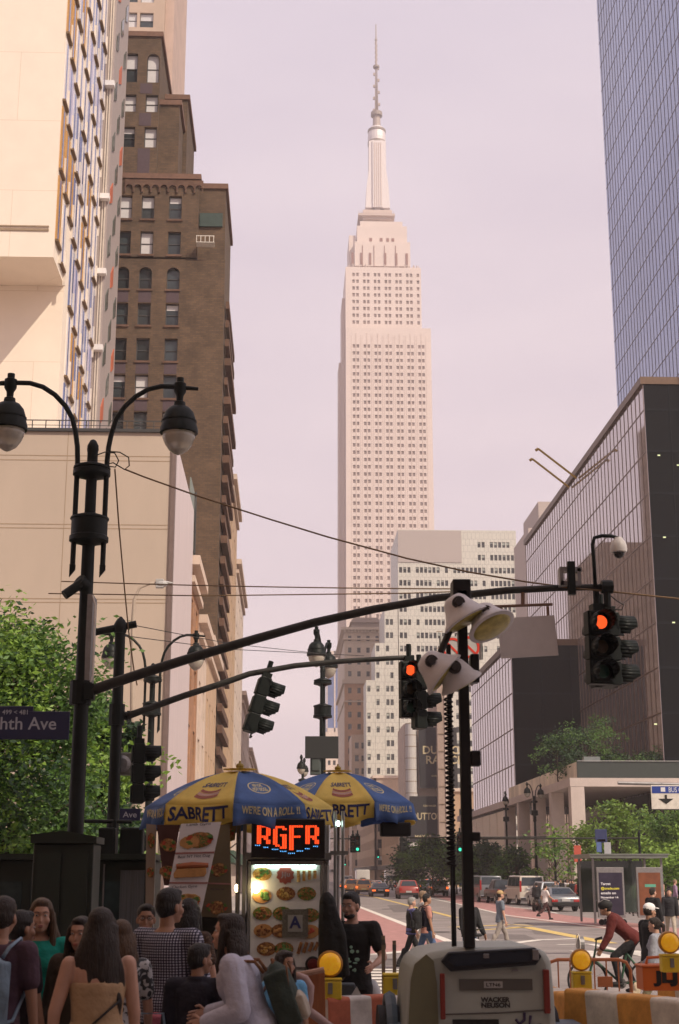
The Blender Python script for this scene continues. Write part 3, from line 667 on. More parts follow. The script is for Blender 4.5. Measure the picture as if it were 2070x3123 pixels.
for k_ in range(30):
    px = rq.choice([rq.uniform(1058,1082), rq.uniform(1225,1280), rq.uniform(1082,1250)]); p = (X(px,YE,806)-T6.x, 2.2+rq.random(), zB+.01); r_ = rq.uniform(.3,.8)
    b.cyl(p, (p[0],p[1],p[2]+r_*3), r_*.4, r_*.3, 6)
b.build('rooftop_equipment', M_limed, eb)

# ------------------------------------------------------------ the white office block with stepped left side
YW = 420
M_wt = brickmat('white_enamel_panels', (.60,.57,.50), (.57,.55,.48), (.40,.38,.34), 1.27, 2.0, noise_amt=.05, msize=.06, rough=.5)
M_wg = mat('office_window', (.045,.05,.05), .2, var=.4, scale=.3, rnd=.6)
wb = thing('white_office_block', 'white panelled office block with bands of small dark windows stepping down to the left', 'building', (X(1390,YW,2400),YW,0)); T7 = wb.location.copy()
dzf = 4.02
steps = [(1212,1572,1616,0), (1172,1212.3,1850,0), (1143,1172.3,1962,0), (1116,1143.3,2075,0)]
rw = random.Random(11); n_ = 0
for si, (pl, pr, yt, d) in enumerate(steps):
    xl = X(pl,YW,yt); xr = X(pr,YW,yt); ztw = Z(yt,YW,1300); ncx = int((xr-xl-.4)/1.27)
    cols = [(.35+i*1.27, .35+i*1.27+.92) for i in range(ncx)]; zr0 = Z(1747,YW,1300)
    rws = [(zr0-k_*dzf, zr0-k_*dzf+1.75) for k_ in range(-2, 30) if zr0-k_*dzf > 8 and zr0-k_*dzf+2.4 < ztw]
    dead = {(rw.randrange(ncx), rw.randrange(60)) for _ in range(ncx*6)} | ({(i, rr_) for i in range(ncx) if i % 9 in (3,) for rr_ in range(60)})
    zq = Z(1722,YW,1300)
    def mk(a, z_, dead=dead, zq=zq, si=si, xl=xl):
        if si == 0 and z_ > zq and a < X(1452,YW,1650)-xl: return False
        return (int(a/1.27), int(z_/dzf)) not in dead
    facade(wb, Vector((xl,YW,0))-T7, (1,0,0), xr-xl, ztw, cols, rws, M_wt, depth=.2, kinds=('','','','b1','b3'), mats=[M_fr,M_wg,mat('pale_green_blind', (.34,.37,.33), .8)], mask=mk, maxparts=100 if si == 0 else 0, order=lambda q: q[1])
    body(wb, Vector((xl+.03,YW+.45,0))-T7, Vector((xr-.03,YW+30-si*5,ztw-.05))-T7, M_wt)
b = MB(); b.box(Vector((X(1213,YW,1640),YW-.2,Z(1715,YW,1300)))-T7, Vector((X(1406,YW,1640),YW-.02,Z(1618,YW,1300)))-T7); b.build('plant_screen', mat('grey_louvre_screen', (.42,.36,.33), .8, var=.05, scale=8, stretch=(6,1,.1)), wb)
# hotel with cornices in front of the skyscraper
YH = 460
M_ht = mat('hotel_stone', (.52,.42,.33), .85, var=.1, scale=.3); M_hb = mat('hotel_brick', (.46,.27,.16), .9, var=.12, scale=.5)
ht = thing('hotel_block', 'old ornate stone and orange brick hotel below the stone skyscraper', 'building', (X(1080,YH,2200),YH,0)); T8 = ht.location.copy()
xl = X(1050,YH,1950); xr = X(1200,YH,1950); zt = Z(1922,YH,1120); zm = Z(2085,YH,1080)
cols = [(1.2+i*3.0, 2.3+i*3.0) for i in range(5)]
facade(ht, Vector((xl,YH,zm+1.2))-T8, (1,0,0), xr-xl, zt-zm-1.2, cols, rowsof(1.2, zt-zm-2.2, 3.9, 1.7), M_ht, depth=.3, kinds=('h',))
facade(ht, Vector((xl,YH,0))-T8, (1,0,0), xr-xl, zm, cols, rowsof(5, zm-1, 3.9, 1.8), M_hb, depth=.3, kinds=('h',))
body(ht, Vector((xl+.03,YH+.5,0))-T8, Vector((xr-.03,YH+60,zt-.05))-T8, M_ht)
b = MB()
for z_, h_, d in ((zt,.9,1.1),(zt-3.2,.5,.6),(zm,1.2,.7),(zm-6,.5,.3)): b.box(Vector((xl-d,YH-d,z_))-T8, Vector((xr,YH+61,z_+h_))-T8)
for i in range(14): b.box(Vector((xl+i*1.1,YH-.9,zt-.9))-T8, Vector((xl+i*1.1+.45,YH-.02,zt-.005))-T8)
b.build('cornice', M_ht, ht)
b = MB(); b.box(Vector((X(1076,YH,1900),YH+4,zt+.9))-T8, Vector((X(1165,YH,1900),YH+14,Z(1893,YH,1120)))-T8); b.prism([(-.8,0),(9.6,0),(8.4,1.6),(.4,1.6)], Vector((X(1076,YH,1900),YH+3,Z(1893,YH,1120)))-T8, (1,0,0), (0,0,1), (0,12,0)); b.build('roof_pavilion', mat('slate_pavilion', (.34,.27,.23), .8), ht)
t = thing('stone_wing', 'grey stone office wing rising lower between the hotel and white block', 'building', (X(1100,440,2300),440,0)); 
facade(t, (X(1072,440,2250)-t.location.x,0,0), (1,0,0), 5, Z(2240,440,1090), [(1,2.2),(3,4.2)], rowsof(5, Z(2240,440,1090)-1, 3.9, 1.8), M_beige, kinds=('h',)); body(t, (X(1072,440,2250)-t.location.x+.02,.6,0), (5+X(1072,440,2250)-t.location.x,18,Z(2240,440,1090)-.1), M_beige)
# blue glass tower peeking behind
YU = 800; t = thing('blue_glass_tower', 'distant blue glass tower with a white stripe behind the centre street lamp', 'building', (X(1015,YU,2100),YU,0))
x0 = X(996,YU,2000)-t.location.x; x1 = X(1050,YU,2000)-t.location.x; ztu = Z(1985,YU,1015)
b = MB(); b.box((x0,0,0), (x1,20,ztu)); b.build('glass_wall', mat('distant_blue_glass', (.12,.17,.34), .25, var=.3, scale=.1), t)
b = MB(); b.box((x0+4.2,-.3,0), (x0+5.0,-.01,ztu)); b.box((x0,-.3,0), (x0+.5,-.01,ztu)); b.box((x0,-.3,ztu-8), (x1,-.01,ztu)); b.box((x0,-.3,Z(2250,YU,1015)-3), (x1,-.01,Z(2220,YU,1015))); b.build('stripe', M_lite, t)
YV = 560; t = thing('white_stone_block', 'small white stone office block low beside the hotel', 'building', (X(1015,YV,2300),YV,0))
x0 = X(992,YV,2300)-t.location.x; zv = Z(2232,YV,1010)
facade(t, (x0,0,0), (1,0,0), 9, zv, [(1+i*2, 2+i*2) for i in range(4)], rowsof(5, zv-1, 3.9, 1.8), M_lite, kinds=('h',)); body(t, (x0+.02,.6,0), (x0+8.9,20,zv-.05), M_lite)
# street wall farther down on the right, mostly hidden
def rightbld(name, label, y0, y1, x0, x1, zt, m, ncx, ncy):
    t = thing(name, label, 'building', (x0,y0,0)); W = x1-x0; D = y1-y0; sx = W/ncx; sy = D/ncy
    facade(t, (0,0,0), (1,0,0), W, zt, [(i*sx+sx*.28, i*sx+sx*.72) for i in range(ncx)], rowsof(4.5, zt-1, 3.7, 2), m, kinds=('h','b1h'))
    facade(t, (0,D,0), (0,-1,0), D, zt, [(i*sy+sy*.28, i*sy+sy*.72) for i in range(ncy)], rowsof(4.5, zt-1, 3.7, 2), m, kinds=('h','b1h'), maxparts=40)
    body(t, (.6,.6,0), (W-.02,D-.05,zt-.02), m); b = MB(); b.box((-.4,-.4,zt+.002), (W+.1,D+.1,zt+.6)); b.build('cornice', M_lite, t)
    b = MB(); b.box((-1.0,-.8,3.4), (W*.9,D,4.2)); b.build('shop_awning', mat('dark_fascia', (.05,.05,.045), .6), t)
rightbld('store_block', 'brown stone shop block behind the dark street trees and the red car', 262, 330, 22, 40, 17, M_tan, 8, 18)
rightbld('store_block', 'grey shop block farther along behind the far signal heads', 332, 412, 20.5, 38, 24, M_beige, 7, 20)
rightbld('store_block', 'pinkish stone block at the far end of the right pavement', 505, 640, 17, 40, 32, M_cream, 8, 26)
rightbld('store_block', 'distant tan block closing the left part of the street end', 700, 760, -2, 14, 30, M_tan, 7, 14)
# tan corner building with the two billboards and its neighbour
YT = 250
tn = thing('billboard_building', 'slim tan building with a rounded white corner carrying two dark billboards', 'building', (X(1310,YT,2500),YT,0)); T9 = tn.location.copy()
def tb_(name, pl, pr, yt, yb_, d0, d1, m):
    b = MB(); b.box(Vector((X(pl,YT,2500),YT+d0,Z(yb_,YT) if yb_ else 0))-T9, Vector((X(pr,YT,2500),YT+d1,Z(yt,YT)))-T9); return b.build(name, m, tn)
tb_('wall', 1236, 1335, 2205, None, 1, 15, M_lite)
b = MB(); b.cyl(Vector((X(1256,YT,2400),YT+.6,0))-T9, Vector((X(1256,YT,2400),YT+.6,Z(2205,YT)))-T9, 1.05, n=20)
b.build('round_corner', mat('white_round_tiles', (.62,.58,.55), .5, var=.05), tn)
b = MB()
for k_ in range(16): z_ = 4+k_*2; b = MB(); b.cyl(Vector((X(1256,YT,2400),YT+.6,z_))-T9, Vector((X(1256,YT,2400),YT+.6,z_+.1))-T9, 1.08, n=20); b.build('tile_joint', M_joint, tn)
tb_('pier', 1333, 1377, 1990, None, -2.5, 14, mat('tan_pier', (.42,.31,.25), .8)); tb_('pier', 1356, 1362, 1990, None, -2.7, -2.51, M_lite); tb_('pier', 1374, 1378, 1990, None, -2.7, -2.51, M_lite)
b = MB()
for k_ in range(14): z_ = 5+k_*3; b = MB(); b.box(Vector((X(1334,YT,2400),YT-2.62,z_))-T9, Vector((X(1354,YT,2400),YT-2.51,z_+.12))-T9); b.build('tile_joint', M_joint, tn)
M_bb = mat('billboard_black', (.028,.026,.03), .6, var=.3); M_gold = mat('billboard_gold', (.60,.50,.30), .6)
def billboard(pl, pr, yt, yb_, texts, label):
    t = thing('billboard', label, 'billboard', PY((pl+pr)/2, yb_, YT-.5)); o = t.location.copy()
    b = MB(); b.box(PY(pl,yb_,YT-.5)-o, Vector((PY(pr,yt,YT-.5).x, YT-.2, PY(pr,yt,YT-.5).z))-o); b.build('panel', M_bb, t)
    for s_, px, py, hpx, wpx in texts:
        b = MB(); c = PY(px, py, YT-.5)-o; text(b, s_, c, (1,0,0), (0,0,1), SZ(hpx,YT), SZ(wpx,YT) if wpx else None, bold=.02, t=.05); b.build('lettering', M_gold, t)
billboard(1279, 1392, 2218, 2403, [('DUTTON',1358,2287,24,140),('RANCH',1358,2317,24,120),('COLE HAUSER',1345,2366,5,60)], 'upper black billboard with gold block letters beside the rounded white corner')
billboard(1250, 1342, 2428, 2568, [('COLE HAUSER',1310,2457,5,40),('DUTTON',1302,2489,20,92),('MAY 15',1290,2551,9,50)], 'lower wide black billboard with gold block letters above the street trees')
# unseen office block added behind the viewpoint to shade the near pavement
t = thing('corner_office_block', 'large stone office block across the street behind the viewpoint shading the near pavement', 'building', (14,-40,0))
facade(t, (10,40,0), (-1,0,0), 10, 46, [(1+i*2.2, 2.2+i*2.2) for i in range(4)], rowsof(5,44,3.8,2.1), M_beige, kinds=('h',)); 
facade(t, (0,40,0), (0,-1,0), 40, 46, [(1+i*3, 2.4+i*3) for i in range(13)], rowsof(5,44,3.8,2.1), M_beige, kinds=('h',), maxparts=60)
body(t, (.6,.0,0), (9.98,39.4,45.9), M_beige)
t = thing('corner_office_block', 'tall brown office block beside the near pavement, out of the picture on the left', 'building', (-46,-60,0))  # added out of view to hold sky light off the near crowd
facade(t, (37,79,0), (0,-1,0) if False else (0,1,0), .5, 60, [], [], M_tan); body(t, (0,0,0), (37,79,60), M_tan)
for x0_, x1_, y0_, y1_, h_, lb in ((-42,-13,262,300,98,'tall dark brown block behind the brick tower, seen only mirrored in the bronze glass'),(-48,-17,318,352,66,'lower dark brown block seen mirrored in the bronze glass beyond the tall one'),(-60,-22,380,430,92,'farthest dark block seen mirrored in the bronze glass'),(-34,-9.5,205,240,40,'small brown block seen mirrored low in the bronze glass')):
    t = thing('mirrored_block', lb, 'building', (x0_,y0_,0)); W_ = x1_-x0_; D_ = y1_-y0_; mm = mat('dark_brown_masonry', (.13,.085,.055), .9, var=.3, scale=.2)
    facade(t, (W_,0,0), (0,1,0), D_, h_, [(i*3+.8, i*3+2.2) for i in range(int(D_/3))], rowsof(4, h_-1, 3.8, 1.9), mm, maxparts=40); body(t, (0,0,0), (W_-.55,D_,h_-.02), mm)
    b = MB(); b.box((2,2,h_), (W_*.5,D_*.6,h_+6)); b.build('roof_house', mm, t)
t = thing('corner_office_block', 'dark stone office block closing the street behind the viewpoint', 'building', (-8.8,-50,0)); body(t, (0,0,0), (22.6,36,24), mat('dark_stone_block', (.22,.17,.13), .85))  # closes the open street behind; added unseen to dim the foreground
# ------------------------------------------------------------ street lamps, signals, signs
M_pole = mat('black_green_pole', (.006,.009,.008), .5, var=.3, scale=5, spec=.2)
M_pole2 = mat('dull_pole', (.024,.023,.02), .6, var=.35, scale=7, spec=.3)
M_steel = mat('galvanised_steel', (.26,.25,.25), .45, metal=.6, var=.2, scale=8)
M_globe = mat('lamp_globe', (.55,.50,.42), .12, var=.12, scale=4, trans=.35)
M_rub = mat('black_rubber', (.012,.012,.013), .75)
def lamp_post(loc, rz, label, sc_=1.0, twin=True, H=8.73, group=None, single=False):
    t = thing('street_lamp', label, 'street lamp', loc, rz, group); t.scale = (sc_,)*3
    b = MB(); b.cyl((0,0,1.2), (0,0,H-1.4), .128, .098, 16); b.cyl((0,0,H-1.4), (0,0,H-.15), .09, .085, 16)
    b.lathe([(.27,0),(.27,.35),(.22,.5),(.2,.55),(.2,1.0),(.16,1.1),(.13,1.25)], n=16); b.lathe([(.085,H-.15),(.095,H-.1),(.09,H-.03),(.05,H+.05),(.02,H+.07)], n=12)
    b.build('pole', M_pole, t, smooth='auto')
    for z_, h_, r_ in ((H-.56,.17,.30),(H-1.65,.42,.31)):
        b = MB(); b.lathe([(.1,z_-.04),(.18,z_),(r_,z_+.03),(r_,z_+.1),(r_*.93,z_+.12),(r_*.93,z_+h_-.05),(r_,z_+h_-.03),(r_*.97,z_+h_),(.18,z_+h_+.04),(.1,z_+h_+.07)], n=20); b.build('collar', M_pole, t, smooth='auto')
    for s_ in ((-1,1) if twin else (1,)):
        b = MB(); path = [(s_*.235,0,H-2.0),(s_*.235,0,H-.3),(s_*.25,0,H-.05),(s_*.285,0,H+.17),(s_*.35,0,H+.42),(s_*.47,0,H+.63),(s_*.65,0,H+.82),(s_*.85,0,H+.95),(s_*1.06,0,H+1.01),(s_*1.37,0,H+1.01)]
        b.tube(path, .042, 8); b.prism([(-.045,0),(.045,0),(.045,-.08),(-.045,-.2)], (s_*.235,-.03,H-2.0), (1,0,0), (0,0,1), (0,.06,0))
        b.build('arm', M_pole, t, smooth='auto')
        x_ = s_*1.37; hd = MB(); z_ = H+.3
        hd.lathe([(.06,z_+.86),(.06,z_+.78),(.1,z_+.76),(.1,z_+.62),(.06,z_+.55),(.055,z_+.46),(.09,z_+.44),(.1,z_+.36),(.17,z_+.34),(.235,z_+.26),(.27,z_+.15),(.29,z_+.04),(.31,z_-.02),(.31,z_-.09),(.28,z_-.1)], (x_,0,0), 22)
        hd.cyl((x_-.1,0,H+1.0), (x_+s_*.3,0,H+.98), .045, .03, 8); hd.cyl((x_,-.0,z_+.1), (x_,0,z_+.12), .29, .29, 20)
        h = hd.build('lamp_head', M_pole, t, smooth='auto')
        gl = MB(); gl.lathe([(.27,z_-.1),(.26,z_-.18),(.22,z_-.28),(.15,z_-.38),(.06,z_-.44),(.01,z_-.46)], (x_,0,0), 20); gl.build('globe', M_globe, h, smooth=True)
    return t
Y1 = 22.0; p1 = PY(250, 2100, Y1); lamp_post((p1.x,Y1,.13), R(2), 'large black twin street lamp in front of the sand coloured block')
lamp_post((X(458,46,2300),46,.0), R(3), 'black twin street lamp behind the second signal pole on the left')
lamp_post((X(984,46,2400),46.5,.0), R(80), 'black street lamp seen edge on above the second parasol')
lamp_post((X(922,98,2500),98,.13), R(85), 'far black street lamp head showing tiny between the two parasols')
lamp_post((X(1546,140,2600),140,.13), R(80), 'slim black street lamp standing against the bright stone panels')
lamp_post((X(1634,126,2600),126,.13), R(55), 'black twin street lamp in front of the stone columns')

def signal(loc, rz, label, lit=None, tilt=0, plate=False, group='traffic signals', bracket=True, sc_=1.0, n=3):
    t = thing('traffic_signal', label, 'traffic light', loc, rz, group); t.rotation_euler = (-tilt, 0, rz); t.scale = (sc_,)*3
    b = MB()
    for k in range(n): b.cb((0,-.1,.18+k*.36), (.36,.2,.35)); b.cb((0,-.1,.18+k*.36), (.3,.26,.3))
    b.build('housing', M_pole, t, bevel=.012)
    if plate: b = MB(); b.box((-.30,-.03,-.06), (-.27,.0,n*.36+.06)); b.box((-.30,-.03,-.06), (-.1,.0,-.03)); b.box((-.30,-.03,n*.36+.03), (-.1,.0,n*.36+.06)); b.build('bracket', M_pole, t)
    for k in range(n):
        z_ = .18+k*.36; c = {2:'red',1:'amber',0:'green'}[k+3-n]
        em = {'red':(1,.10,.02),'amber':(1,.5,.02),'green':(.05,.9,.55)}[c]
        m = mat('lit_'+c+'_lens', em, .4, emit=em, estr=1.25) if lit == c else mat('dark_'+c+'_lens', tuple(v*.06+.01 for v in em), .3)
        q = Vector((0,1,0)).to_track_quat('Z','Y')
        b = MB(); b.lathe([(.125,.0),(.12,.02),(.08,.04),(.02,.048)], (0,.0,z_), 14, q); b.build('lens', m, t, smooth=True)
        b = MB(); nn = 14; r_ = .155
        for i in range(nn):                                   # tunnel visor, cut away underneath
            a0 = -R(50)+i*R(280)/nn; a1 = -R(50)+(i+1)*R(280)/nn; P0 = lambda a, y: (math.cos(a)*r_, y, z_+math.sin(a)*r_)
            l0 = .30 if math.sin(a0) > -.3 else .2; l1 = .30 if math.sin(a1) > -.3 else .2
            b.quad(P0(a0,0), P0(a1,0), P0(a1,l1), P0(a0,l0))
        b.build('visor', M_pole, t, smooth=True, solid=.012)
    if bracket: b = MB(); b.cyl((0,-.1,n*.36-.01), (0,-.1,n*.36+.34), .05, n=8); b.box((-.09,-.19,n*.36-.01), (.09,-.01,n*.36+.1)); b.build('hanger', M_pole, t)
    return t
def arm_pole(name, label, cat, base, H, r0, r1, arm, armr, cap=True, extra=None, m=M_pole):
    t = thing(name, label, cat, base); o = Vector(base)
    b = MB(); b.cyl((0,0,.3), (0,0,H), r0, r1, 14); b.lathe([(r0*1.8,0),(r0*1.8,.25),(r0*1.1,.45)], n=14)
    if cap: b.lathe([(r1*1.15,H-.1),(r1*1.3,H),(r1*1.3,H+.06),(r1*.9,H+.14),(r1*.2,H+.22)], n=12)
    b.build('pole', m, t, smooth='auto')
    if arm:
        b = MB(); b.tube([Vector(p)-o for p in arm], armr, 10); b.build('mast_arm', M_pole2, t, smooth=True)
    return t, o
# main mast arm fixed to the big lamp
YE1 = 20.2
pts = [(268,2110,Y1-.13),(330,2088,Y1-.2),(450,2048,Y1-.35),(600,2001,Y1-.5),(780,1948,Y1-.7),(960,1898,Y1-.9),(1140,1858,Y1-1.1),(1330,1824,Y1-1.3),(1540,1801,Y1-1.5),(1700,1793,Y1-1.65),(1850,1790,YE1)]
P = [PY(*p) for p in pts]; ma = thing('mast_arm', 'long curved black signal arm reaching right from the large twin lamp', 'signal arm', P[0]); o = P[0]
b = MB(); b.tube([p-o for p in P], [.085-.004*i for i in range(len(P))], 10); b.build('arm_tube', M_pole2, ma, smooth=True)
b = MB(); q0 = P[0]-o; b.cyl(q0+Vector((-.13,.13,-.18)), q0+Vector((-.13,.13,.18)), .17, n=14); b.box(q0+Vector((-.05,-.1,-.12)), q0+Vector((.1,.12,.12))); b.build('clamp', M_pole, ma)
b = MB(); e = P[-1]-o; b.cyl(e+Vector((-.08,0,0)), e+Vector((.08,0,0)), .1, n=10); b.cyl(e, e+Vector((0,0,-.3)), .05, n=8); b.build('end_bracket', M_pole, ma)
zz = PY(1840,2086,YE1)
signal((X(1832,YE1,1960), YE1, zz.z), R(188), 'big traffic light showing red at the end of the long curved arm', lit='red', bracket=True)
signal((X(1895,YE1-.1,1960), YE1+.3, zz.z), R(-78), 'big unlit traffic light with visors pointing right at the end of the long arm', bracket=True)
signal((X(1868,YE1-.1,1960), YE1+.75, zz.z+.02), R(10), 'big traffic light seen from behind between the two heads at the arm end')
# camera boom on the arm end
def cctv(p0, path, rad, head, label, m=M_pole, white=True):
    t = thing('security_camera', label, 'camera', p0); o = Vector(p0)
    b = MB(); b.tube([Vector(p)-o for p in path], rad, 8); b.build('bracket', m, t, smooth=True)
    h = Vector(head)-o; b = MB(); b.lathe([(.06,.16),(.07,.13),(.10,.10),(.12,.04),(.125,-.02),(.12,-.06),(.08,-.07)], h, 18); d = b.build('dome_housing', mat('offwhite_plastic', (.55,.52,.5), .4), t, smooth='auto')
    b = MB(); b.lathe([(.085,-.065),(.08,-.1),(.05,-.14),(.01,-.155)], h, 16); b.build('dark_dome', mat('smoked_dome', (.02,.02,.02), .08), d, smooth=True)
path = [PY(x_, y_, YE1) for x_, y_ in ((1815,1790),(1811,1720),(1806,1660),(1812,1640),(1835,1634),(1865,1635),(1882,1640),(1885,1652))]
cctv(path[0], path, .028, PY(1886,1672,YE1), 'off white dome camera on a bent boom above the signal arm end')
b = MB()
t = thing('sensor_box', 'small open framed sensor box on top of the arm near its end', 'sensor', PY(1740,1792,YE1)); o = t.location.copy()
for (xa,ya,xb,yb) in ((1708,1735,1716,1785),(1762,1735,1768,1785)): b.box(PY(xa,yb,YE1-.05)-o, Vector((PY(xb,ya,YE1).x, YE1+.1, PY(xb,ya,YE1).z))-o)
b.box(PY(1708,1742,YE1-.05)-o, PY(1768,1735,YE1+.1)-o); b.box(PY(1710,1785,YE1-.05)-o, PY(1766,1778,YE1+.1)-o); b.build('frame', M_steel, t)
b = MB(); b.box(PY(1735,1812,YE1-.12)-o, PY(1748,1716,YE1-.02)-o); b.build('antenna_bar', M_pole, t)
# back of a blank sign hung from the arm
t = thing('hanging_sign', 'blank grey back of a rectangular sign hung below the curved arm', 'sign', PY(1595,1840,20.5)); o = t.location.copy()
b = MB(); c4 = [(1516,1886),(1690,1876),(1703,1998),(1528,2008)]
poly = [PY(x_, y_, 20.4)-o for x_, y_ in c4]; b.prism([(p.x, p.z) for p in poly], (0,poly[0].y,0), (1,0,0), (0,0,1), (0,.02,0)); b.build('sign_back', mat('sign_back_grey', (.50,.47,.47), .5, metal=.2, var=.08), t)
b = MB(); b.cyl(PY(1498,1850,20.45)-o, PY(1684,1843,20.45)-o, .022, n=8); b.cyl(PY(1594,1800,20.45)-o, PY(1594,1848,20.45)-o, .03, n=8)
for px in (1522,1670): b.cyl(PY(px,1849,20.45)-o, PY(px+2,1884,20.45)-o, .02, n=6)
b.cyl(PY(1520,1849,20.45)-o, PY(1560,1878,20.45)-o, .01, n=6)
b.build('hanger', mat('rusty_hanger', (.16,.09,.06), .7), t)
# second pole and arm
Y2 = 27.0; p2 = PY(352,2300,Y2); H2 = Z(1915,Y2,355)-.0
pts = [(388,2184,Y2-.1),(440,2165,Y2),(560,2122,Y2),(690,2080,Y2),(760,2055,Y2),(900,2030,Y2),(1050,2016,Y2),(1180,2008,Y2),(1262,2004,Y2)]
t2_, o2 = arm_pole('signal_pole', 'black signal pole with a long grey arm, second from the left', 'pole', (p2.x,Y2,.0), H2, .12, .10, [PY(*p) for p in pts], [.07-.003*i for i in range(9)])
b = MB(); c_ = PY(356,1915,Y2)-o2; b.cyl(PY(290,1928,Y2)-o2, PY(416,1903,Y2)-o2, .07, n=10); b.build('crossbar', M_pole, t2_)
b = MB(); b.cyl(PY(356,2180,Y2)-o2-Vector((0,0,.2)), PY(356,2180,Y2)-o2+Vector((0,0,.2)), .15, n=12); b.cyl(PY(356,2180,Y2)-o2, PY(392,2184,Y2)-o2, .08, n=8); b.build('clamp', M_pole, t2_)
zb2 = Z(2238,Y2,815)
signal((X(775,Y2,2150),Y2,zb2), R(-80), 'dark traffic light leaning outward on the grey arm before the sky gap', tilt=R(17), plate=True)
t = signal((X(1250,Y2,2120),Y2-.1,Z(2190,Y2,1250)), R(190), 'smaller traffic light showing red beside the floodlights', lit='red')
signal((X(1292,Y2,2120),Y2-.1,Z(2226,Y2,1300)), R(-80), 'unlit sideways traffic light just behind the floodlights')
signal((X(430,Y2-1,2400),Y2-.6,Z(2452,Y2-.6,430)), R(-80), 'dark sideways traffic light low on the second left pole')
signal((X(404,46,2240),45.5,Z(2270,45.5,410)), R(-80), 'small far traffic light above the sideways one on the left', n=2)
t = thing('walk_signal', 'round backed pedestrian signal behind the tree leaves on the second pole', 'pedestrian signal', PY(375,2330,Y2+.3)); b = MB(); b.cb((0,0,0), (.42,.2,.42)); b.build('housing', mat('grey_box', (.16,.15,.13), .6), t, bevel=.03); b = MB(); b.lathe([(.16,0),(.16,.03),(.1,.06)], (0,-.1,0), 16, Vector((0,-1,0)).to_track_quat('Z','Y')); b.build('lens', M_steel, t)
# pedestrian signals and bracket on the big lamp
t = thing('pedestrian_signal', 'pair of black pedestrian signal boxes bracketed low on the large lamp', 'pedestrian signal', PY(366,2572,21.6)); o = t.location.copy()
for pa, pc in ((296,352),(362,437)):
    b = MB(); b.box(PY(pa,2622,21.6)-o, Vector((PY(pc,2523,21.6).x,21.85,PY(pc,2523,21.6).z))-o); b.build('housing', M_pole, t, bevel=.03)
b = MB(); b.cyl(PY(258,2504,21.75)-o, PY(402,2506,21.7)-o, .028, n=8); b.cyl(PY(350,2500,21.7)-o, PY(350,2525,21.7)-o, .03, n=8); b.cyl(PY(300,2630,21.7)-o, PY(436,2632,21.7)-o, .02, n=8); b.build('bracket', M_pole, t)
# street signs
M_navy = mat('navy_sign', (.012,.016,.055), .45, var=.1); M_let = mat('sign_letter_white', (.36,.37,.42), .6, var=.05)
def street_sign(pc, Y, w_, h_, txts, label, cat='street sign', m=M_navy, top=None):
    c = PY(pc[0], pc[1], Y); t = thing('street_sign', label, cat, c); b = MB(); b.cb((0,0,0), (w_,.03,h_))
    if top: b.cb((top[0],0,h_/2+top[2]/2-.001), (top[1],.028,top[2]))
    b.build('sign_plate', m, t, bevel=.01)
    for s_, dx, dz, hh, ww in txts: b = MB(); text(b, s_, (dx,-.016,dz), (1,0,0), (0,0,1), hh, ww, bold=.01, t=.003); b.build('lettering', M_let, t)
    return t
ys = 21.6; w_ = SZ(212+95,ys)*1.0
street_sign((62,2212),ys, SZ(300,ys), SZ(86,ys), [('Eighth Ave', SZ(-6,ys), 0, SZ(38,ys), SZ(232,ys)), ('499 < 481', SZ(-18,ys), SZ(40,ys), SZ(14,ys), SZ(78,ys))], 'large navy avenue sign with white letters on the big lamp pole', top=(SZ(-18,ys), SZ(110,ys), SZ(16,ys)))
street_sign((396,2484),26, SZ(64,26), SZ(36,26), [('Ave',0,0,SZ(17,26),SZ(42,26))], 'small navy sign reading Ave low on the second pole')
street_sign((981,2279),44.8, SZ(103,44.8), SZ(68,44.8), [], 'dark rectangular sign back on the centre street lamp', cat='sign', m=mat('dark_sign_back', (.02,.022,.022), .6))
t = thing('control_box', 'dark grey box strapped under the sign on the centre street lamp', 'control box', PY(962,2338,45)); b = MB(); b.cb((0,0,0), (SZ(33,45),.3,SZ(50,45))); b.cb((0,-.17,.05), (SZ(24,45),.04,SZ(36,45))); b.build('housing', mat('grey_green_box', (.06,.075,.07), .5), t, bevel=.02)
# restriction signs behind the floodlight mast
M_rr = mat('sign_red', (.62,.04,.02), .5); M_sw = mat('sign_white', (.42,.41,.40), .5)
for (px, py, s_, lb) in ((1380,1977,76,'square white sign with a red ring just left of the floodlight mast'),(1430,1972,80,'second square white sign with a red ring right behind the floodlight mast')):
    c = PY(px,py,26); t = thing('restriction_sign', lb, 'sign', c); m_ = SZ(s_,26)
    b = MB(); b.cb((0,.0 if px < 1400 else .06,0), (m_,.012,m_)); b.build('sign_plate', M_sw, t)
    b = MB(); q = Vector((0,-1,0)).to_track_quat('Z','Y'); N_ = 28; y_ = -.012 if px < 1400 else .05
    for i in range(N_):
        a0, a1 = [2*math.pi*k/N_ for k in (i,i+1)]; f_ = lambda a, r_: (math.cos(a)*r_*m_, y_, math.sin(a)*r_*m_); b.quad(f_(a0,.34), f_(a1,.34), f_(a1,.44), f_(a0,.44))
    b.quad((-.28*m_,y_,.22*m_), (-.22*m_,y_,.28*m_), (.28*m_,y_,-.22*m_), (.22*m_,y_,-.28*m_)); b.build('red_ring', M_rr, t, fix=False, solid=.004)
    b = MB(); b.box((-m_/2-.02,.01,-m_/2), (-m_/2+.002,.03,m_/2)); b.box((m_/2-.002,.01,-m_/2), (m_/2+.02,.03,m_/2)); b.build('frame', M_fr, t)
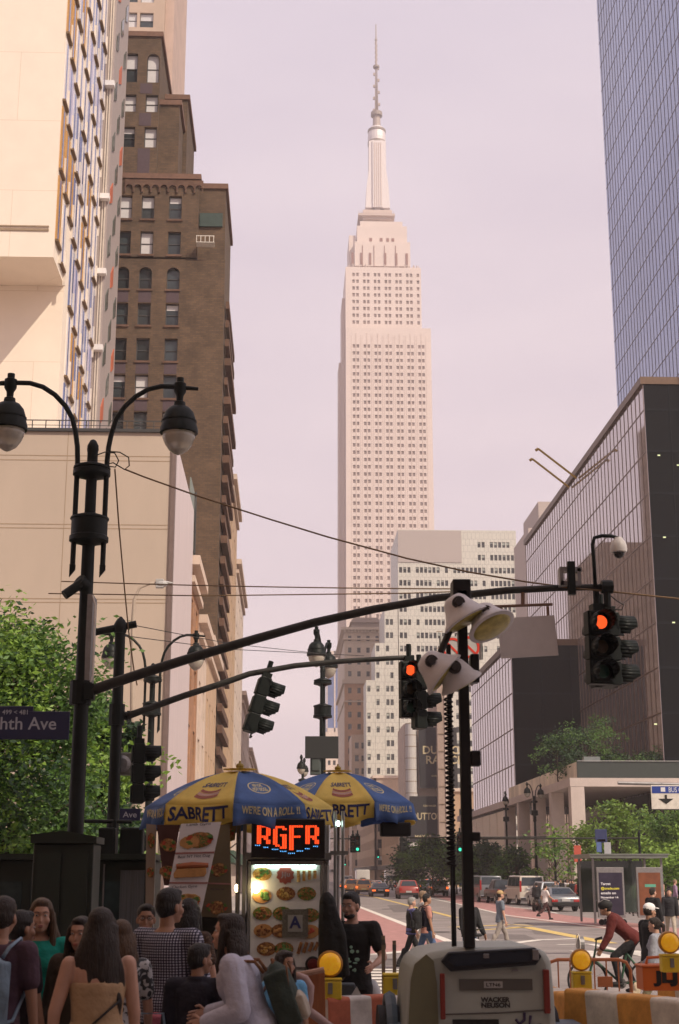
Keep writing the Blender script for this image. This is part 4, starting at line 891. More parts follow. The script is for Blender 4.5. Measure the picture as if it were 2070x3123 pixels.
# bus lane sign right edge
YB2 = 38; c = PY(2054,2431,YB2); t = thing('lane_sign', 'blue and white bus lane sign with a black arrow at the right edge', 'sign', c); ww, hh = SZ(134,YB2), SZ(66,YB2)
b = MB(); b.cb((0,0,0), (ww+.06,.03,hh+.06)); b.build('sign_plate', M_wp, t, bevel=.01)
b = MB(); b.box((-ww/2,-.022,hh*.18), (ww/2,-.016,hh/2)); b.build('blue_band', mat('sign_blue', (.02,.05,.28), .5), t)
b = MB(); b.box((-ww/2-.05,-.02,-hh/2-.05), (ww/2+.05,-.016,-hh/2-.03)); x_ = -ww/2+SZ(42,YB2); 
b.prism([(-.03,.02),(.03,.02),(.03,-.08),(.2,-.08),(.0,-.22),(-.2,-.08),(-.03,-.08)], (x_,-.024,.04), (1,0,0), (0,0,1), (0,.006,0)); b.build('arrow', M_rub, t)
b = MB(); text(b, 'BUS ONLY', (.18,-.022,hh*.34), (1,0,0), (0,0,1), .13, .62, t=.003); x_ = -ww/2+SZ(34,YB2)
b.build('lettering', mat('sign_letter_bright', (.7,.7,.72), .5), t); b = MB(); b.box((x_-.06,-.027,hh*.25), (x_+.06,-.0225,hh*.45)); b.build('bus_icon', mat('sign_letter_bright', (.7,.7,.72), .5), t)
b = MB(); z_ = Z(2390,YB2,2000)-c.z; b.cyl((SZ(-170,YB2),0.06,z_+.02), (2.4,.06,z_-.06), .045, n=10); b.cyl((-.3,.03,hh/2), (-.3,.03,z_+.02), .02, n=6); b.cyl((.4,.03,hh/2), (.4,.03,z_), .02, n=6); b.cyl((2.4,.06,-c.z+.13), (2.4,.06,z_+.4), .1, n=12); b.build('support_arm', M_steel, t, smooth='auto')
# small bits on the big lamp: camera pointing left, vertical fluorescent like plate
t = thing('wall_camera', 'black tube camera angled down left on the large lamp pole', 'camera', PY(238,1775,Y1-.1)); o = t.location.copy()
b = MB(); b.cyl(PY(252,1776,Y1-.1)-o, PY(196,1815,Y1-.2)-o, .075, .075, 12); b.cyl(PY(240,1770,Y1-.1)-o, PY(262,1790,Y1)-o, .12, n=12); b.build('tube_housing', M_pole, t, smooth='auto')
t = thing('sign_blade', 'white edged sign seen edge on strapped to the large lamp pole', 'sign', PY(281,1950,Y1-.1)); o = t.location.copy()
b = MB(); A = [PY(x_,y_,Y1-.1)-o for x_, y_ in ((282,1815),(291,1845),(283,2062),(276,2080))]; b.tube(A, .015, 6); b.build('white_edge', M_wp, t); b = MB(); b.box(PY(272,2075,Y1-.1)-o, PY(280,1830,Y1+.4)-o); b.build('sign_plate', M_steel, t)
# overhead wires
def wire(label, pts, r_=.012, sag=0, m=M_pole2, n=14):
    P = [PY(*p) for p in pts]
    if len(P) == 2 and sag: P = [P[0].lerp(P[1], k/n) - Vector((0,0,sag*4*(k/n)*(1-k/n))) for k in range(n+1)]
    o = P[0]; b = MB(); b.tube([p-o for p in P], r_, 5); ob = b.build('wire', m, fix=False); ob.location = o; tag(ob, label, 'cable')
M_w = mat('weathered_cable', (.16,.10,.05), .8)
wire('brown cable sloping down right from the big lamp to the arm end', [(382,1432,Y1),(440,1455,Y1),(603,1513,Y1-.2),(820,1583,Y1-.4),(1000,1638,Y1-.6),(1240,1703,Y1-.9),(1430,1745,Y1-1.1),(1600,1774,Y1-1.3),(1740,1793,YE1),(1850,1803,YE1),(2075,1827,YE1-.4)], .014, m=M_w)
wire('upper horizontal cable crossing behind the big lamp', [(188,1773,28),(1400,1796,24)], .012, .03, m=M_w)
wire('lower horizontal cable crossing behind the big lamp', [(148,1810,28),(620,1817,27),(1250,1809,25),(1600,1797,24)], .012, m=M_w)
wire('cable hanging almost straight down from the big lamp', [(350,1430,Y1),(362,1600,Y1+1),(378,1780,Y1+3),(392,1925,Y2),(408,2040,Y2),(418,2090,Y2)], .013, m=M_w)
wire('thin cable from the second pole crossbar to the centre lamp', [(414,1908,Y2),(700,1963,35),(975,1993,44)], .009)
wire('second thin cable from the left poles to the centre', [(372,1938,Y2),(700,1980,35),(1110,2000,44)], .009)
wire('looped cable coil beside the big lamp top', [(290,1390,Y1-.1),(320,1379,Y1-.1),(350,1382,Y1-.1),(362,1405,Y1-.1),(352,1425,Y1-.1),(330,1422,Y1-.1),(326,1416,Y1-.1),(345,1411,Y1-.1),(380,1432,Y1-.1),(394,1420,Y1-.1),(392,1395,Y1-.1),(365,1379,Y1-.1),(335,1377,Y1-.1)], .011)
wire('cable loop drooping from the arm end bracket', [(1840,1800,YE1),(1880,1832,YE1),(1902,1845,YE1),(1895,1860,YE1),(1868,1858,YE1),(1850,1842,YE1)], .010)
t = thing('street_light', 'pale cobra head street light in front of the sand coloured block', 'street light', (X(403,50,2300),50,0)); o = t.location.copy()
b = MB(); b.tube([PY(x_,y_,50)-o for x_, y_ in ((403,2650),(404,2100),(405,1900),(409,1830),(425,1793),(455,1780),(480,1777))], [.11,.09,.07,.06,.05,.05,.05], 8); b.build('pole', mat('pale_pole', (.42,.34,.27), .6), t, smooth=True)
b = MB(); b.ball(PY(492,1781,50)-o, (.25,.15,.12)); b.cb(PY(487,1780,50)-o, (.28,.2,.32)); b.cyl(PY(500,1776,50)-o, PY(528,1778,50)-o, .07, .02); b.build('lamp_head', M_sw, t, bevel=.04)
# far traffic signals down the street
for i, (px, py, Y_, lit, rz_) in enumerate(((1076,2600,95,None,R(180)),(1090,2598,97,'green',R(175)),(1228,2597,112,None,R(-80)),(1403,2600,85,'green',R(180)),(1153,2618,190,'green',R(180)),(1052,2640,240,'green',R(180)),(1212,2640,230,'green',R(180)))):
    signal((X(px,Y_,py),Y_,Z(py,Y_,px)), rz_, ['dark far signal head hanging above the taxis','far green signal above the orange taxis','far dark side view signal right of the parasol','green signal just left of the floodlight mast','tiny green signal over the middle of the street','tiny green signal at the far left of the street','tiny green signal beside the far street trees'][i], lit=lit)
    if i in (0,2,3):
        t_, o_ = arm_pole('signal_pole', ['thin far signal pole at the left kerb behind the vendor','thin far signal pole with an arm above the red car','','far signal pole hidden behind the floodlight mast'][0 if i == 0 else 1 if i == 2 else 3], 'pole', ((-.9 if i < 2 else 20.9),Y_,.13), Z(py-50,Y_,px), .09, .07, [((-.9 if i < 2 else 20.9),Y_,Z(py-48,Y_,px)-.05),(X(px,Y_,py),Y_,Z(py-42,Y_,px))], .05)

# ------------------------------------------------------------ trees
M_bark = mat('bark', (.07,.05,.035), .95, var=.3, scale=9, bump=.5)
def leafmat(nm, c):
    m = mat(nm, c, .55, var=.45, scale=2.5, rnd=.15, bump=0); n = m.node_tree; b_ = n.nodes['Principled BSDF']
    lp_ = n.nodes.new('ShaderNodeBsdfTranslucent'); mx_ = n.nodes.new('ShaderNodeMixShader'); mx_.inputs[0].default_value = .35
    out = [x for x in n.nodes if x.type == 'OUTPUT_MATERIAL'][0]; src = b_.inputs['Base Color'].links[0].from_socket
    n.links.new(src, lp_.inputs[0]); n.links.new(b_.outputs[0], mx_.inputs[1]); n.links.new(lp_.outputs[0], mx_.inputs[2]); n.links.new(mx_.outputs[0], out.inputs[0]); return m
LF = [leafmat('leaf_bright', (.20,.33,.05)), leafmat('leaf_mid', (.095,.19,.04)), leafmat('leaf_dark', (.03,.07,.028)), leafmat('leaf_yellow', (.17,.26,.05))]
def leaves(mb, c, rad, n, ls, rnd, droop=.3):
    for _ in range(n):
        d = Vector((rnd.gauss(0,1), rnd.gauss(0,1), rnd.gauss(0,1))).normalized(); r_ = rnd.random()**.45
        p = Vector(c) + Vector((d.x*rad[0], d.y*rad[1], d.z*rad[2]))*r_
        a = Vector((rnd.gauss(0,1), rnd.gauss(0,1), rnd.gauss(0,.5)-droop)).normalized(); s_ = ls*rnd.uniform(.6,1.3); u_ = a.orthogonal().normalized(); u_.rotate(Matrix.Rotation(rnd.uniform(0,6.28),3,a))
        w_ = s_*.45; mb._add([p, p+a*s_*.5+u_*w_*.5, p+a*s_, p+a*s_*.5-u_*w_*.5], [(0,1,2,3)])
def tree(loc, H, R_, label, seed=1, nblob=26, nleaf=110, ls=.16, trunk=.12, base=.35, mats=(0,1,2), cols=None, group=None, sparse=1.0, sz=1.0):
    rnd = random.Random(seed); t = thing('tree', label, 'tree', loc, rnd.uniform(0,.2), group)
    b = MB(); hb_ = H*base; b.tube([(0,0,0),(.03,.02,hb_*.5),(-.02,.03,hb_),(.05,0,H*.7),(0,0,H*.92)], [trunk*1.15,trunk*.95,trunk*.8,trunk*.45,trunk*.12], 8)
    blobs = []
    for i in range(nblob):
        a = rnd.uniform(0,6.283); hz = rnd.uniform(0,1)**.8; env = math.sin(math.pi*min(1,(.18+.80*hz)))**.7; rr_ = R_*env*rnd.uniform(.35,1.0)
        c = Vector((math.cos(a)*rr_, math.sin(a)*rr_, hb_+ (H-hb_)*(.08+.86*hz))); blobs.append(c)
    for c in blobs[::2]:
        s_ = Vector((0,0,max(hb_*.8, c.z*.62))); mid = s_.lerp(c, .5)+Vector((0,0,.12)); b.tube([s_, mid, c], [trunk*.38,trunk*.22,trunk*.05], 5)
    b.build('trunk', M_bark, t, smooth=True)
    ms = [MB() for _ in mats]
    for c in blobs:
        k = rnd.randrange(len(mats)); br = R_*rnd.uniform(.22,.42)*sz
        for sub in range(3):
            cc = c+Vector((rnd.gauss(0,br*.5), rnd.gauss(0,br*.5), rnd.gauss(0,br*.4))); leaves(ms[k if rnd.random() < .7 else rnd.randrange(len(mats))], cc, (br,br,br*.7), int(nleaf*sparse/3), ls, rnd)
    cr_ = MB(); 
    for i, m_ in enumerate(ms): cr_.m = i; cr_.M = None; cr_._add(m_.v, m_.f)
    cr_.build('crown', [LF[k] for k in mats], t, fix=False)
    return t
tree((X(-12,33,2500),33,.0), 7.9, 2.7, 'big leafy green tree at the left edge behind the avenue sign', 5, 120, 430, .165, .13, .12, (0,1,1,2))
tree((X(292,36,2500),36.5,.0), 6.6, 1.05, 'narrow leafy tree between the two left poles', 8, 44, 330, .16, .10, .22, (0,1,2))
GT = 'street trees along the right pavement'
for i, (px, Y_, yt, Rm, mt, sp, lb) in enumerate((
    (1250,170,2585,2.3,(1,2),1,'dark green bushy street tree right of the far cars'), (1318,150,2560,2.9,(1,2),1,'largest dark street tree behind the silver car'), (1390,160,2575,2.6,(1,2),1,'dark street tree just left of the floodlight mast'),
    (1480,140,2575,2.6,(1,2),1,'street tree just right of the floodlight mast above the grey van'), (1572,130,2590,1.8,(1,2),.35,'street tree in front of the bright stone panels'),
    (1690,112,2520,2.0,(0,3,1),.2,'thin yellow green young tree between the stone columns'), (1800,104,2510,1.8,(0,3),.6,'bright young tree in front of the right corner column'),
    (1880,100,2440,2.2,(0,3,1),.6,'bright pale green tree with gaps behind the bus stop'), (1985,112,2480,3.0,(1,0),1,'full mid green tree behind the bus shelter'), (2075,96,2470,2.8,(1,0),1,'full green tree at the right edge by the bus lane sign'))):
    H = Z(yt, Y_, px)-.13; tree((X(px,Y_,2600),Y_,.13), H, Rm, lb, 20+i, 30, 150, .42 if mt == (1,2) else .33, .1, .18, mt, group=GT, sparse=sp)
# roof garden
for i, (px, yt, Rm, lb) in enumerate(((1700,2240,2.3,'dark roof garden tree left of the pair'),(1795,2185,3.0,'taller pointed roof garden tree against the black wall'),(1860,2290,2.0,'low roof garden tree right of the pointed one'),(1990,2300,2.4,'low roof garden shrub near the right edge'))):
    Y_ = 124; tree((X(px,Y_,2350),Y_,zt if False else Z(2378,YP,1760)), Z(yt,Y_,px)-Z(2378,YP,1760), Rm, lb, 40+i, 22, 120, .28, .08, .15, (2,1), group='roof garden trees')
# ------------------------------------------------------------ people
SK = {'light': mat('skin_light', (.52,.30,.215), .55, var=.08, scale=12), 'tan': mat('skin_tan', (.36,.195,.125), .55, var=.08, scale=12), 'brown': mat('skin_brown', (.15,.075,.045), .55, var=.08, scale=12)}
def hairmat(nm, c): return mat(nm, c, .5, var=.5, scale=14, stretch=(6,6,.6), bump=.6, bscale=22)
HR = {'black': hairmat('hair_black', (.010,.008,.007)), 'dark': hairmat('hair_dark_brown', (.022,.013,.008)), 'brown': hairmat('hair_brown', (.09,.048,.022)), 'grey': hairmat('hair_grey', (.30,.29,.28)), 'light': hairmat('hair_light', (.24,.16,.10))}
M_eye = mat('eye_white', (.5,.48,.45), .3); M_iris = mat('iris_dark', (.02,.012,.008), .2); M_lip = mat('lip', (.30,.10,.08), .5)
def cloth(nm, c, var=.14, rough=.9): return mat('cloth_'+nm, c, rough, var=var, scale=5, bump=.7, bscale=8)
def plaid(nm, c1, c2, s_=26, hard=.5):
    if nm in MATS: return MATS[nm]
    m = bpy.data.materials.new(nm); m.use_nodes = True; n = m.node_tree; b = n.nodes['Principled BSDF']; b.inputs['Roughness'].default_value = .9
    t = n.nodes.new('ShaderNodeTexCoord'); outs = []
    for ax in ('X','Z'):
        w_ = n.nodes.new('ShaderNodeTexWave'); w_.bands_direction = ax; w_.inputs['Scale'].default_value = s_/2; w_.inputs['Distortion'].default_value = .6; w_.inputs['Detail'].default_value = 1; n.links.new(t.outputs['Object'], w_.inputs[0]); outs.append(w_.outputs['Fac'] if 'Fac' in w_.outputs else w_.outputs[1])
    a = n.nodes.new('ShaderNodeMath'); a.operation = 'MULTIPLY'; n.links.new(outs[0], a.inputs[0]); n.links.new(outs[1], a.inputs[1])
    r_ = n.nodes.new('ShaderNodeValToRGB'); r_.color_ramp.elements[0].position = .15; r_.color_ramp.elements[0].color = (*c1,1); r_.color_ramp.elements[1].position = .5; r_.color_ramp.elements[1].color = (*c2,1)
    n.links.new(a.outputs[0], r_.inputs[0]); n.links.new(r_.outputs[0], b.inputs['Base Color']); MATS[nm] = m; return m
def blotch(nm, c1, c2, sc_=14, pos=.5, dist=1.5):
    if nm in MATS: return MATS[nm]
    m = bpy.data.materials.new(nm); m.use_nodes = True; n = m.node_tree; b = n.nodes['Principled BSDF']; b.inputs['Roughness'].default_value = .9
    t = n.nodes.new('ShaderNodeTexCoord'); v = n.nodes.new('ShaderNodeTexNoise'); v.inputs['Scale'].default_value = sc_; v.inputs['Detail'].default_value = 1; v.inputs['Distortion'].default_value = dist; n.links.new(t.outputs['Object'], v.inputs['Vector'])
    r_ = n.nodes.new('ShaderNodeValToRGB'); r_.color_ramp.interpolation = 'CONSTANT'; r_.color_ramp.elements[0].color = (*c1,1); r_.color_ramp.elements[1].position = pos; r_.color_ramp.elements[1].color = (*c2,1)
    n.links.new(v.outputs[0], r_.inputs[0]); n.links.new(r_.outputs[0], b.inputs['Base Color']); MATS[nm] = m; return m

def rings_loft(mb, rings, T, n=18):
    """rings: (z, rx, ry, y) ; T maps upright points into the posed torso"""
    vs = []
    for z_, rx, ry, cy in rings:
        for i in range(n): a = 2*math.pi*i/n; vs.append(T(Vector((math.cos(a)*rx, cy+math.sin(a)*ry, z_))))
    k = len(rings); fs = [(j*n+i, j*n+(i+1) % n, (j+1)*n+(i+1) % n, (j+1)*n+i) for j in range(k-1) for i in range(n)] + [tuple(range(n-1,-1,-1)), tuple(range((k-1)*n, k*n))]
    mb._add(vs, fs)
def cap(mb, a, b_, r0, r1, n=10):
    mb.cyl(a, b_, r0, r1, n); mb.ball(a, r0*1.0, n, 6); mb.ball(b_, r1*1.0, n, 6)
def person(label, loc, face, H=1.72, skin='light', hair='dark', hairstyle='short', top=None, topc=None, bottom='trousers', botc=None, shoe=None, lean=0, hyaw=0, hpitch=0,
           arms=((5,8,12,4),(5,8,12,4)), legs=((0,3,0),(0,3,0)), female=False, lod=1, collar=None, group=None, crouch=0, twist=0, build_=1.0, sink=0, handpose=.35, child=False):
    """lod 2 near, 1 middle, 0 far. local frame: faces +Y, right hand on +X. arms: (upper fwd, upper out, fore fwd, fore out) for left(-X), right(+X)"""
    k = H/1.75; t = thing('person', label, 'person', loc, face, group); t.scale = (k,)*3
    vox = {2:.0095, 1:.015, 0:.024}[lod]; B = build_
    hipz = .93; piv = Vector((0,0,.98)); Rl = Matrix.Rotation(-R(lean), 3, 'X') @ Matrix.Rotation(R(twist), 3, 'Z')
    # legs first, to plant the lower foot on the ground
    def dirv(s_, a, o_): a = R(a); o_ = R(o_); return Vector((s_*math.sin(o_), math.sin(a)*math.cos(o_), -math.cos(a)*math.cos(o_)))
    L_ = []
    for s_, (a1, o1, a2) in zip((-1,1), legs):
        hip = Vector((s_*.088*B,0,hipz)); kn = hip + dirv(s_, a1, o1)*.42; an = kn + dirv(s_, a2, o1*.4)*.42; L_.append([hip, kn, an])
    dz = .085 - min(q[2].z for q in L_)
    for q in L_:
        for v in q: v.z += dz
    piv.z += dz
    T = lambda p: piv + Rl @ (p + Vector((0,0,dz)) - piv)
    sw = .165 if female else .185; sw *= B
    sh = [T(Vector((s_*sw,-.005,1.425))) for s_ in (-1,1)]
    A_ = []
    for s_, S, (a1, o1, a2, o2) in zip((-1,1), sh, arms):
        el_ = S + Rl @ dirv(s_, a1, o1)*.285; wr = el_ + Rl @ dirv(s_, a2, o2)*.25; A_.append([S, el_, wr])
    nb = T(Vector((0,-.01,1.47))); hq = Rl.copy() @ Matrix.Rotation(R(hyaw),3,'Z') @ Matrix.Rotation(-R(hpitch),3,'X')
    hc = T(Vector((0,.0,1.53))) + hq @ Vector((0,.025,.10)); Q = hq.to_quaternion()
    hp = lambda x_, y_, z_: hc + hq @ Vector((x_,y_,z_))
    # body: torso, neck, head, limbs, hands in one skin
    b = MB(); hw = .165*B if female else .155*B; ww = .118*B if female else .135*B
    torso = [(.86,.10*B,.09*B,0),(.93,hw,.112*B,-.008),(1.0,hw*.97,.112*B,-.01),(1.1,ww,.092*B,0),(1.2,ww*1.08,.096*B,.005),(1.32,.152*B,.112*B,.008),(1.40,.162*B,.10*B,.0),(1.455,.12*B,.07*B,-.01),(1.49,.06,.055,-.01)]
    rings_loft(b, torso, T); cap(b, nb, hp(0,-.03,-.05), .054, .05)
    if female:
        for s_ in (-1,1): b.ball(T(Vector((s_*.072,.085,1.30))), (.062,.052,.06))
    b.ball(hp(0,-.008,.035), (.073,.093,.088), 14, 10, Q); b.ball(hp(0,.018,-.04), (.058,.068,.072), 12, 8, Q); b.ball(hp(0,.058,-.088), (.028,.026,.022), 8, 6, Q)
    if lod:
        b._add([hp(-.017,.07,-.035), hp(.017,.07,-.035), hp(0,.112,-.03), hp(0,.082,.028), hp(0,.06,-.045)], [(0,1,2),(0,2,3),(1,3,2),(0,4,1),(0,3,4),(1,4,3)])
        b.ball(hp(0,.081,.036), (.034,.009,.007), 8, 6, Q); b.ball(hp(0,.083,-.062), (.024,.013,.010), 8, 6, Q)
        for s_ in (-1,1): b.ball(hp(s_*.075,-.008,-.01), (.012,.022,.032), 8, 6, Q); b.ball(hp(s_*.042,.055,-.025), (.025,.028,.026), 8, 6, Q)
    for (S, el_, wr), s_ in zip(A_, (-1,1)):
        cap(b, S, el_, .049*B, .038*B); cap(b, el_, wr, .038*B, .024)
    for hip, kn, an in L_:
        cap(b, hip, kn, .083*B, .052*B); cap(b, kn, an, .052*B, .036); b.ball(kn.lerp(an,.3)+Vector((0,-.015,0)), (.055*B,.058*B,.12)); cap(b, an, an+Vector((0,.13,-.05)), .035, .028)
    ex = MB()
    for (S, el_, wr), s_ in zip(A_, (-1,1)):     # hands: palm in the skin, five separate fingers
        d = (wr-el_).normalized(); side = Vector((-s_*1.0,0,0)); pn = (side - d*side.dot(d)); pn = pn.normalized() if pn.length > .1 else Vector((0,0,1)); ax = d.cross(pn).normalized()
        pc = wr + d*.045; q = Matrix((ax, pn, d)).transposed().to_quaternion(); b.ball(pc, (.041,.017,.052), 10, 7, q)
        for j, (off, ln) in enumerate(((-.028,.062),(-.010,.074),(.009,.070),(.027,.056))):
            r_ = .0085; p0 = wr + d*.082 + ax*off*(1 if s_ > 0 else 1); p = [p0]
            dd = d.copy()
            for sgn in range(3): dd = (dd + pn*handpose*(.5+.25*sgn)).normalized(); p.append(p[-1]+dd*ln*(.42,.33,.25)[sgn])
            ex.tube([p0-d*.02]+p, [r_*1.1,r_*1.05,r_,r_*.9,r_*.6], 6)
        fwd = ax*(1 if (ax.y > 0) else -1); p0 = wr + d*.025 + fwd*.028; p1 = p0 + (d*.6+fwd*.75+pn*.2).normalized()*.04; ex.tube([wr+d*.01+fwd*.01, p0, p1, p1+(d+pn*.35).normalized()*.03], [.012,.012,.010,.007], 6)
    fuse(b, 'body', SK[skin], t, vox, 3, ex if lod else None)
    if lod == 2:
        for s_ in (-1,1):
            e = MB(); e.ball(hp(s_*.031,.075,.012), (.0125,.010,.0065), 8, 6, Q); eo = e.build('eye', M_eye, t, smooth=True)
            e = MB(); e.ball(hp(s_*.031,.0815,.0122), (.0055,.005,.0055), 8, 6, Q); e.build('iris', M_iris, eo, smooth=True)
            e = MB(); e.tube([hp(s_*.013,.090,.031), hp(s_*.032,.092,.037), hp(s_*.052,.075,.030)], [.002,.0035,.0015], 5); e.build('eyebrow', HR['dark'], t)
        e = MB(); e.ball(hp(0,.0915,-.0575), (.022,.006,.0045), 10, 5, Q); e.ball(hp(0,.0905,-.066), (.019,.007,.006), 10, 5, Q); e.build('lips', M_lip, t, smooth=True)
    # hair
    h = MB(); hm = HR.get(hair)
    if hairstyle and hm:
        h.ball(hp(0,-.022,.052), (.083,.098,.085), 14, 10, Q); h.ball(hp(0,-.035,.01), (.081,.088,.085), 12, 8, Q)
        h.ball(hp(0,.035,.098), (.055,.052,.03), 10, 7, Q)
        if hairstyle == 'short': h.ball(hp(0,-.06,-.03), (.06,.04,.05), 10, 7, Q)
        if hairstyle in ('long','verylong','wavy'):
            ln0 = {'long':.34,'verylong':.56,'wavy':.40}[hairstyle]; dn = Vector((0,0,-1)); bk = hq @ Vector((0,-1,0)); bk.z = 0
            for j in range(9):
                a = (j-4)/4*1.45; ln = ln0*(.82+.22*((j*5) % 4)/3); st = hp(math.sin(a)*.068, -math.cos(a)*.065-.012, .03); pth = []
                for m_ in range(6):
                    f_ = m_/5; pth.append(st + dn*ln*f_ + bk*(.03*math.sin(f_*3)) + Vector((math.sin(f_*9+j)*.012*(2 if hairstyle == 'wavy' else 1)+ math.sin(a)*(.035+.05*(hairstyle == 'verylong'))*f_, 0, 0)))
                h.tube(pth, [.034,.042,.043,.040,.032,.012], 8)
            for s_ in (-1,1):
                h.tube([hp(s_*.070,.02,.06), hp(s_*.084,.028,-.02), hp(s_*.088,.02,-.09), hp(s_*.092,.03,-.09)+Vector((0,0,-ln0*.35)), hp(s_*.09,.03,-.09)+Vector((0,0,-ln0*.65))], [.018,.021,.026,.024,.006], 8)
        if hairstyle == 'bun': h.ball(hp(0,-.12,.05), (.045,.045,.045)); h.ball(hp(0,-.06,-.03), (.06,.04,.04), 10, 7, Q)
        if hairstyle == 'pony': h.tube([hp(0,-.10,.05), hp(0,-.16,.0), hp(0,-.16,-.10), hp(0,-.13,-.20)], [.03,.035,.03,.01], 8); h.ball(hp(0,-.06,-.03), (.058,.04,.04), 10, 7, Q)
        if hairstyle == 'beard': h.ball(hp(0,-.06,-.03), (.06,.04,.05), 10, 7, Q)
        fuse(h, 'hair', hm, t, max(vox, .010), 2)
        if hairstyle == 'beard':
            e = MB(); e.ball(hp(0,.036,-.083), (.057,.052,.034), 12, 8, Q); e.ball(hp(0,.085,-.046), (.026,.012,.006), 8, 6, Q); fuse(e, 'beard', hm, t, .008, 1)
    if hairstyle in ('cap','whitecap'):
        e = MB(); e.ball(hp(0,-.015,.06), (.088,.105,.08), 14, 10, Q); 
        c1 = MB(); c1.ball(hp(0,-.03,.0), (.08,.085,.075), 12, 8, Q); fuse(c1, 'hair', HR['dark'], t, .012, 1)
        e.prism([(-.07,0),(.07,0),(.06,.06),(.03,.09),(-.03,.09),(-.06,.06)], hp(0,.06,.055), hq@Vector((1,0,0)), hq@Vector((0,1,-.15)), hq@Vector((0,0,.012)))
        e.build('cap', cloth('white_cap', (.75,.74,.74)) if hairstyle == 'whitecap' else cloth('tan_cap', (.45,.31,.15)), t, smooth='auto')
    if hairstyle == 'helmet':
        e = MB(); e.ball(hp(0,-.01,.055), (.10,.13,.095), 14, 10, Q); c = e.build('helmet', M_rub, t, smooth=True)
        e = MB()
        for x_ in (-.05,0,.05): e.tube([hp(x_,.09,.11), hp(x_,0,.152), hp(x_,-.09,.12)], .008, 5)
        e.build('helmet_rib', M_steel, t)
    # clothes
    def sleeve(c, frac, infl=.017, cuff=.0):
        for (S, el_, wr) in A_:
            if frac <= 1: cap(c, S, S.lerp(el_, frac), .049*B+infl+.006, .042*B+infl+.008)
            else: cap(c, S, el_, .049*B+infl+.004, .040*B+infl+.004); cap(c, el_, el_.lerp(wr, frac-1), .040*B+infl+.004, .028+infl)
    def up(infl, z0=.9, z1=1.47, flare=0):
        rs = [r_ for r_ in torso if z0 < r_[0] < z1]; out = [(z0, hw+infl+flare, .118*B+infl+flare, -.008)] + [(z_, rx+infl, ry+infl, cy) for z_, rx, ry, cy in rs] + [(z1, .085+infl*.3, .062+infl*.3, -.01)]; return out
    if top:
        c = MB(); infl = .016 if top not in ('jacket','sweater') else .028
        if top == 'strapless':
            rings_loft(c, [(.93,hw+.02,.125*B,-.008),(1.02,hw+.022,.128*B,-.008),(1.1,ww+.028,.11*B,0),(1.2,ww*1.08+.024,.115*B,.005),(1.29,.152*B+.014,.128*B,.01),(1.325,.152*B+.012,.124*B,.01)], T)
            if female: [c.ball(T(Vector((s_*.072,.085,1.285))), (.072,.062,.05)) for s_ in (-1,1)]
        else:
            rings_loft(c, up(infl, .87 if top != 'sweater' else .74, 1.468, .01 if top != 'sweater' else .035), T)
            if female: [c.ball(T(Vector((s_*.072,.085,1.30))), (.075,.065,.072)) for s_ in (-1,1)]
            for S in sh: cap(c, S, T(Vector((0,-.01,1.44))), .052*B+infl, .05)
            if top == 'tshirt': sleeve(c, .62, infl)
            elif top == 'vest': pass
            else: sleeve(c, 1.93 if top != 'rolled' else 1.35, infl)
            if top == 'jacket' or collar: c.lathe([(.06,-.02),(.082,.0),(.078,.045),(.062,.05)], T(Vector((0,-.012,1.46))), 14, Rl.to_quaternion())
        fuse(c, {'tshirt':'t_shirt','strapless':'strapless_top','jacket':'jacket','sweater':'sweater','vest':'vest','rolled':'shirt','shirt':'shirt'}[top], topc, t, max(vox, .011), 4)
    if bottom == 'trousers' or bottom == 'shorts':
        c = MB(); rings_loft(c, [(.85,hw*.9,.11*B,-.005),(.93,hw+.013,.125*B,-.008),(1.0,hw*.97+.012,.124*B,-.01),(1.05,ww+.03,.112*B,-.005)], T)
        for hip, kn, an in L_:
            cap(c, hip+Vector((0,0,-.02)), kn, .092*B, .067*B)
            if bottom == 'trousers': cap(c, kn, kn.lerp(an,.95), .067*B, .056); c.ball(kn.lerp(an,.3)+Vector((0,-.015,0)), (.066*B,.068*B,.12))
        fuse(c, bottom, botc, t, max(vox, .012), 4)
    if bottom == 'skirt':
        c = MB(); n_ = 36; zs = [(1.04,ww+.022,.10*B),(.98,hw+.012,.125),(.88,hw+.03,.14),(.6,hw+.06,.19),(.35,hw+.09,.22)]; vs = []
        for j, (z_, rx, ry) in enumerate(zs):
            for i in range(n_): a = 2*math.pi*i/n_; w__ = 1+.05*j*math.sin(a*7)*.5; vs.append(Vector((math.cos(a)*rx*w__, math.sin(a)*ry*w__, z_+dz)))
        c._add(vs, [(j*n_+i, j*n_+(i+1) % n_, (j+1)*n_+(i+1) % n_, (j+1)*n_+i) for j in range(len(zs)-1) for i in range(n_)]); c.build('skirt', botc, t, smooth=True, fix=False)
    shm = shoe or M_rub
    for (hip, kn, an) in L_:
        c = MB(); ang = 0; 
        c.ball(an+Vector((0,.055,-.035)), (.044,.125,.042), 10, 7); c.box(an+Vector((-.04,-.055,-.085)), an+Vector((.04,.16,-.062))); c.build('shoe', shm, t, smooth='auto')
    t['_k'] = k; INFO[t.name] = dict(T=T, A=A_, hp=hp, sh=sh, Rl=Rl, dz=dz, L=L_)
    return t
INFO = {}
def strap(t, pts, r_, m, name='strap'): b = MB(); b.tube(pts, r_, 6); return b.build(name, m, t, smooth=True)
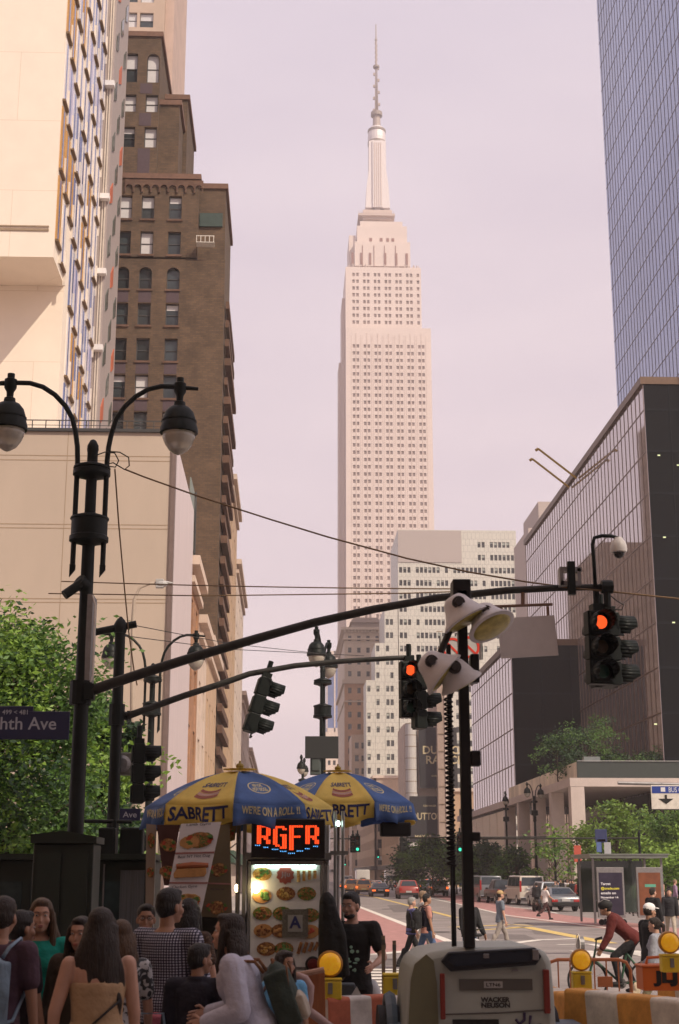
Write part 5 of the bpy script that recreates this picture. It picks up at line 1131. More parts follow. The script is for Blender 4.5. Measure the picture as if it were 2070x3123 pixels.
def backpack(label, who, mats, w_=.30, h_=.42, d=.17, off=(0,-.24,1.18), cat='backpack'):
    """a bag on a person's back: its own thing, placed through the wearer's frame"""
    I = INFO[who.name]; k = who.scale[0]; T = I['T']; M_ = Matrix.Translation(who.location) @ Matrix.Rotation(who.rotation_euler[2],4,'Z') @ Matrix.Scale(k,4)
    c = T(Vector(off)); base = M_ @ c; t = thing('backpack', label, cat, base); Rm = (Matrix.Rotation(who.rotation_euler[2],3,'Z') @ I['Rl']) ; Q = Rm.to_quaternion()
    t.rotation_mode = 'QUATERNION'; t.rotation_quaternion = Q; t.scale = (k,)*3
    b = MB(); b.ball((0,0,0), (w_/2,d/2,h_/2), 16, 12); b.box((-w_*.42,-d*.38,-h_*.42), (w_*.42,d*.42,h_*.36)); fuse(b, 'bag_body', mats[0], t, .014, 5)
    b = MB(); b.ball((0,-d*.45,-h_*.2), (w_*.34,d*.25,h_*.22), 14, 10); b.box((-w_*.32,-d*.62,-h_*.38), (w_*.32,-d*.3,-h_*.06)); fuse(b, 'front_pocket', mats[1], t, .012, 4)
    b = MB(); b.tube([(-w_*.4,-d*.3,h_*.1),(-w_*.36,-d*.42,h_*.34),(0,-d*.42,h_*.46),(w_*.36,-d*.42,h_*.34),(w_*.4,-d*.3,h_*.1)], .006, 6); b.tube([(-.04,0,h_*.44),(-.03,0,h_*.53),(.03,0,h_*.53),(.04,0,h_*.44)], .01, 6); b.build('trim', mats[2], t, smooth=True)
    for s_ in (-1,1):
        b = MB(); b.tube([(s_*.09,d*.35,h_*.4),(s_*.115,d*.5,.24+.03),(s_*.13,.24,.325),(s_*.15,.33,.16),(s_*.16,.30,0),(s_*.15,.16,-.16),(s_*.1,d*.4,-.18)], .012, 6); b.build('strap', mats[2] if len(mats) < 4 else mats[3], t, smooth=True)
    return t
SWK = .21   # pavement height
def at(px, Y, z=SWK): return (X(px, Y, 2780), Y, z)
BK = math.pi   # facing the camera

# near crowd
p = person('person with dark hair in a faded purple t-shirt cut by the left edge, back turned', at(2, 9.4), R(-12), 1.76, 'tan', 'dark', 'short', 'tshirt', cloth('purple', (.075,.04,.06)), botc=cloth('mauve_trousers', (.12,.085,.10)), lod=2, lean=3)
backpack('grey blue backpack worn by the person at the left edge', p, [cloth('bag_greyblue', (.15,.21,.26)), cloth('bag_dark', (.03,.035,.04)), cloth('bag_strap_blue', (.22,.30,.38)), cloth('bag_strap_blue', (.22,.30,.38))], .36, .52, .22)
person('person in a dark navy t-shirt sideways beside the backpack wearer', at(62, 10.0), R(-50), 1.66, 'tan', 'black', 'short', 'tshirt', cloth('dark_navy', (.018,.014,.022)), botc=cloth('black', (.012,.012,.014)), lod=2, arms=((0,6,3,2),(8,8,14,4)))
person('woman with long light brown hair in a teal top facing the viewer', at(127, 10.6), BK+R(8), 1.73, 'light', 'brown', 'verylong', 'tshirt', cloth('teal', (.0,.22,.17)), botc=cloth('dark_trousers', (.02,.018,.016)), female=True, lod=2, arms=((4,6,10,3),(4,6,20,3)))
person('woman with wavy dark hair in a brown jacket facing the viewer', at(252, 10.0), BK-R(14), 1.62, 'light', 'dark', 'wavy', 'jacket', cloth('brown_jacket', (.045,.03,.018)), botc=cloth('dark_trousers', (.02,.018,.016)), female=True, lod=2)
p = person('woman with very long dark hair in a tan strapless top and leaf print skirt', at(308, 8.9), R(12), 1.70, 'light', 'dark', 'verylong', 'strapless', cloth('tan_top', (.42,.28,.16)), bottom='skirt', botc=blotch('leaf_print_skirt', (.70,.70,.70), (.085,.065,.035), 9, .5), female=True, lod=2, arms=((-4,16,12,2),(6,10,20,5)), hyaw=-18, build_=1.08)
I = INFO[p.name]; strap(p, [I['T'](Vector(v)) for v in ((.13,-.09,1.22),(.04,-.125,1.15),(-.08,-.135,1.05),(-.2,-.08,.96))], .007, M_rub)
person('woman in a patterned blouse and cream trousers behind the strapless woman', at(372, 9.9), R(20), 1.60, 'light', 'brown', 'long', 'tshirt', blotch('patterned_blouse', (.45,.45,.46), (.04,.045,.05), 16, .52), botc=cloth('cream_trousers', (.55,.45,.32)), female=True, lod=2, arms=((5,8,25,4),(5,12,10,4)))
p = person('man with short dark hair and glasses in a black and white top facing the viewer', at(446, 12.2), BK+R(5), 1.66, 'tan', 'black', 'short', 'tshirt', cloth('white_grey_shirt', (.38,.36,.35)), botc=cloth('black', (.012,.012,.014)), lod=2)
I = INFO[p.name]; b = MB()
for s_ in (-1,1):
    N_ = 12; b.tube([I['hp'](s_*.032+math.cos(2*math.pi*k/N_)*.021, .094, .012+math.sin(2*math.pi*k/N_)*.016) for k in range(N_+1)], .0022, 4, caps=False); b.tube([I['hp'](s_*.053,.092,.014), I['hp'](s_*.078,-.01,.012)], .002, 4)
b.tube([I['hp'](-.011,.097,.014), I['hp'](.011,.097,.014)], .002, 4); b.build('glasses', M_rub, p)
c = MB(); rings_loft(c, [(1.27,.178,.14,.008),(1.34,.180,.14,.008),(1.42,.185,.125,0),(1.462,.13,.09,-.01)], I['T']); c.build('dark_yoke', cloth('black', (.012,.012,.014)), p, smooth=True)
person('man with black hair in a blue and white checked shirt, back turned', at(512, 10.6), R(-22), 1.80, 'tan', 'black', 'short', 'shirt', plaid('checked_shirt', (.035,.035,.06), (.50,.50,.60), 34), botc=cloth('dark_check', (.025,.022,.018)), lod=2, arms=((8,14,30,6),(4,14,-12,10)), hyaw=-25, build_=1.08)
person('person with black hair in a dotted brown shirt behind the checked shirt man', at(574, 12.4), R(-25), 1.70, 'light', 'black', 'long', 'tshirt', blotch('dotted_brown_shirt', (.05,.028,.02), (.13,.08,.05), 60, .56, 0), botc=cloth('black', (.012,.012,.014)), female=True, lod=2, arms=((4,6,20,4),(5,14,10,6)))
person('black haired boy in a dark navy jacket, back turned in front of the cart', at(608, 9.9), R(-15), 1.45, 'tan', 'black', 'short', 'jacket', cloth('dark_navy_jacket', (.016,.015,.026)), botc=cloth('black', (.012,.012,.014)), lod=2, hyaw=-42, build_=1.06)
person('small child in a pink top between the checked man and the boy', at(536, 10.3), R(10), 1.16, 'tan', 'black', 'short', 'tshirt', cloth('pink', (.55,.16,.20)), botc=cloth('black', (.012,.012,.014)), lod=1)
p = person('woman with dark hair in a pale lilac sweater leaning left over her hands', at(786, 9.5), R(84), 1.68, 'light', 'dark', 'long', 'sweater', cloth('lilac_sweater', (.50,.50,.60), .1), botc=cloth('dark_trousers', (.02,.018,.016)), female=True, lod=2, lean=20, hpitch=-26, arms=((6,10,92,-10),(12,8,100,-8)), build_=1.1, handpose=.6)
backpack('green, brown and cream backpack on the back of the lilac sweater woman', p, [cloth('bag_green', (.035,.05,.04)), cloth('bag_cream', (.40,.35,.28)), cloth('bag_brown', (.20,.085,.035)), cloth('bag_brown', (.20,.085,.035))], .32, .46, .2, off=(.0,-.25,1.13))
I = INFO[p.name]; strap(p, [I['T'](Vector(v)) for v in ((-.03,-.11,1.47),(.10,-.02,1.47),(.155,.06,1.35),(.17,.02,1.2),(.17,-.05,1.02),(.2,-.12,.88))], .013, cloth('bag_brown', (.20,.085,.035)), 'shoulder_strap')
b = MB(); t = thing('handbag', 'brown leather handbag at the hip of the lilac sweater woman', 'handbag', at(812, 9.62, 1.02), R(60)); b.cb((0,0,0), (.30,.12,.26)); b.build('bag_body', mat('brown_leather', (.16,.06,.025), .5, var=.2), t, bevel=.03); b = MB(); b.cb((0,-.065,.05), (.28,.01,.14)); b.tube([(-.13,0,.12),(-.1,0,.3),(.05,0,.42)], .012, 6); b.build('flap', mat('brown_leather_dark', (.10,.04,.02), .5), t)
t = thing('paper_food_tray', 'white paper food tray held by the lilac sweater woman', 'tray', at(634, 9.7, 1.12)); b = MB(); b.lathe([(.05,0),(.075,.03),(.078,.032),(.05,.006)], n=14, sx=1.2); b.build('tray', M_sw, t); b = MB(); b.ball((0,0,.025), (.05,.04,.02)); b.build('food', mat('food_brown', (.35,.2,.08), .7), t)
person('dark haired child in a light blue shirt beside the orange barrier', at(866, 10.8), R(-160), 1.36, 'tan', 'dark', 'long', 'tshirt', cloth('light_blue', (.14,.38,.62)), botc=cloth('black', (.012,.012,.014)), female=True, lod=2, hyaw=20)
t = thing('shopping_bag', 'blue shopping bag with a pale top by the checked shirt man', 'bag', at(470, 9.9, .62)); b = MB(); b.prism([(-.16,0),(.16,0),(.2,.34),(-.2,.34)], (0,-.06,0), (1,0,0), (0,0,1), (0,.14,0)); b.build('bag_body', cloth('bag_blue', (.02,.05,.30)), t, bevel=.02); b = MB(); b.cb((.05,0,.42), (.15,.08,.16)); b.tube([(-.12,0,.34),(-.08,0,.6),(.08,0,.6),(.12,0,.34)], .01, 6); b.build('folded_top', cloth('pale_blue', (.2,.28,.36)), t)
p = person('bearded vendor in a black t-shirt with a green print beside the cart', at(1074, 13.9), BK-R(18), 1.74, 'light', 'black', 'beard', 'tshirt', cloth('black_shirt', (.013,.013,.013)), botc=cloth('black_trousers', (.013,.013,.015)), lod=2, hyaw=-12, arms=((12,22,75,-8),(58,36,152,-14)), build_=1.1, handpose=.25, hpitch=6)
I = INFO[p.name]; b = MB(); rr = random.Random(4)
for k_ in range(16): c_ = I['T'](Vector((rr.uniform(-.10,.10), .135+.012, rr.uniform(1.02,1.34)))); b.ball(c_, (rr.uniform(.01,.028), .004, rr.uniform(.008,.02)), 7, 5)
b.build('shirt_print', mat('mint_print', (.35,.55,.42), .8), p)
t = thing('hanging_jacket', 'black jacket hanging at the right side of the cart', 'jacket', (X(992,13.2),13.0,1.20)); b = MB()
b.tube([(0,0,.76),(.01,0,.70),(.03,0,.5),(.05,0,.2),(.06,0,.0)], [.03,.07,.10,.12,.10], 12); b.tube([(.04,-.03,.66),(.13,-.05,.4),(.17,-.04,.05)], [.04,.05,.045], 8); fuse(b, 'fabric', cloth('black_jacket', (.014,.015,.014)), t, .014, 4)

# people crossing and on the far pavement
def far(label, px, Y, face, H=1.72, z=0, **kw): kw.setdefault('lod', 1 if Y < 50 else 0); return person(label, (X(px,Y,2780),Y,z), face, H, **kw)
WL = ((26,3,14),(-22,3,-34)); WL2 = ((-20,3,-36),(24,3,12))
jeans = cloth('jeans_blue', (.06,.10,.19)); blk = cloth('black', (.012,.012,.014)); khaki = cloth('khaki_grey', (.30,.26,.23))
far('grey haired woman in a dark vest with blue sleeves walking right across the road', 1254, 34.6, R(-78), 1.66, skin='light', hair='grey', hairstyle='short', top='tshirt', topc=cloth('violet_blue', (.10,.10,.26)), botc=blk, female=True, legs=WL)
I_ = [o for o in COL.objects if o.name in INFO][-1]
c = MB(); rings_loft(c, [(.9,.19,.14,0),(1.1,.165,.125,0),(1.3,.185,.14,.005),(1.44,.16,.11,0)], INFO[I_.name]['T']); c.build('vest', cloth('vest_dark', (.02,.018,.015)), I_, smooth=True)
p = far('man with dark hair, pink sleeves and jeans walking beside the grey haired woman', 1300, 34.0, R(-78), 1.74, skin='tan', hair='black', hairstyle='short', top='tshirt', topc=cloth('pink_salmon', (.46,.22,.18)), botc=jeans, legs=WL2)
c = MB(); rings_loft(c, [(.9,.175,.135,0),(1.1,.165,.125,0),(1.3,.185,.14,.005),(1.44,.16,.11,0)], INFO[p.name]['T']); c.build('vest', cloth('vest_navy', (.015,.015,.03)), p, smooth=True)
backpack('black backpack worn by the man in jeans crossing the road', p, [blk, blk, blk], .32, .48, .22)
far('person with light hair in pale clothes half hidden behind the crossing pair', 1288, 37.5, R(-80), 1.78, skin='light', hair='light', hairstyle='short', top='shirt', topc=cloth('pale_grey', (.42,.40,.38)), botc=khaki, legs=WL)
p = far('person in a tan cap and khaki trousers walking right behind the floodlight mast', 1525, 42, R(-80), 1.74, skin='light', hair='dark', hairstyle='cap', top='tshirt', topc=cloth('slate_shirt', (.16,.19,.23)), botc=khaki, legs=WL, shoe=None)
p = far('man in a white t-shirt jogging across the road by the dark sedan', 1664, 72, R(-70), 1.76, skin='light', hair='dark', hairstyle='short', top='tshirt', topc=cloth('white_shirt', (.72,.68,.66)), botc=cloth('maroon_black', (.05,.02,.02)), legs=((34,3,8),(-26,3,-58)), arms=((-20,8,30,4),(24,8,60,4)))
farlist = [
 ('woman in blue jeans carrying an orange bag on the right pavement',1785,93,R(-60),1.68,dict(hair='brown',hairstyle='long',top='shirt',topc=cloth('floral_pale', (.42,.36,.36)),botc=jeans,female=True,legs=WL,z=.13)),
 ('person in a black coat waiting behind the dark sedan',1713,100,R(150),1.74,dict(hair='dark',top='jacket',topc=blk,botc=blk,z=.13)),
 ('person in a white top standing by the stone column',1733,101,R(170),1.78,dict(hair='dark',top='shirt',topc=cloth('white_shirt', (.72,.68,.66)),botc=blk,z=.13)),
 ('tall person in black left of the orange bag woman',1768,97,R(-100),1.8,dict(hair='brown',top='jacket',topc=blk,botc=blk,z=.13)),
 ('person in grey blue walking by the bus shelter edge',1806,95,R(80),1.72,dict(hair='black',top='shirt',topc=cloth('pale_blue', (.2,.28,.36)),botc=blk,legs=WL,z=.13)),
 ('person in black with crossed arms near the corner column',1748,99,R(190),1.7,dict(hair='black',top='jacket',topc=blk,botc=jeans,z=.13)),
 ('person in a white top in front of the bus shelter',1912,78,R(180),1.74,dict(hair='black',hairstyle='short',top='tshirt',topc=cloth('white_shirt', (.72,.68,.66)),botc=blk,z=.13)),
 ('cyclist like figure in a neon green vest and blue helmet by the shelter',1937,74,R(175),1.74,dict(hair='black',hairstyle='helmet',top='vest',topc=cloth('neon_green', (.35,.55,.05)),botc=blk,z=.13)),
 ('woman in dark clothes near the orange poster',1992,80,R(160),1.66,dict(hair='brown',hairstyle='long',top='jacket',topc=blk,botc=blk,female=True,z=.13)),
 ('man in a dark jacket walking toward the viewer at the right edge',2043,48,R(165),1.74,dict(hair='black',hairstyle='short',top='jacket',topc=cloth('dark_jacket_open', (.02,.02,.024)),botc=cloth('beige_trousers', (.42,.36,.29)),legs=WL,z=.0)),
 ('person in purple far right behind the dark jacket man',2062,76,R(-100),1.78,dict(hair='light',hairstyle='short',top='shirt',topc=cloth('mauve', (.30,.20,.30)),botc=jeans,z=.13)),
 ('pedestrian in mauve at the back of the right edge',2022,85,R(100),1.76,dict(hair='light',hairstyle='short',top='shirt',topc=cloth('salmon', (.55,.30,.22)),botc=khaki,z=.13)),
 ('rider in black on the moped beside the white van',1638,88,R(0),1.7,dict(hair='black',hairstyle='short',top='jacket',topc=blk,botc=blk)),
]
for lb, px, Y_, f_, H_, kw in farlist: z_ = kw.pop('z', 0); kw.setdefault('hairstyle','short'); far(lb, px, Y_, f_, H_, z_, **kw)
b = MB(); t = thing('shoulder_bag', 'orange shoulder bag carried on the right pavement', 'bag', (X(1797,92.6,2700),92.6,.95)); b.ball((0,0,0), (.18,.1,.2)); b.tube([(-.1,0,.15),(0,0,.5),(.1,0,.15)], .012, 5); fuse(b, 'bag_body', mat('orange_leather', (.60,.25,.10), .6), t, .02, 3)
rr = random.Random(9)
tints = [('black',(.012,.012,.014)),('grey',(.12,.12,.12)),('white',(.6,.58,.56)),('red',(.35,.05,.04)),('navy',(.02,.03,.08)),('olive',(.12,.11,.05)),('blue',(.08,.14,.3)),('beige',(.42,.34,.26))]
protos = []
for i, (nm, c_) in enumerate(tints):
    Y_ = 205+i*6; px = 1180+i*11
    protos.append(far('small distant pedestrian crossing the street in %s clothes beyond the cars' % nm, px, Y_, R(90 if i % 2 else -90), 1.72, hair='dark', hairstyle='short', top='shirt', topc=cloth('far_'+nm, c_), botc=blk, legs=WL, group='distant pedestrians beyond the cars'))
ORD = ['nearest the parasol','left of a pair','behind the first pair','in the middle of the bunch','walking away','walking toward us','just past the red car','near the thick trunk','by the kerb','farthest back','next to the signal pole','between two others','in the shade','by a lamp base','at the rear of the bunch','close to the grey van','stepping off the kerb','alone','third from the trunk','close to the wall','beside the pickup','before the crossing','near the lamp','past the trees','at the right of the bunch','last of the row']
for i in range(26):
    k_ = i % 8; nm = tints[k_][0]; side = i % 2
    px = rr.uniform(1185,1300) if side else rr.uniform(1440,1600); Y_ = rr.uniform(215,300) if side else rr.uniform(150,200)
    d = dup(protos[k_], (X(px,Y_,2670) if side else max(21.3, min(22.6, X(px,Y_,2670))), Y_, 0 if side else .13), R(rr.choice([0,90,-90,180])), ('distant pedestrian in %s far down the street, %s' if side else 'distant pedestrian in %s under the right pavement trees, %s') % (nm, ORD[i]))

WHERE = ['beside the front stone column','between the dark sedan and the column','behind the bus stop post','next to the red banner','left of the orange bag woman','just behind the moped','under the bright young tree','at the plaza corner','between the second and third columns','by the thin young tree','right of the red banner','at the left post of the shelter']
for i in range(12):
    px = 1690+i*12+rr.uniform(-4,4); Y_ = rr.uniform(96,112)
    dup(protos[(i*3+1) % 8], (X(px,Y_,2700), Y_, .13), R(rr.choice([0,80,-80,180,150])), 'small pedestrian in %s on the right pavement, %s' % (tints[(i*3+1) % 8][0], WHERE[i]))['group'] = 'pedestrians by the columned hall'
# ------------------------------------------------------------ vehicles
def paint(nm, c, metal=.0): return mat('paint_'+nm, c, .28, metal=metal, var=.06, scale=1.5, coat=.6)
M_cg = mat('car_glass', (.03,.04,.05), .06, var=.2); M_tail = mat('tail_lamp', (.5,.03,.01), .3, emit=(1,.16,.03), estr=1.8); M_tailoff = mat('tail_lamp_off', (.35,.02,.02), .25); M_chr = mat('chrome', (.5,.5,.5), .15, metal=1)
M_plate = mat('number_plate', (.6,.5,.2), .5)
PROF = {'sedan': dict(L=4.7,W=1.82,body=[(0,.32),(0,.78),(.12,.92),(.95,.98),(3.3,.95),(4.5,.80),(4.7,.62),(4.7,.32)], cab=[(.35,.95),(1.15,1.40),(2.35,1.44),(3.45,.95)]),
 'suv': dict(L=4.65,W=1.88,body=[(0,.38),(0,1.0),(.1,1.12),(3.1,1.08),(4.45,.98),(4.65,.75),(4.65,.38)], cab=[(.08,1.10),(.38,1.68),(2.5,1.72),(3.35,1.07)]),
 'van': dict(L=5.4,W=2.0,body=[(0,.42),(0,1.25),(.02,1.3),(4.3,1.22),(5.25,1.05),(5.4,.8),(5.4,.42)], cab=[(.02,1.28),(.16,2.08),(3.7,2.12),(4.5,1.2)]),
 'pickup': dict(L=5.6,W=1.98,body=[(0,.5),(0,1.08),(1.9,1.1),(4.3,1.12),(5.45,1.05),(5.6,.85),(5.6,.5)], cab=[(1.85,1.08),(1.98,1.80),(3.4,1.82),(4.15,1.1)]),
 'box': dict(L=6.5,W=2.3,body=[(0,.5),(0,3.1),(4.4,3.1),(4.45,1.2),(6.4,1.1),(6.5,.5)], cab=[(4.5,1.15),(4.55,2.3),(5.6,2.25),(6.2,1.12)])}
def car(kind, loc, rz, m, label, brake=True, group='cars on the street', taxi=False):
    p = PROF[kind]; L_, W = p['L'], p['W']; t = thing('parked_car' if not brake else 'car', label, {'van':'van','pickup':'pickup truck','box':'box truck','suv':'car','sedan':'car'}[kind], loc, rz, group)
    b = MB(); n = len(p['body'])                                   # body with tumblehome: three lofted profiles
    secs = [(-W/2, .0), (-W/2+.0, .0)]
    ys = [(-W/2,.93),(-W/2+.1,1.0),(W/2-.1,1.0),(W/2,.93)]; vs = []
    for x_, f_ in ys:
        for (y_, z_) in p['body']: vs.append((x_, (y_-L_/2)*(.985 if f_ < 1 else 1)+L_/2, (z_-.3)*f_+.3))
    b._add(vs, [(j*n+i, j*n+(i+1) % n, (j+1)*n+(i+1) % n, (j+1)*n+i) for j in range(3) for i in range(n)] + [tuple(range(n-1,-1,-1)), tuple(range(3*n,4*n))])
    b.build('body', m, t, bevel=.05, smooth='auto')
    c = p['cab']; cw0, cw1 = W/2-.06, W/2-(.25 if kind in ('sedan','suv','pickup') else .12)
    if kind != 'box' or True:
        b = MB(); vs = []
        for s_ in (-1,1):
            for i, (y_, z_) in enumerate(c): w_ = cw1 if i in (1,2) else cw0; vs.append((s_*w_, y_, z_))
        b._add(vs, [(0,1,2,3),(7,6,5,4),(0,4,5,1),(1,5,6,2),(2,6,7,3)]); b.build('cabin', m if kind != 'sedan' else m, t, bevel=.06, smooth='auto')
        def lerp2(a, e, f_): return (a[0]+(e[0]-a[0])*f_, a[1]+(e[1]-a[1])*f_)
        # rear window
        a, e = lerp2(c[0],c[1],.14), lerp2(c[0],c[1],.88); f_ = lambda q: cw0+(cw1-cw0)*(q[1]-c[0][1])/(c[1][1]-c[0][1])
        b = MB(); b._add([(-f_(a)+.12,a[0]-.012,a[1]),(f_(a)-.12,a[0]-.012,a[1]),(f_(e)-.14,e[0]-.012,e[1]),(-f_(e)+.14,e[0]-.012,e[1])],[(0,1,2,3)]); b.build('rear_window', M_cg, t, solid=.015)
        a, e = lerp2(c[3],c[2],.1), lerp2(c[3],c[2],.9); b = MB(); b._add([(-f_(a)+.1,a[0]+.012,a[1]),(f_(a)-.1,a[0]+.012,a[1]),(f_(e)-.12,e[0]+.012,e[1]),(-f_(e)+.12,e[0]+.012,e[1])],[(0,1,2,3)]); b.build('windscreen', M_cg, t, solid=.015)
        for s_ in (-1,1):
            zb_, zt_ = c[0][1]+.06, c[1][1]-.07; y0b = c[0][0]+.16; y0t = c[1][0]+.1; y1t = c[2][0]-.05; y1b = c[3][0]-.35; nw = 3 if kind in ('suv','van') else 2
            for k in range(nw):
                f0, f1 = k/nw+.012, (k+1)/nw-.012; yb0 = y0b+(y1b-y0b)*f0; yb1 = y0b+(y1b-y0b)*f1; yt0 = y0t+(y1t-y0t)*f0; yt1 = y0t+(y1t-y0t)*f1
                xb = cw0+(cw1-cw0)*.1+.008; xt = cw0+(cw1-cw0)*.87+.008
                if kind == 'van' and k == 0 and False: continue
                b = MB(); b._add([(s_*xb,yb0,zb_),(s_*xb,yb1,zb_),(s_*xt,yt1,zt_),(s_*xt,yt0,zt_)],[(0,1,2,3)]); b.build('side_window', M_cg, t, solid=.012)
    wr = .34 if kind in ('sedan',) else .38; 
    for y_ in (L_*.18, L_*.81):
        for s_ in (-1,1):
            b = MB(); b.cyl((s_*(W/2-.22),y_,wr), (s_*(W/2+.01),y_,wr), wr, wr, 18); o = b.build('wheel', M_rub, t, bevel=.03, smooth='auto'); b = MB(); b.cyl((s_*(W/2-.02),y_,wr), (s_*(W/2+.02),y_,wr), wr*.62, wr*.55, 12); b.build('rim', M_chr, o, smooth='auto')
    zt = p['body'][1][1]-(.22 if kind != 'box' else 2.2); 
    for s_ in (-1,1):
        b = MB(); h_ = .16 if kind == 'sedan' else .3
        if kind == 'van': b.box((s_*(W/2-.18),-.02,.95), (s_*(W/2-.04),.03,1.75))
        elif kind == 'suv' : b.box((s_*(W/2-.28),-.03,zt-.02), (s_*(W/2-.03),.06,zt+.2))
        elif kind == 'sedan': b.box((s_*(W/2-.42),-.025,zt), (s_*(W/2-.04),.06,zt+.15))
        else: b.box((s_*(W/2-.18),-.03,zt-.1), (s_*(W/2-.03),.06,zt+.22))
        b.build('tail_light', M_tail if brake else M_tailoff, t, bevel=.02)
        b = MB(); b.box((s_*(W/2-.4),L_-.06,.62), (s_*(W/2-.06),L_+.01,.76)); b.build('headlight', M_sw, t, bevel=.02)
        b = MB(); b.cb((s_*(W/2+.1),L_*.68,c[0][1]+.05), (.2,.1,.14)); b.build('mirror', m, t, bevel=.03)
    b = MB(); b.box((-W/2+.06,-.07,.34), (W/2-.06,.03,.56)); b.build('bumper', M_rub if kind != 'van' else M_chr, t, bevel=.03)
    b = MB(); b.box((-.26,-.085,.58 if kind != 'sedan' else .60), (.26,-.0705+.03,.74)); b.build('number_plate', M_plate if taxi else M_sw, t)
    if taxi: b = MB(); b.prism([(-.35,0),(.35,0),(.3,.2),(-.3,.2)], (0,1.7,c[1][1]+.02), (1,0,0), (0,0,1), (0,.16,0)); b.build('roof_sign', M_sw, t, bevel=.02)
    if brake and kind in ('suv','sedan'): b = MB(); b.box((-.15,c[1][0]-.02,c[1][1]-.04), (.15,c[1][0]+.02,c[1][1]-.005)); b.build('brake_light', M_tail, t)
    return t
tax = paint('taxi_orange', (.52,.22,.02)); pb = paint('black', (.015,.015,.017)); pg = paint('grey', (.19,.20,.21), .5); ps = paint('silver', (.40,.42,.44), .5); pr = paint('red', (.30,.035,.02)); pw = paint('white', (.66,.62,.57)); pc = paint('cream', (.60,.54,.46))
def cg(kind, px, yb_, rz, m, label, Y=None, **kw):
    q = G(px, yb_) if Y is None else Vector((X(px, Y), Y, 0)); return car(kind, (q.x, q.y, 0), R(rz), m, label, **kw)
cg('suv', 1246, 2737, 0, pr, 'dark red car with its brake lights off in the middle lane', Y=136, brake=False)
cg('sedan', 1160, 2730, 1, pb, 'black sedan with glowing tail lights left of the red car', Y=150)
cg('suv', 1109, 2724, 0, tax, 'orange yellow taxi just left of the black sedan', Y=163, taxi=True)
cg('suv', 1073, 2720, 0, tax, 'orange taxi nearest the vendor, left of the other taxi', Y=172, taxi=True)
cg('suv', 1340, 2728, 0, ps, 'silver car with glowing tail lights left of the floodlight mast', Y=152)
cg('suv', 1302, 2716, 0, ps, 'grey car partly hidden left of the silver car', Y=178)
cg('sedan', 1286, 2712, 0, pc, 'pale car behind the red car', Y=200)
cg('suv', 1255, 2706, 0, pb, 'dark car with brake lights behind the red car', Y=190)
cg('sedan', 1130, 2712, 0, tax, 'yellow taxi behind the black sedan', Y=196, taxi=True)
cg('sedan', 1050, 2703, 0, tax, 'farther yellow taxi behind the orange taxi', Y=215, taxi=True)
cg('sedan', 1150, 2706, 0, pw, 'pale car waiting behind the black sedan', Y=212)
cg('van', 1060, 2700, 0, pc, 'cream van far down the left lane', Y=245)
cg('box', 1107, 2700, 0, pw, 'white box truck above the taxis', Y=250)
cg('suv', 1275, 2700, 0, pb, 'black car far back in the right lane', Y=230)
cg('box', 1190, 2700, 180, pc, 'cream bus front far down the middle of the street', Y=270)
cg('suv', 1314, 2702, 0, pg, 'grey car far back by the dark trees', Y=215)
cg('suv', 1222, 2700, 0, pg, 'grey car far in the middle of the street', Y=260)
PG = 'vehicles parked along the right kerb'
cg('van', 1497, 2748, 3, pg, 'silver grey van parked right of the floodlight mast', Y=120, brake=False, group=PG)
cg('pickup', 1553, 2750, 3, pb, 'black pickup between the two vans', Y=113, brake=False, group=PG)
cg('van', 1622, 2757, 4, pc, 'cream white van with red upright tail lamps', Y=107, brake=False, group=PG)
cg('sedan', 1722, 2770, 6, pg, 'dark grey sedan parked nearest on the right', Y=88, brake=False, group=PG)
cg('suv', 1685, 2740, 3, ps, 'pale car roof showing above the dark sedan', Y=101, brake=False, group=PG)
# moped
t = thing('moped', 'dark moped beside the cream white van', 'moped', (X(1632,88),87.6,0), R(8)); b = MB()
b.tube([(0,-.6,.35),(0,-.3,.6),(0,.1,.45),(0,.45,.8),(0,.6,.95)], [.1,.14,.1,.06,.04], 8); b.tube([(-.3,.5,1.02),(0,.58,1.0),(.3,.5,1.02)], .02, 6); b.build('body', pb, t, smooth=True)
for y_ in (-.6,.65): b = MB(); b.cyl((-.05,y_,.27), (.05,y_,.27), .27, n=14); b.build('wheel', M_rub, t)
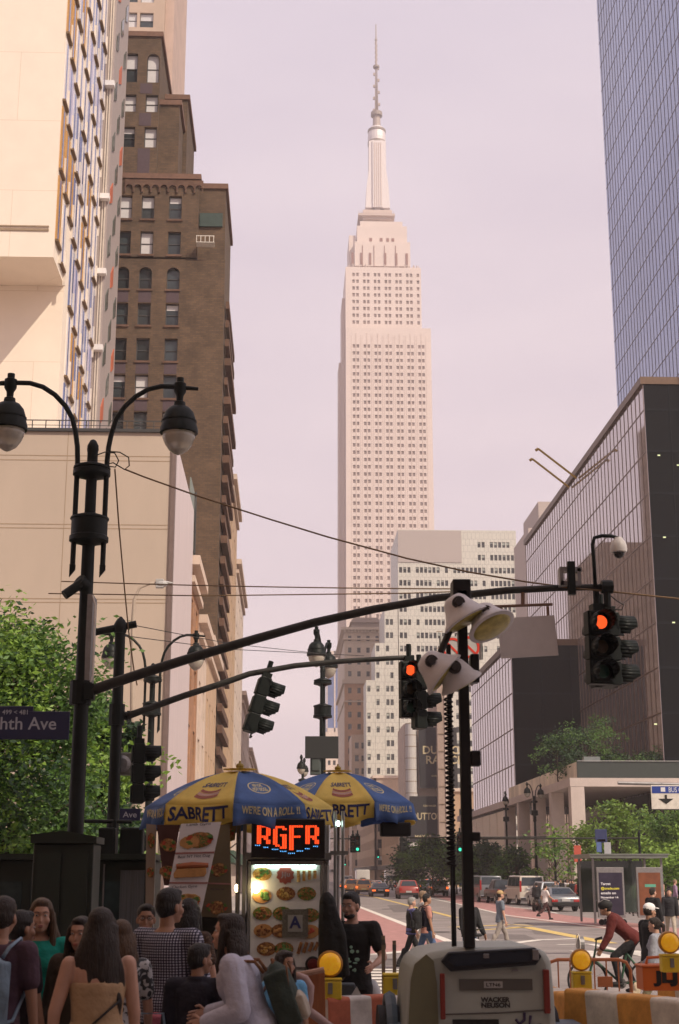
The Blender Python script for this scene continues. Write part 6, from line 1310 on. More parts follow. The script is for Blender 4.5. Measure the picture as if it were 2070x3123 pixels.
# ------------------------------------------------------------ bicycles
def bicycle(loc, rz, m, label, lean=0):
    t = thing('bicycle', label, 'bicycle', loc, rz)
    for y_ in (-.52,.52):
        b = MB(); n_ = 26; b.tube([(0, y_+math.cos(2*math.pi*k/n_)*.33, .34+math.sin(2*math.pi*k/n_)*.33) for k in range(n_+1)], .02, 6, caps=False); o = b.build('wheel', M_rub, t, smooth=True)
        b = MB(); [b.cyl((0,y_,.34), (0, y_+math.cos(a)*.32, .34+math.sin(a)*.32), .0025, n=4) for a in [2*math.pi*k/14 for k in range(14)]]; b.cyl((-.03,y_,.34), (.03,y_,.34), .03, n=8); b.build('spoke', M_steel, o)
    b = MB(); S = (0,-.16,.80); BB = (0,-.05,.30); HT = (0,.36,.86); HB = (0,.40,.70)
    for a, e in ((S,BB),(S,HT),(BB,HB),(HT,HB),(BB,(0,-.52,.34)),(S,(0,-.52,.34)),(HB,(0,.52,.34))): b.cyl(a, e, .02, n=8)
    b.cyl(HT, (0,.34,1.02), .015, n=6); b.build('frame', m, t, smooth='auto')
    b = MB(); b.tube([(-.28,.24,1.05),(-.2,.34,1.03),(0,.36,1.02),(.2,.34,1.03),(.28,.24,1.05)], .014, 6); b.build('handlebar', M_rub, t, smooth=True)
    b = MB(); b.ball((0,-.2,.90), (.07,.13,.035)); b.cyl((0,-.18,.88), S, .014, n=6); b.build('saddle', M_rub, t, smooth=True)
    b = MB(); b.cyl((-.02,-.05,.30), (.02,-.05,.30), .09, n=16); b.cyl((.03,-.05,.3), (.1,.1,.25), .012, n=5); b.cyl((-.03,-.05,.3), (-.1,-.2,.35), .012, n=5); b.build('crank', M_steel, t)
    return t
bx = X(1880,25.5,2900); bicycle((bx,25.5,0), R(78), mat('green_black_frame', (.03,.09,.05), .4), 'dark green bicycle with a bright head lamp ridden left at the right side')
b = MB(); t = thing('bicycle_basket_light', 'grey round head light drum on the front of the green bicycle', 'bike light', (bx-.62,25.3,.95)); b.cyl((0,0,0), (-.08,0,0), .14, n=18); b.cyl((-.085,0,0), (-.1,0,0), .10, n=16); b.build('drum', M_steel, t, bevel=.01); b = MB(); b.tube([(-.09,0,.0)]+[(-.09,math.cos(a)*.18,math.sin(a)*.18) for a in [k*.45 for k in range(15)]], .008, 5); b.build('wire_guard', M_wp, t)
cy = person('cyclist in a dark red jacket and black helmet riding left on the green bicycle', (bx+.28,25.5,.0), R(80), 1.78, 'tan', 'black', 'helmet', 'jacket', cloth('dark_red', (.10,.014,.012)), botc=blk, lod=1, lean=46, hpitch=-40, arms=((62,6,78,2),(58,6,76,2)), legs=((52,6,-12),(18,6,-22)))
cy.location.z = .12
bicycle((X(1448,30.5,2850),30.5,0), R(150), mat('white_bike_frame', (.6,.6,.6), .4), 'white framed bicycle behind the floodlight mast')
far('person in a dark top and blue jeans with the white bicycle behind the floodlight mast', 1430, 31.2, R(-150), 1.70, skin='tan', hair='black', hairstyle='short', top='jacket', topc=blk, botc=jeans, arms=((14,8,30,6),(10,8,20,6)))
far('woman with a dark ponytail in a pale grey hoodie walking left with her hand out', 1996, 21.5, R(60), 1.55, skin='light', hair='dark', hairstyle='pony', top='jacket', topc=cloth('grey_hoodie', (.27,.28,.32)), botc=cloth('olive_khaki', (.20,.17,.10)), female=True, arms=((6,8,30,4),(20,8,50,6)), legs=WL, lod=2)
far('man in a white cap and cream trousers walking right behind the grey hoodie woman', 1978, 23.0, R(-72), 1.72, skin='tan', hair='dark', hairstyle='whitecap', top='jacket', topc=blk, botc=cloth('cream_trousers', (.55,.45,.32)), legs=WL2, lod=2)
far('tall dark clothed man partly hidden behind the white capped man', 1992, 40, R(-60), 1.78, skin='light', hair='dark', hairstyle='short', top='jacket', topc=blk, botc=blk)
# stroller
t = thing('stroller', 'black pushchair with small wheels in front of the dark poster', 'stroller', (X(1862,64),64,.0), R(60)); b = MB(); b.ball((0,0,.75), (.32,.42,.34)); b.ball((0,.25,.6), (.25,.3,.2)); fuse(b, 'hood', blk, t, .03, 4)
b = MB(); b.tube([(-.25,-.4,.15),(-.25,.3,.85),(-.25,.6,1.05)], .02, 5); b.tube([(.25,-.4,.15),(.25,.3,.85),(.25,.6,1.05)], .02, 5); b.cyl((-.25,.6,1.05), (.25,.6,1.05), .022, n=6); b.cyl((-.25,.4,.15), (-.2,-.1,.7), .018, n=5); b.cyl((.25,.4,.15), (.2,-.1,.7), .018, n=5); b.build('frame', M_steel, t)
for x_ in (-.27,.27):
    for y_ in (-.42,.42): b = MB(); b.cyl((x_-.025,y_,.13), (x_+.025,y_,.13), .13, n=12); b.build('wheel', M_rub, t)
# ------------------------------------------------------------ bus shelter
sh0 = X(1822,62,2700); t = thing('bus_shelter', 'glass and steel bus shelter with two lit posters on the right pavement', 'bus shelter', (sh0,62,.13)); zr = Z(2616,62,1900)-.13
b = MB(); b.box((-.35,-.4,zr), (3.0,3.2,zr+.12)); b.box((-.4,-.45,zr+.121), (3.05,3.25,zr+.17)); b.build('roof', mat('shelter_roof', (.20,.22,.20), .35, metal=.3), t)
for x_, y_ in ((-.2,0),(2.75,.0),(-.2,2.9),(2.75,2.9)): b = MB(); b.box((x_,y_,0), (x_+.09,y_+.09,zr-.005)); b.build('post', M_steel, t)
b = MB(); b.box((-.1,2.92,.4), (2.7,2.94,zr-.1)); b.build('glass_panel', mat('shelter_glass', (.10,.13,.12), .08, trans=.6), t)
def poster(x0, x1, y_, z0_, z1_, m, lines_, extra=None):
    b = MB(); b.box((x0-.08,y_,z0_-.1), (x1+.08,y_+.14,z1_+.22)); f_ = b.build('poster_case', M_steel, t, bevel=.01); b = MB(); b.box((x0,y_-.012,z0_), (x1,y_-.001,z1_)); b.build('poster', m, f_)
    for s_, cx_, cz, h_, w_, mm in lines_: b = MB(); text(b, s_, (cx_,y_-.014,cz), (1,0,0), (0,0,1), h_, w_, bold=.02, t=.004); b.build('lettering', mm, f_)
    if extra: extra(f_)
M_pw = mat('poster_white', (.7,.7,.72), .5, emit=(.8,.8,.85), estr=.05); M_py = mat('poster_yellow', (.7,.65,.05), .5, emit=(.9,.8,.05), estr=.05)
pxw = SZ(1,62)
poster(.02, 1.02, -.2, .35, 2.1, mat('poster_dark', (.025,.02,.04), .3, var=.3), [('Target',.30,1.62,.10,.42,M_pw),('@oracle.com',.48,1.44,.10,.78,M_py),('emails on',.40,1.26,.10,.64,M_pw),('November 14',.44,1.08,.08,.74,M_pw)])
def gx(f_): 
    b = MB(); b.box((1.98,-.215,1.5), (2.45,-.212,1.62)); b.build('poster_bar', mat('poster_teal', (.10,.35,.25), .5), f_)
poster(1.72, 2.66, -.2, .35, 2.1, mat('poster_orange', (.18,.06,.025), .35, var=.25), [], gx)
# bus stop sign and parking/red sign
def post_sign(px, Y, parts, label, H): 
    t = thing('bus_stop_sign', label, 'sign', (X(px,Y,2650),Y,.13)); b = MB(); b.cyl((0,0,0), (0,0,H), .05, n=8); b.build('post', M_pole, t)
    for x_, z_, w_, h_, m in parts: b = MB(); b.cb((x_,-.07,z_), (w_,.03,h_)); b.build('sign_plate', m, t, bevel=.02)
q = 84; post_sign(1836, q, [(0,Z(2548,q)-.13,.7,.75,mat('bus_sign_navy', (.02,.03,.10), .5)),(0,Z(2562,q)-.13,.5,.16,mat('bus_sign_red', (.4,.06,.03), .5)),(-.15,Z(2582,q)-.13,.3,.6,mat('bus_sign_blue', (.08,.13,.3), .5)),(.35,Z(2587,q)-.13,.4,.7,mat('bus_sign_pale', (.35,.36,.38), .5))], 'round navy bus stop sign on a post above the shelter', Z(2540,q))
q = 90; post_sign(1762, q, [(0,Z(2603,q)-.13,.45,1.0,mat('banner_red', (.42,.07,.04), .6))], 'red vertical banner sign beside the corner column', Z(2570,q))
# bench / dark kiosks behind the crowd ------------------------------------------------------------
M_kg = mat('kiosk_green', (.012,.020,.014), .45, var=.3); M_ka = mat('kiosk_aluminium', (.16,.17,.18), .4, metal=.6, stretch=(30,30,.3), scale=3, var=.4)
KY = 17.5; t = thing('news_kiosk', 'long dark green news kiosk behind the crowd at the left', 'kiosk', (X(-150,KY),KY,.21)); zk = Z(2622,KY,200)-.21; W_ = X(452,KY)-X(-150,KY)
b = MB(); b.box((0,0,0), (W_,1.8,zk)); b.build('body', M_kg, t, bevel=.02)
b = MB(); b.box((-.1,-.14,zk+.003), (W_+.08,1.9,zk+.07)); b.build('roof', M_kg, t)
b = MB()
for x_ in (.35,.95,1.55): b.box((x_,-.02,.95), (x_+.5,-.003,zk-.25))
b.build('dark_window', mat('kiosk_window', (.03,.045,.045), .1, var=.6, scale=3), t); x_ = X(368,KY)-X(-150,KY); b = MB(); b.box((x_,-.03,.3), (x_+SZ(72,KY),-.003,zk-.12)); b.build('metal_shutter', M_ka, t); b = MB(); b.box((X(316,KY)-X(-150,KY),-.05,.2), (X(320,KY)-X(-150,KY),-.02,zk-.05)); b.build('trim_strip', M_steel, t)
t = thing('utility_cabinet', 'tall dark green cabinet with a shallow peaked lid in front of the left kiosk', 'cabinet', (X(98,15.5),15.5,.21)); zk = Z(2572,15.5,170)-.21; W_ = SZ(180,15.5)
b = MB(); b.box((0,0,0), (W_,.6,zk)); b.build('body', M_kg, t, bevel=.015); b = MB(); b.prism([(-.03,0),(W_+.03,0),(W_+.03,.07),(W_*.5,.13),(-.03,.09)], (0,-.04,zk+.002), (1,0,0), (0,0,1), (0,.68,0)); b.build('lid', M_kg, t); b = MB(); b.box((.05,-.02,.15), (W_/2-.02,-.003,zk-.1)); b.box((W_/2+.02,-.02,.15), (W_-.05,-.003,zk-.1)); b.build('door', mat('kiosk_green_door', (.015,.024,.017), .5), t)

# ------------------------------------------------------------ food cart
CY = 13.4; zc0 = SWK
def cx(px): return X(px, CY, 2650)
def cz(py): return Z(py, CY, 870)-zc0
cart = thing('food_cart', 'steel street food cart with lit menu panel and red LED sign under a parasol', 'food cart', (cx(870),CY,zc0)); ox = cx(870)
M_ss = mat('brushed_steel', (.30,.31,.30), .32, metal=.75, var=.25, scale=2, stretch=(20,20,.6)); M_mb = mat('menu_board_white', (.68,.70,.68), .35, var=.08, scale=6)
xa, xb = cx(752)-ox, cx(1000)-ox
b = MB(); b.box((xa,.0,.32), (xb,1.7,cz(2622))); b.build('body', M_ss, cart, bevel=.01)
b = MB(); b.box((xa-.02,-.05,cz(2622)+.002), (xb+.03,1.75,cz(2600))); b.build('roof', M_ss, cart)
for s_, y_ in ((xa+.25,.5),(xb-.2,.5),(xa+.25,1.3),(xb-.2,1.3)): b = MB(); b.cyl((s_-.06,y_,.2), (s_+.06,y_,.2), .2, n=16); b.build('wheel', M_rub, cart)
b = MB(); b.box((cx(757)-ox,-.035,cz(2952)), (cx(764)-ox,-.003,cz(2626))); b.box((cx(978)-ox,-.035,cz(2952)), (cx(986)-ox,-.003,cz(2626))); b.box((cx(764.5)-ox,-.035,cz(2632)), (cx(977.5)-ox,-.003,cz(2626))); b.build('door_trim', mat('steel_trim', (.45,.46,.44), .25, metal=.8), cart)
b = MB(); b.box((cx(766)-ox,-.03,cz(2948)), (cx(976)-ox,-.004,cz(2636))); mp_ = b.build('menu_panel', M_mb, cart)
b = MB(); b.box((cx(776)-ox,-.06,cz(2644)), (cx(962)-ox,-.034,cz(2638))); b.build('tube_light', mat('green_white_tube', (.7,.9,.8), .5, emit=(.72,1,.88), estr=7), cart)
b = MB(); b.box((cx(768)-ox,-.10,cz(2638)+.001), (cx(980)-ox,-.0,cz(2626))); b.build('light_hood', M_ss, cart)
b = MB(); b.ball((cx(782)-ox,-.09,cz(2708)), (.038,.038,.045)); b.build('bulb', mat('warm_bulb', (1,.8,.5), .5, emit=(1,.75,.38), estr=22), cart)
b = MB(); b.ball((cx(719)-ox,.25,cz(2709)), (.016,.016,.035)); b.build('bulb', mat('warm_bulb', (1,.8,.5), .5), cart)
# dishes on the menu panel
def disc(mb, c, rx, rz_, n=14, y0=-.034, t_=.004): mb.prism([(math.cos(2*math.pi*k/n)*rx, math.sin(2*math.pi*k/n)*rz_) for k in range(n)], (c[0],y0,c[1]), (1,0,0), (0,0,1), (0,-t_,0))
FD = [blotch('food_rice', (.30,.16,.04), (.50,.34,.10), 45), blotch('food_meat', (.16,.06,.025), (.34,.17,.06), 50), blotch('food_salad', (.07,.16,.03), (.38,.16,.06), 40), blotch('food_gold', (.48,.25,.05), (.60,.40,.16), 40), mat('food_green', (.09,.2,.04), .7, var=.4, scale=30), mat('food_bun', (.50,.26,.09), .6, var=.2, scale=20), mat('food_red', (.45,.07,.03), .6, var=.2, scale=20)]
rr = random.Random(2)
dish = [(800,2665,0,4),(930,2672,3,3),(800,2732,5,4),(872,2725,1,0),(935,2725,2,2),(802,2785,2,1),(862,2785,2,2),(945,2790,2,2),(805,2838,5,1),(858,2838,1,5),(945,2840,5,6),(868,2893,2,4),(940,2890,1,5),(815,2893,1,3)]
for i, (px, py, a, b_) in enumerate(dish):
    c = (cx(px)-ox, cz(py)); b = MB(); w_ = SZ(29,CY); h_ = SZ(20,CY)
    if i == 1 or i == 12:
        for k in range(4): b.tube([(c[0]-.09+k*.05+(.03 if i==1 else 0),-.045,c[1]-.05+.01*k),(c[0]-.06+k*.05,-.05,c[1]+.05)], .017, 6)
        b.build('dish_picture', FD[a], mp_); continue
    disc(b, c, w_, h_); o = b.build('dish_picture', FD[a], mp_)
    b = MB(); [b.ball((c[0]+rr.uniform(-w_,w_)*.6,-.042,c[1]+rr.uniform(-h_,h_)*.6), (rr.uniform(.010,.024),.006,rr.uniform(.008,.018)), 7, 5) for _ in range(9)]; b.build('garnish', FD[b_], o)
b = MB(); c = (cx(870)-ox, cz(2668)); n_ = 20; b.prism([(math.cos(2*math.pi*k/n_)*(.085 if k % 2 else .07), math.sin(2*math.pi*k/n_)*(.085 if k % 2 else .07)) for k in range(n_)], (c[0],-.034,c[1]), (1,0,0), (0,0,1), (0,-.005,0)); o = b.build('star_badge', mat('badge_red', (.30,.07,.05), .6), mp_); b = MB(); text(b, 'Jiju', (c[0],-.041,c[1]), (1,0,0), (0,0,1), .045, .08); b.build('lettering', M_let, o)
b = MB(); x0, x1, z0_, z1_ = cx(862)-ox, cx(940)-ox, cz(2858), cz(2772); b.box((x0,-.06,z0_), (x1,-.036,z1_)); o = b.build('grade_card', blotch('card_frame', (.10,.10,.075), (.16,.15,.12), 60), mp_); b = MB(); b.box((x0+.05,-.066,z0_+.05), (x1-.05,-.0605,z1_-.05)); b.build('card', mat('card_grey', (.30,.30,.27), .6), o); b = MB(); text(b, 'A', ((x0+x1)/2,-.067,(z0_+z1_)/2+.01), (1,0,0), (0,0,1), .10, bold=.03); b.build('lettering', mat('grade_blue', (.02,.03,.12), .5), o)
b = MB(); b.box((cx(870)-ox,-.03,cz(3060)), (cx(930)-ox,-.004,cz(2958))); o = b.build('lower_picture', M_mb, cart); b = MB(); disc(b, (cx(900)-ox,cz(2995)), .09, .09); b.build('dish_picture', blotch('food_pizza', (.40,.12,.03), (.55,.30,.10), 40), o)
b = MB(); q = Vector((0,-1,0)).to_track_quat('Z','Y'); b.lathe([(.065,0),(.07,.02),(.06,.05)], (cx(955)-ox,-.01,cz(2940)), 20, q); o = b.build('tail_light', M_rub, cart, smooth='auto'); b = MB(); b.lathe([(.05,.0),(.048,.012),(.02,.02)], (cx(955)-ox,-.06,cz(2940)), 20, q); b.build('lens', mat('dull_red_lens', (.12,.01,.01), .4), o)
# LED sign box
b = MB(); b.box((cx(766)-ox,-.16,cz(2618)), (cx(990)-ox,.3,cz(2498))); sg = b.build('led_sign', mat('sign_box_black', (.010,.008,.008), .35), cart, bevel=.01)
M_led = mat('led_red', (1,.1,.02), .5, emit=(1,.075,.015), estr=1.6); M_ledb = mat('led_blue', (.1,.5,1), .5, emit=(.12,.45,1), estr=2.6)
pat = {'R':["####.","#..##","#..##","#..##","####.","##.#.","#..#.","#..##"],'G':[".####","##..#","#....","#....","#.###","#...#","#..##","##.##",".#.##","...##"],'F':["#####","#....","#....","####.","#....","#....","##...","##...","##...","##..."]}
def led_letter(ch, px0, py0, cols_, h_, wd):
    b = MB(); dx = wd/6; dy = 4.5
    rows_ = {'B':["######",'##..##','#...##','#...##','##..##','#####.','######','##..##','#...##'],'G':['.####.','##..##','##....','##....','##.###','##..##','##..##','##..##','##..##','.##.##','...###'],'F':['######','##....','##....','##....','##....','#####.','##....','##....','##....','##....','##....','##....'],'R':['#####.','##..##','##..##','##..##','##..##','#####.','##.##.','##..##','##..##']}[ch]
    for j, r_ in enumerate(rows_):
        for i, c_ in enumerate(r_):
            if c_ == '#':
                for hh in (0,1):
                    x_ = cx(px0+i*dx)-ox; z_ = cz(py0+j*dy*1.38+hh*3.1); b.box((x_,-.166,z_-.0072), (x_+SZ(dx*.80,CY),-.161,z_))
    b.build('led_letter', M_led, sg)
led_letter('R',783,2519,6,9,42); led_letter('G',832,2521,6,11,42); led_letter('F',881,2519,6,10,42); led_letter('R',930,2519,6,9,42)
b = MB()
for k in range(8):
    px = 779+k*25; py = 2580+{0:0,1:6,2:12,3:18,4:24,5:17,6:10,7:3}[k]
    for m_ in range(4 if 1 < k < 6 else 3): x_ = cx(px+m_*5.4)-ox; z_ = cz(py); b.box((x_,-.166,z_), (x_+.006,-.161,z_+.007))
b.build('led_dots', M_ledb, sg)
# serving side: counter, post, canopy frame
b = MB(); b.box((cx(560)-ox,.1,.25), (xa-.005,1.5,cz(2795))); b.build('grill_counter', mat('dark_steel', (.03,.032,.03), .4, metal=.3), cart, bevel=.02); b = MB(); b.box((cx(555)-ox,-.05,cz(2795)+.003), (xa-.006,1.5,cz(2788))); b.build('counter_top', M_ss, cart)
b = MB(); b.box((cx(590)-ox,.4,cz(2788)+.004), (cx(655)-ox,.9,cz(2745))); b.build('steam_pan', M_ss, cart, bevel=.02); b = MB(); b.box((cx(660)-ox,.2,cz(2788)+.004), (cx(700)-ox,.5,cz(2770))); b.build('paper_stack', mat('pale_green_paper', (.35,.48,.42), .8), cart)
b = MB(); b.box((cx(739)-ox,-.02,.3), (cx(750)-ox,.1,cz(2500))); b.box((cx(725)-ox,-.0,.3), (cx(730)-ox,.04,cz(2560))); b.box((cx(440)-ox,.85,.05), (cx(447)-ox,.9,cz(2505))); b.box((cx(440)-ox,.84,cz(2505)+.001), (cx(755)-ox,.92,cz(2496))); b.build('canopy_post', M_ss, cart)
b = MB(); b.cyl((cx(690)-ox,.3,cz(2590)), (cx(724)-ox,.2,cz(2565)), .006, n=5); b.build('brace', M_ss, cart); b = MB(); b.cyl((cx(690)-ox,.3,cz(2595)), (cx(722)-ox,.2,cz(2622)), .006, n=5); b.build('brace', M_ss, cart); b = MB(); b.cyl((cx(1000)-ox,.0,cz(2640)), (cx(1003)-ox,.1,cz(2515)), .015, n=6); b.cyl((cx(993)-ox,.0,cz(2640)), (cx(996)-ox,.1,cz(2515)), .015, n=6); b.build('brace', mat('steel_trim', (.45,.46,.44), .25, metal=.8), cart)
# hanging picture banners, each a thing of its own
def banner(label, quad, Y, base_m, panels, titles=(), name='menu_banner'):
    """quad: photo corners tl,tr,br,bl ; panels: (v0,v1,kind)"""
    P = [PY(x_, y_, Y) for x_, y_ in quad]; t = thing(name, label, 'banner', P[3]); o = t.location.copy(); P = [p-o for p in P]; tl, tr, br, bl = P
    S = lambda u, v, d=0: (tl.lerp(tr,u)).lerp(bl.lerp(br,u), v) + Vector((0,-d,0))
    b = MB(); A = [tl,tr,br,bl]; B_ = [p+Vector((0,.012,0)) for p in A]; b._add(A+B_, [(3,2,1,0),(4,5,6,7),(0,1,5,4),(1,2,6,5),(2,3,7,6),(3,0,4,7)]); bo = b.build('board', base_m, t)
    U = (tr-tl).normalized(); V = (tl-bl).normalized(); w_ = (tr-tl).length; h_ = (tl-bl).length
    for v0, v1, kd in panels:
        vm = (v0+v1)/2; hh = (v1-v0)*h_
        if kd == 'line': b = MB(); b._add([S(0,v0,.004),S(1,v0,.004),S(1,v1,.004),S(0,v1,.004)], [(0,1,2,3)]); b.build('divider', mat('banner_red_line', (.35,.16,.15), .7), t, solid=.003); continue
        def el_(cu, cv, ru, rv, m, d, nm, n=18, wob=0, seed=1):
            r9 = random.Random(seed); b = MB(); c_ = S(cu, v0+(v1-v0)*cv, d)
            b.prism([(math.cos(2*math.pi*k/n)*ru*w_*(1+wob*r9.uniform(-1,1)), math.sin(2*math.pi*k/n)*rv*hh*(1+wob*r9.uniform(-1,1))) for k in range(n)], c_, U, V, (0,-.004,0)); return b.build(nm, m, t)
        if kd == 'hotdog':
            b = MB(); r_ = hh*.115; b.tube([S(.10,v0+(v1-v0)*.50,.01)+V*r_*.5, S(.5,v0+(v1-v0)*.46,.012)+V*r_*.6, S(.92,v0+(v1-v0)*.47,.01)+V*r_*.5], [r_*.8,r_,r_*.75], 8); b.build('sausage_picture', mat('sausage_red', (.36,.11,.04), .5), t)
            q0 = S(.5,v0+(v1-v0)*.68,.012); b = MB(); b.prism([(-.39*w_,-.17*hh),(.36*w_,-.17*hh),(.40*w_,-.05*hh),(.37*w_,.17*hh),(-.37*w_,.17*hh),(-.42*w_,.0)], q0, U, V, (0,-.014,0)); b.build('bun_picture', FD[5], t, bevel=.02)
            for sd in range(26): el_(.16+.68*((sd*7) % 26)/26, .36+.05*((sd*5) % 4)/4, .035, .035, [FD[4],FD[0],FD[6],M_sw][sd % 4], .018, 'relish_picture', 7, .2, sd)
        else:
            el_(.55,.58,.36,.27,FD[{'gyro':2,'chicken':3,'dark':1}[kd]],.006,'food_picture',20,.12,3)
            for sd in range(14): el_(.55+.28*math.cos(sd*2.4), .58+.2*math.sin(sd*2.4), .07, .05, [FD[6],FD[4],FD[5],FD[2]][sd % 4], .010, 'garnish_picture', 8, .3, sd)
            if kd == 'gyro': el_(.30,.66,.24,.22,FD[5],.009,'bread_picture',12,.1,5)
    for s_, u_, v_, hh, wf in titles: b = MB(); text(b, s_, S(u_,v_,.004), U, V, h_*hh, w_*wf, bold=.01, t=.003); b.build('lettering', mat('title_ink', (.05,.04,.06), .6), t)
    return t
M_bw = mat('banner_white', (.74,.73,.76), .6, var=.05)
banner('white tilted banner with gyro, hot dog and chicken pictures hung left of the cart', [(552,2512),(674,2506),(612,2788),(498,2784)], 12.9, M_bw, [(0,.325,'gyro'),(.325,.345,'line'),(.35,.65,'hotdog'),(.655,.675,'line'),(.68,1,'chicken')], [('Lamb Gyro',.45,.02,.028,.6),('Best NY Hot Dog',.5,.375,.03,.8),('Chicken Gyro',.42,.71,.03,.62)])
banner('darker banner of platters behind the white tilted banner', [(640,2515),(700,2515),(708,2800),(600,2795)], 13.1, mat('banner_dark', (.14,.11,.06), .6), [(.33,.6,'dark'),(.63,.645,'line'),(.74,1,'dark')], [('Philly Cheese Steak',.55,.70,.022,.7)])
banner('brown menu banner facing left with dark platters', [(478,2515),(548,2515),(520,2700),(500,2700)], 13.2, mat('banner_brown', (.06,.018,.012), .6), [(.1,.5,'dark'),(.55,.95,'dark')])
banner('narrow corner banner with food strip on the left post of the cart', [(446,2512),(476,2515),(466,2800),(443,2796)], 13.25, mat('banner_wood', (.28,.22,.17), .6), [(0,.3,'dark'),(.4,.6,'dark'),(.8,1,'dark')])
banner('yellow brown banner beside the LED sign', [(672,2500),(722,2505),(716,2562),(670,2575)], 13.3, mat('banner_ochre', (.20,.14,.03), .6), [(.1,.9,'dark')])

# ------------------------------------------------------------ parasols
M_uy = mat('parasol_yellow', (.84,.66,.17), .75, var=.12, scale=3, bump=.2, bscale=9); M_ub = mat('parasol_blue', (.10,.20,.47), .75, var=.2, scale=3, bump=.2, bscale=9)
M_un = mat('parasol_print_blue', (.02,.03,.11), .8); M_ul = mat('parasol_print_yellow', (.72,.66,.36), .8); M_dog = mat('parasol_print_sausage', (.28,.09,.06), .8); M_dog2 = mat('parasol_print_bun', (.46,.28,.22), .8)
def tr_mat(m):
    n = m.node_tree; b_ = n.nodes['Principled BSDF']; l_ = n.nodes.new('ShaderNodeBsdfTranslucent'); mx_ = n.nodes.new('ShaderNodeMixShader'); mx_.inputs[0].default_value = .35; out = [x for x in n.nodes if x.type == 'OUTPUT_MATERIAL'][0]
    src = b_.inputs['Base Color'].links[0].from_socket; n.links.new(src, l_.inputs[0]); n.links.new(b_.outputs[0], mx_.inputs[1]); n.links.new(l_.outputs[0], mx_.inputs[2]); n.links.new(mx_.outputs[0], out.inputs[0])
tr_mat(M_uy); tr_mat(M_ub)
def parasol(label, apex, rim_r, drop, val, a0, first_yellow, base):
    t = thing('parasol', label, 'parasol', (apex.x, apex.y, base)); A = apex.z-base; rr = random.Random(int(apex.y*10))
    def S(k, u, v, d=0):
        """panel k, u -1..1 across, v 0..1 from top to rim, above 1 on the valance"""
        th0 = a0+k*math.pi/4; half = math.pi/8; a_ = th0+u*half
        vv = min(v, 1); sag = (1-u*u)*(.06*math.sin(vv*math.pi)+.03*vv)
        ch = math.cos(half)/math.cos(u*half); r_ = rim_r*vv*ch*(1-.0*sag); z_ = A - drop*(vv**1.85) - sag*.5
        ex_ = max(0, v-1); z_ -= ex_*val*(1+.12*math.sin(u*5+k)); r_ += ex_*.05*math.sin(u*6+k*2)
        n_ = Vector((math.sin(a_), -math.cos(a_), .35)).normalized() if v < 1 else Vector((math.sin(a_), -math.cos(a_), 0))
        return Vector((math.sin(a_)*r_, -math.cos(a_)*r_, z_)) + n_*d
    def put(mb, s_, k, v0, v1, u0, u1, arch=0, bold=.03):
        vs, fs = glyphs(s_, bold, 2); xs = [p.x for p in vs]; ys_ = [p.y for p in vs]; x0, x1, y0, y1 = min(xs), max(xs), min(ys_), max(ys_)
        mb._add([S(k, u0+(u1-u0)*(p.x-x0)/(x1-x0), v1+(v0-v1)*(p.y-y0)/(y1-y0) + arch*(1-(2*(p.x-x0)/(x1-x0)-1)**2), .006) for p in vs], fs)
    for k in range(8):
        yel = (k % 2 == 0) == first_yellow; b = MB()
        b.grid(lambda i, j, k=k: S(k, -1+2*i, .04+j*.96), 10, 9); b.grid(lambda i, j, k=k: S(k, -1+2*i, 1+j), 14, 3); pn = b.build('canopy_panel', M_uy if yel else M_ub, t, smooth=True, solid=.004, fix=False)
        b = MB()
        if yel:
            put(b, 'SABRETT', k, 1.08, 1.74, -.86, .86); put(b, 'SABRETT', k, .54, .66, -.56, .56, -.03); b.build('lettering', M_un, pn)
            for q_, (v_, m_) in enumerate(((.725,M_dog),(.785,M_dog2),(.84,M_dog))):
                b = MB(); b.grid(lambda i, j, k=k, v_=v_: S(k, (-.42+.84*i), v_+.05*j - .04*(2*i-1)**2*1.0+ .0, .007), 12, 3); b.build('print', m_, pn, fix=False)
        else:
            put(b, "WE'RE ON A ROLL !!", k, 1.08, 1.5, -.78, .85, 0, .02); put(b, 'NEW YORK', k, .55, .62, -.24, .24); put(b, 'HOT DOGS', k, .64, .72, -.32, .32)
            N_ = 30; r_ = lambda a, q_: S(k, .50*math.cos(a)*q_, .635+.14*math.sin(a)*q_, .006)
            for i in range(N_): a1, a2 = 2*math.pi*i/N_, 2*math.pi*(i+1)/N_; b.quad(r_(a1,.9), r_(a2,.9), r_(a2,1), r_(a1,1))
            b.build('lettering', M_ul, pn, fix=False)
        b = MB(); b.tube([S(k,-1,.05,-.015), S(k,-1,.4,-.02), S(k,-1,.75,-.02), S(k,-1,1,-.015)], .006, 5); b.build('rib', M_steel, t)
    b = MB(); b.cyl((0,0,.02), (0,0,A-.05), .022, n=10); b.build('pole', M_steel, t, smooth=True)
    b = MB(); b.grid(lambda i, j: Vector((math.sin(i*2*math.pi)*(.03+.15*rim_r*j), -math.cos(i*2*math.pi)*(.03+.15*rim_r*j), A+.03-.012*j)), 24, 3); b.build('vent_cap', M_uy, t, smooth=True, solid=.004)
    b = MB(); b.ball((0,0,A+.05), (.04,.04,.03)); b.cyl((0,0,A+.07), (0,0,A+.10), .010, n=6); b.build('finial', mat('finial_mustard', (.30,.22,.03), .6), t, smooth=True)
    return t
ap = PY(731,2352,14.0); parasol('yellow and blue parasol over the food cart, the nearer of the pair', ap, SZ(285,14.0), Z(2352,14)-Z(2462,14), .19, R(-24), True, .21)
ap = PY(1030,2356,17.0); parasol('yellow and blue parasol behind the cart, the farther of the pair', ap, SZ(238,17.0), Z(2356,17)-Z(2455,17), .20, R(2), True, .21)
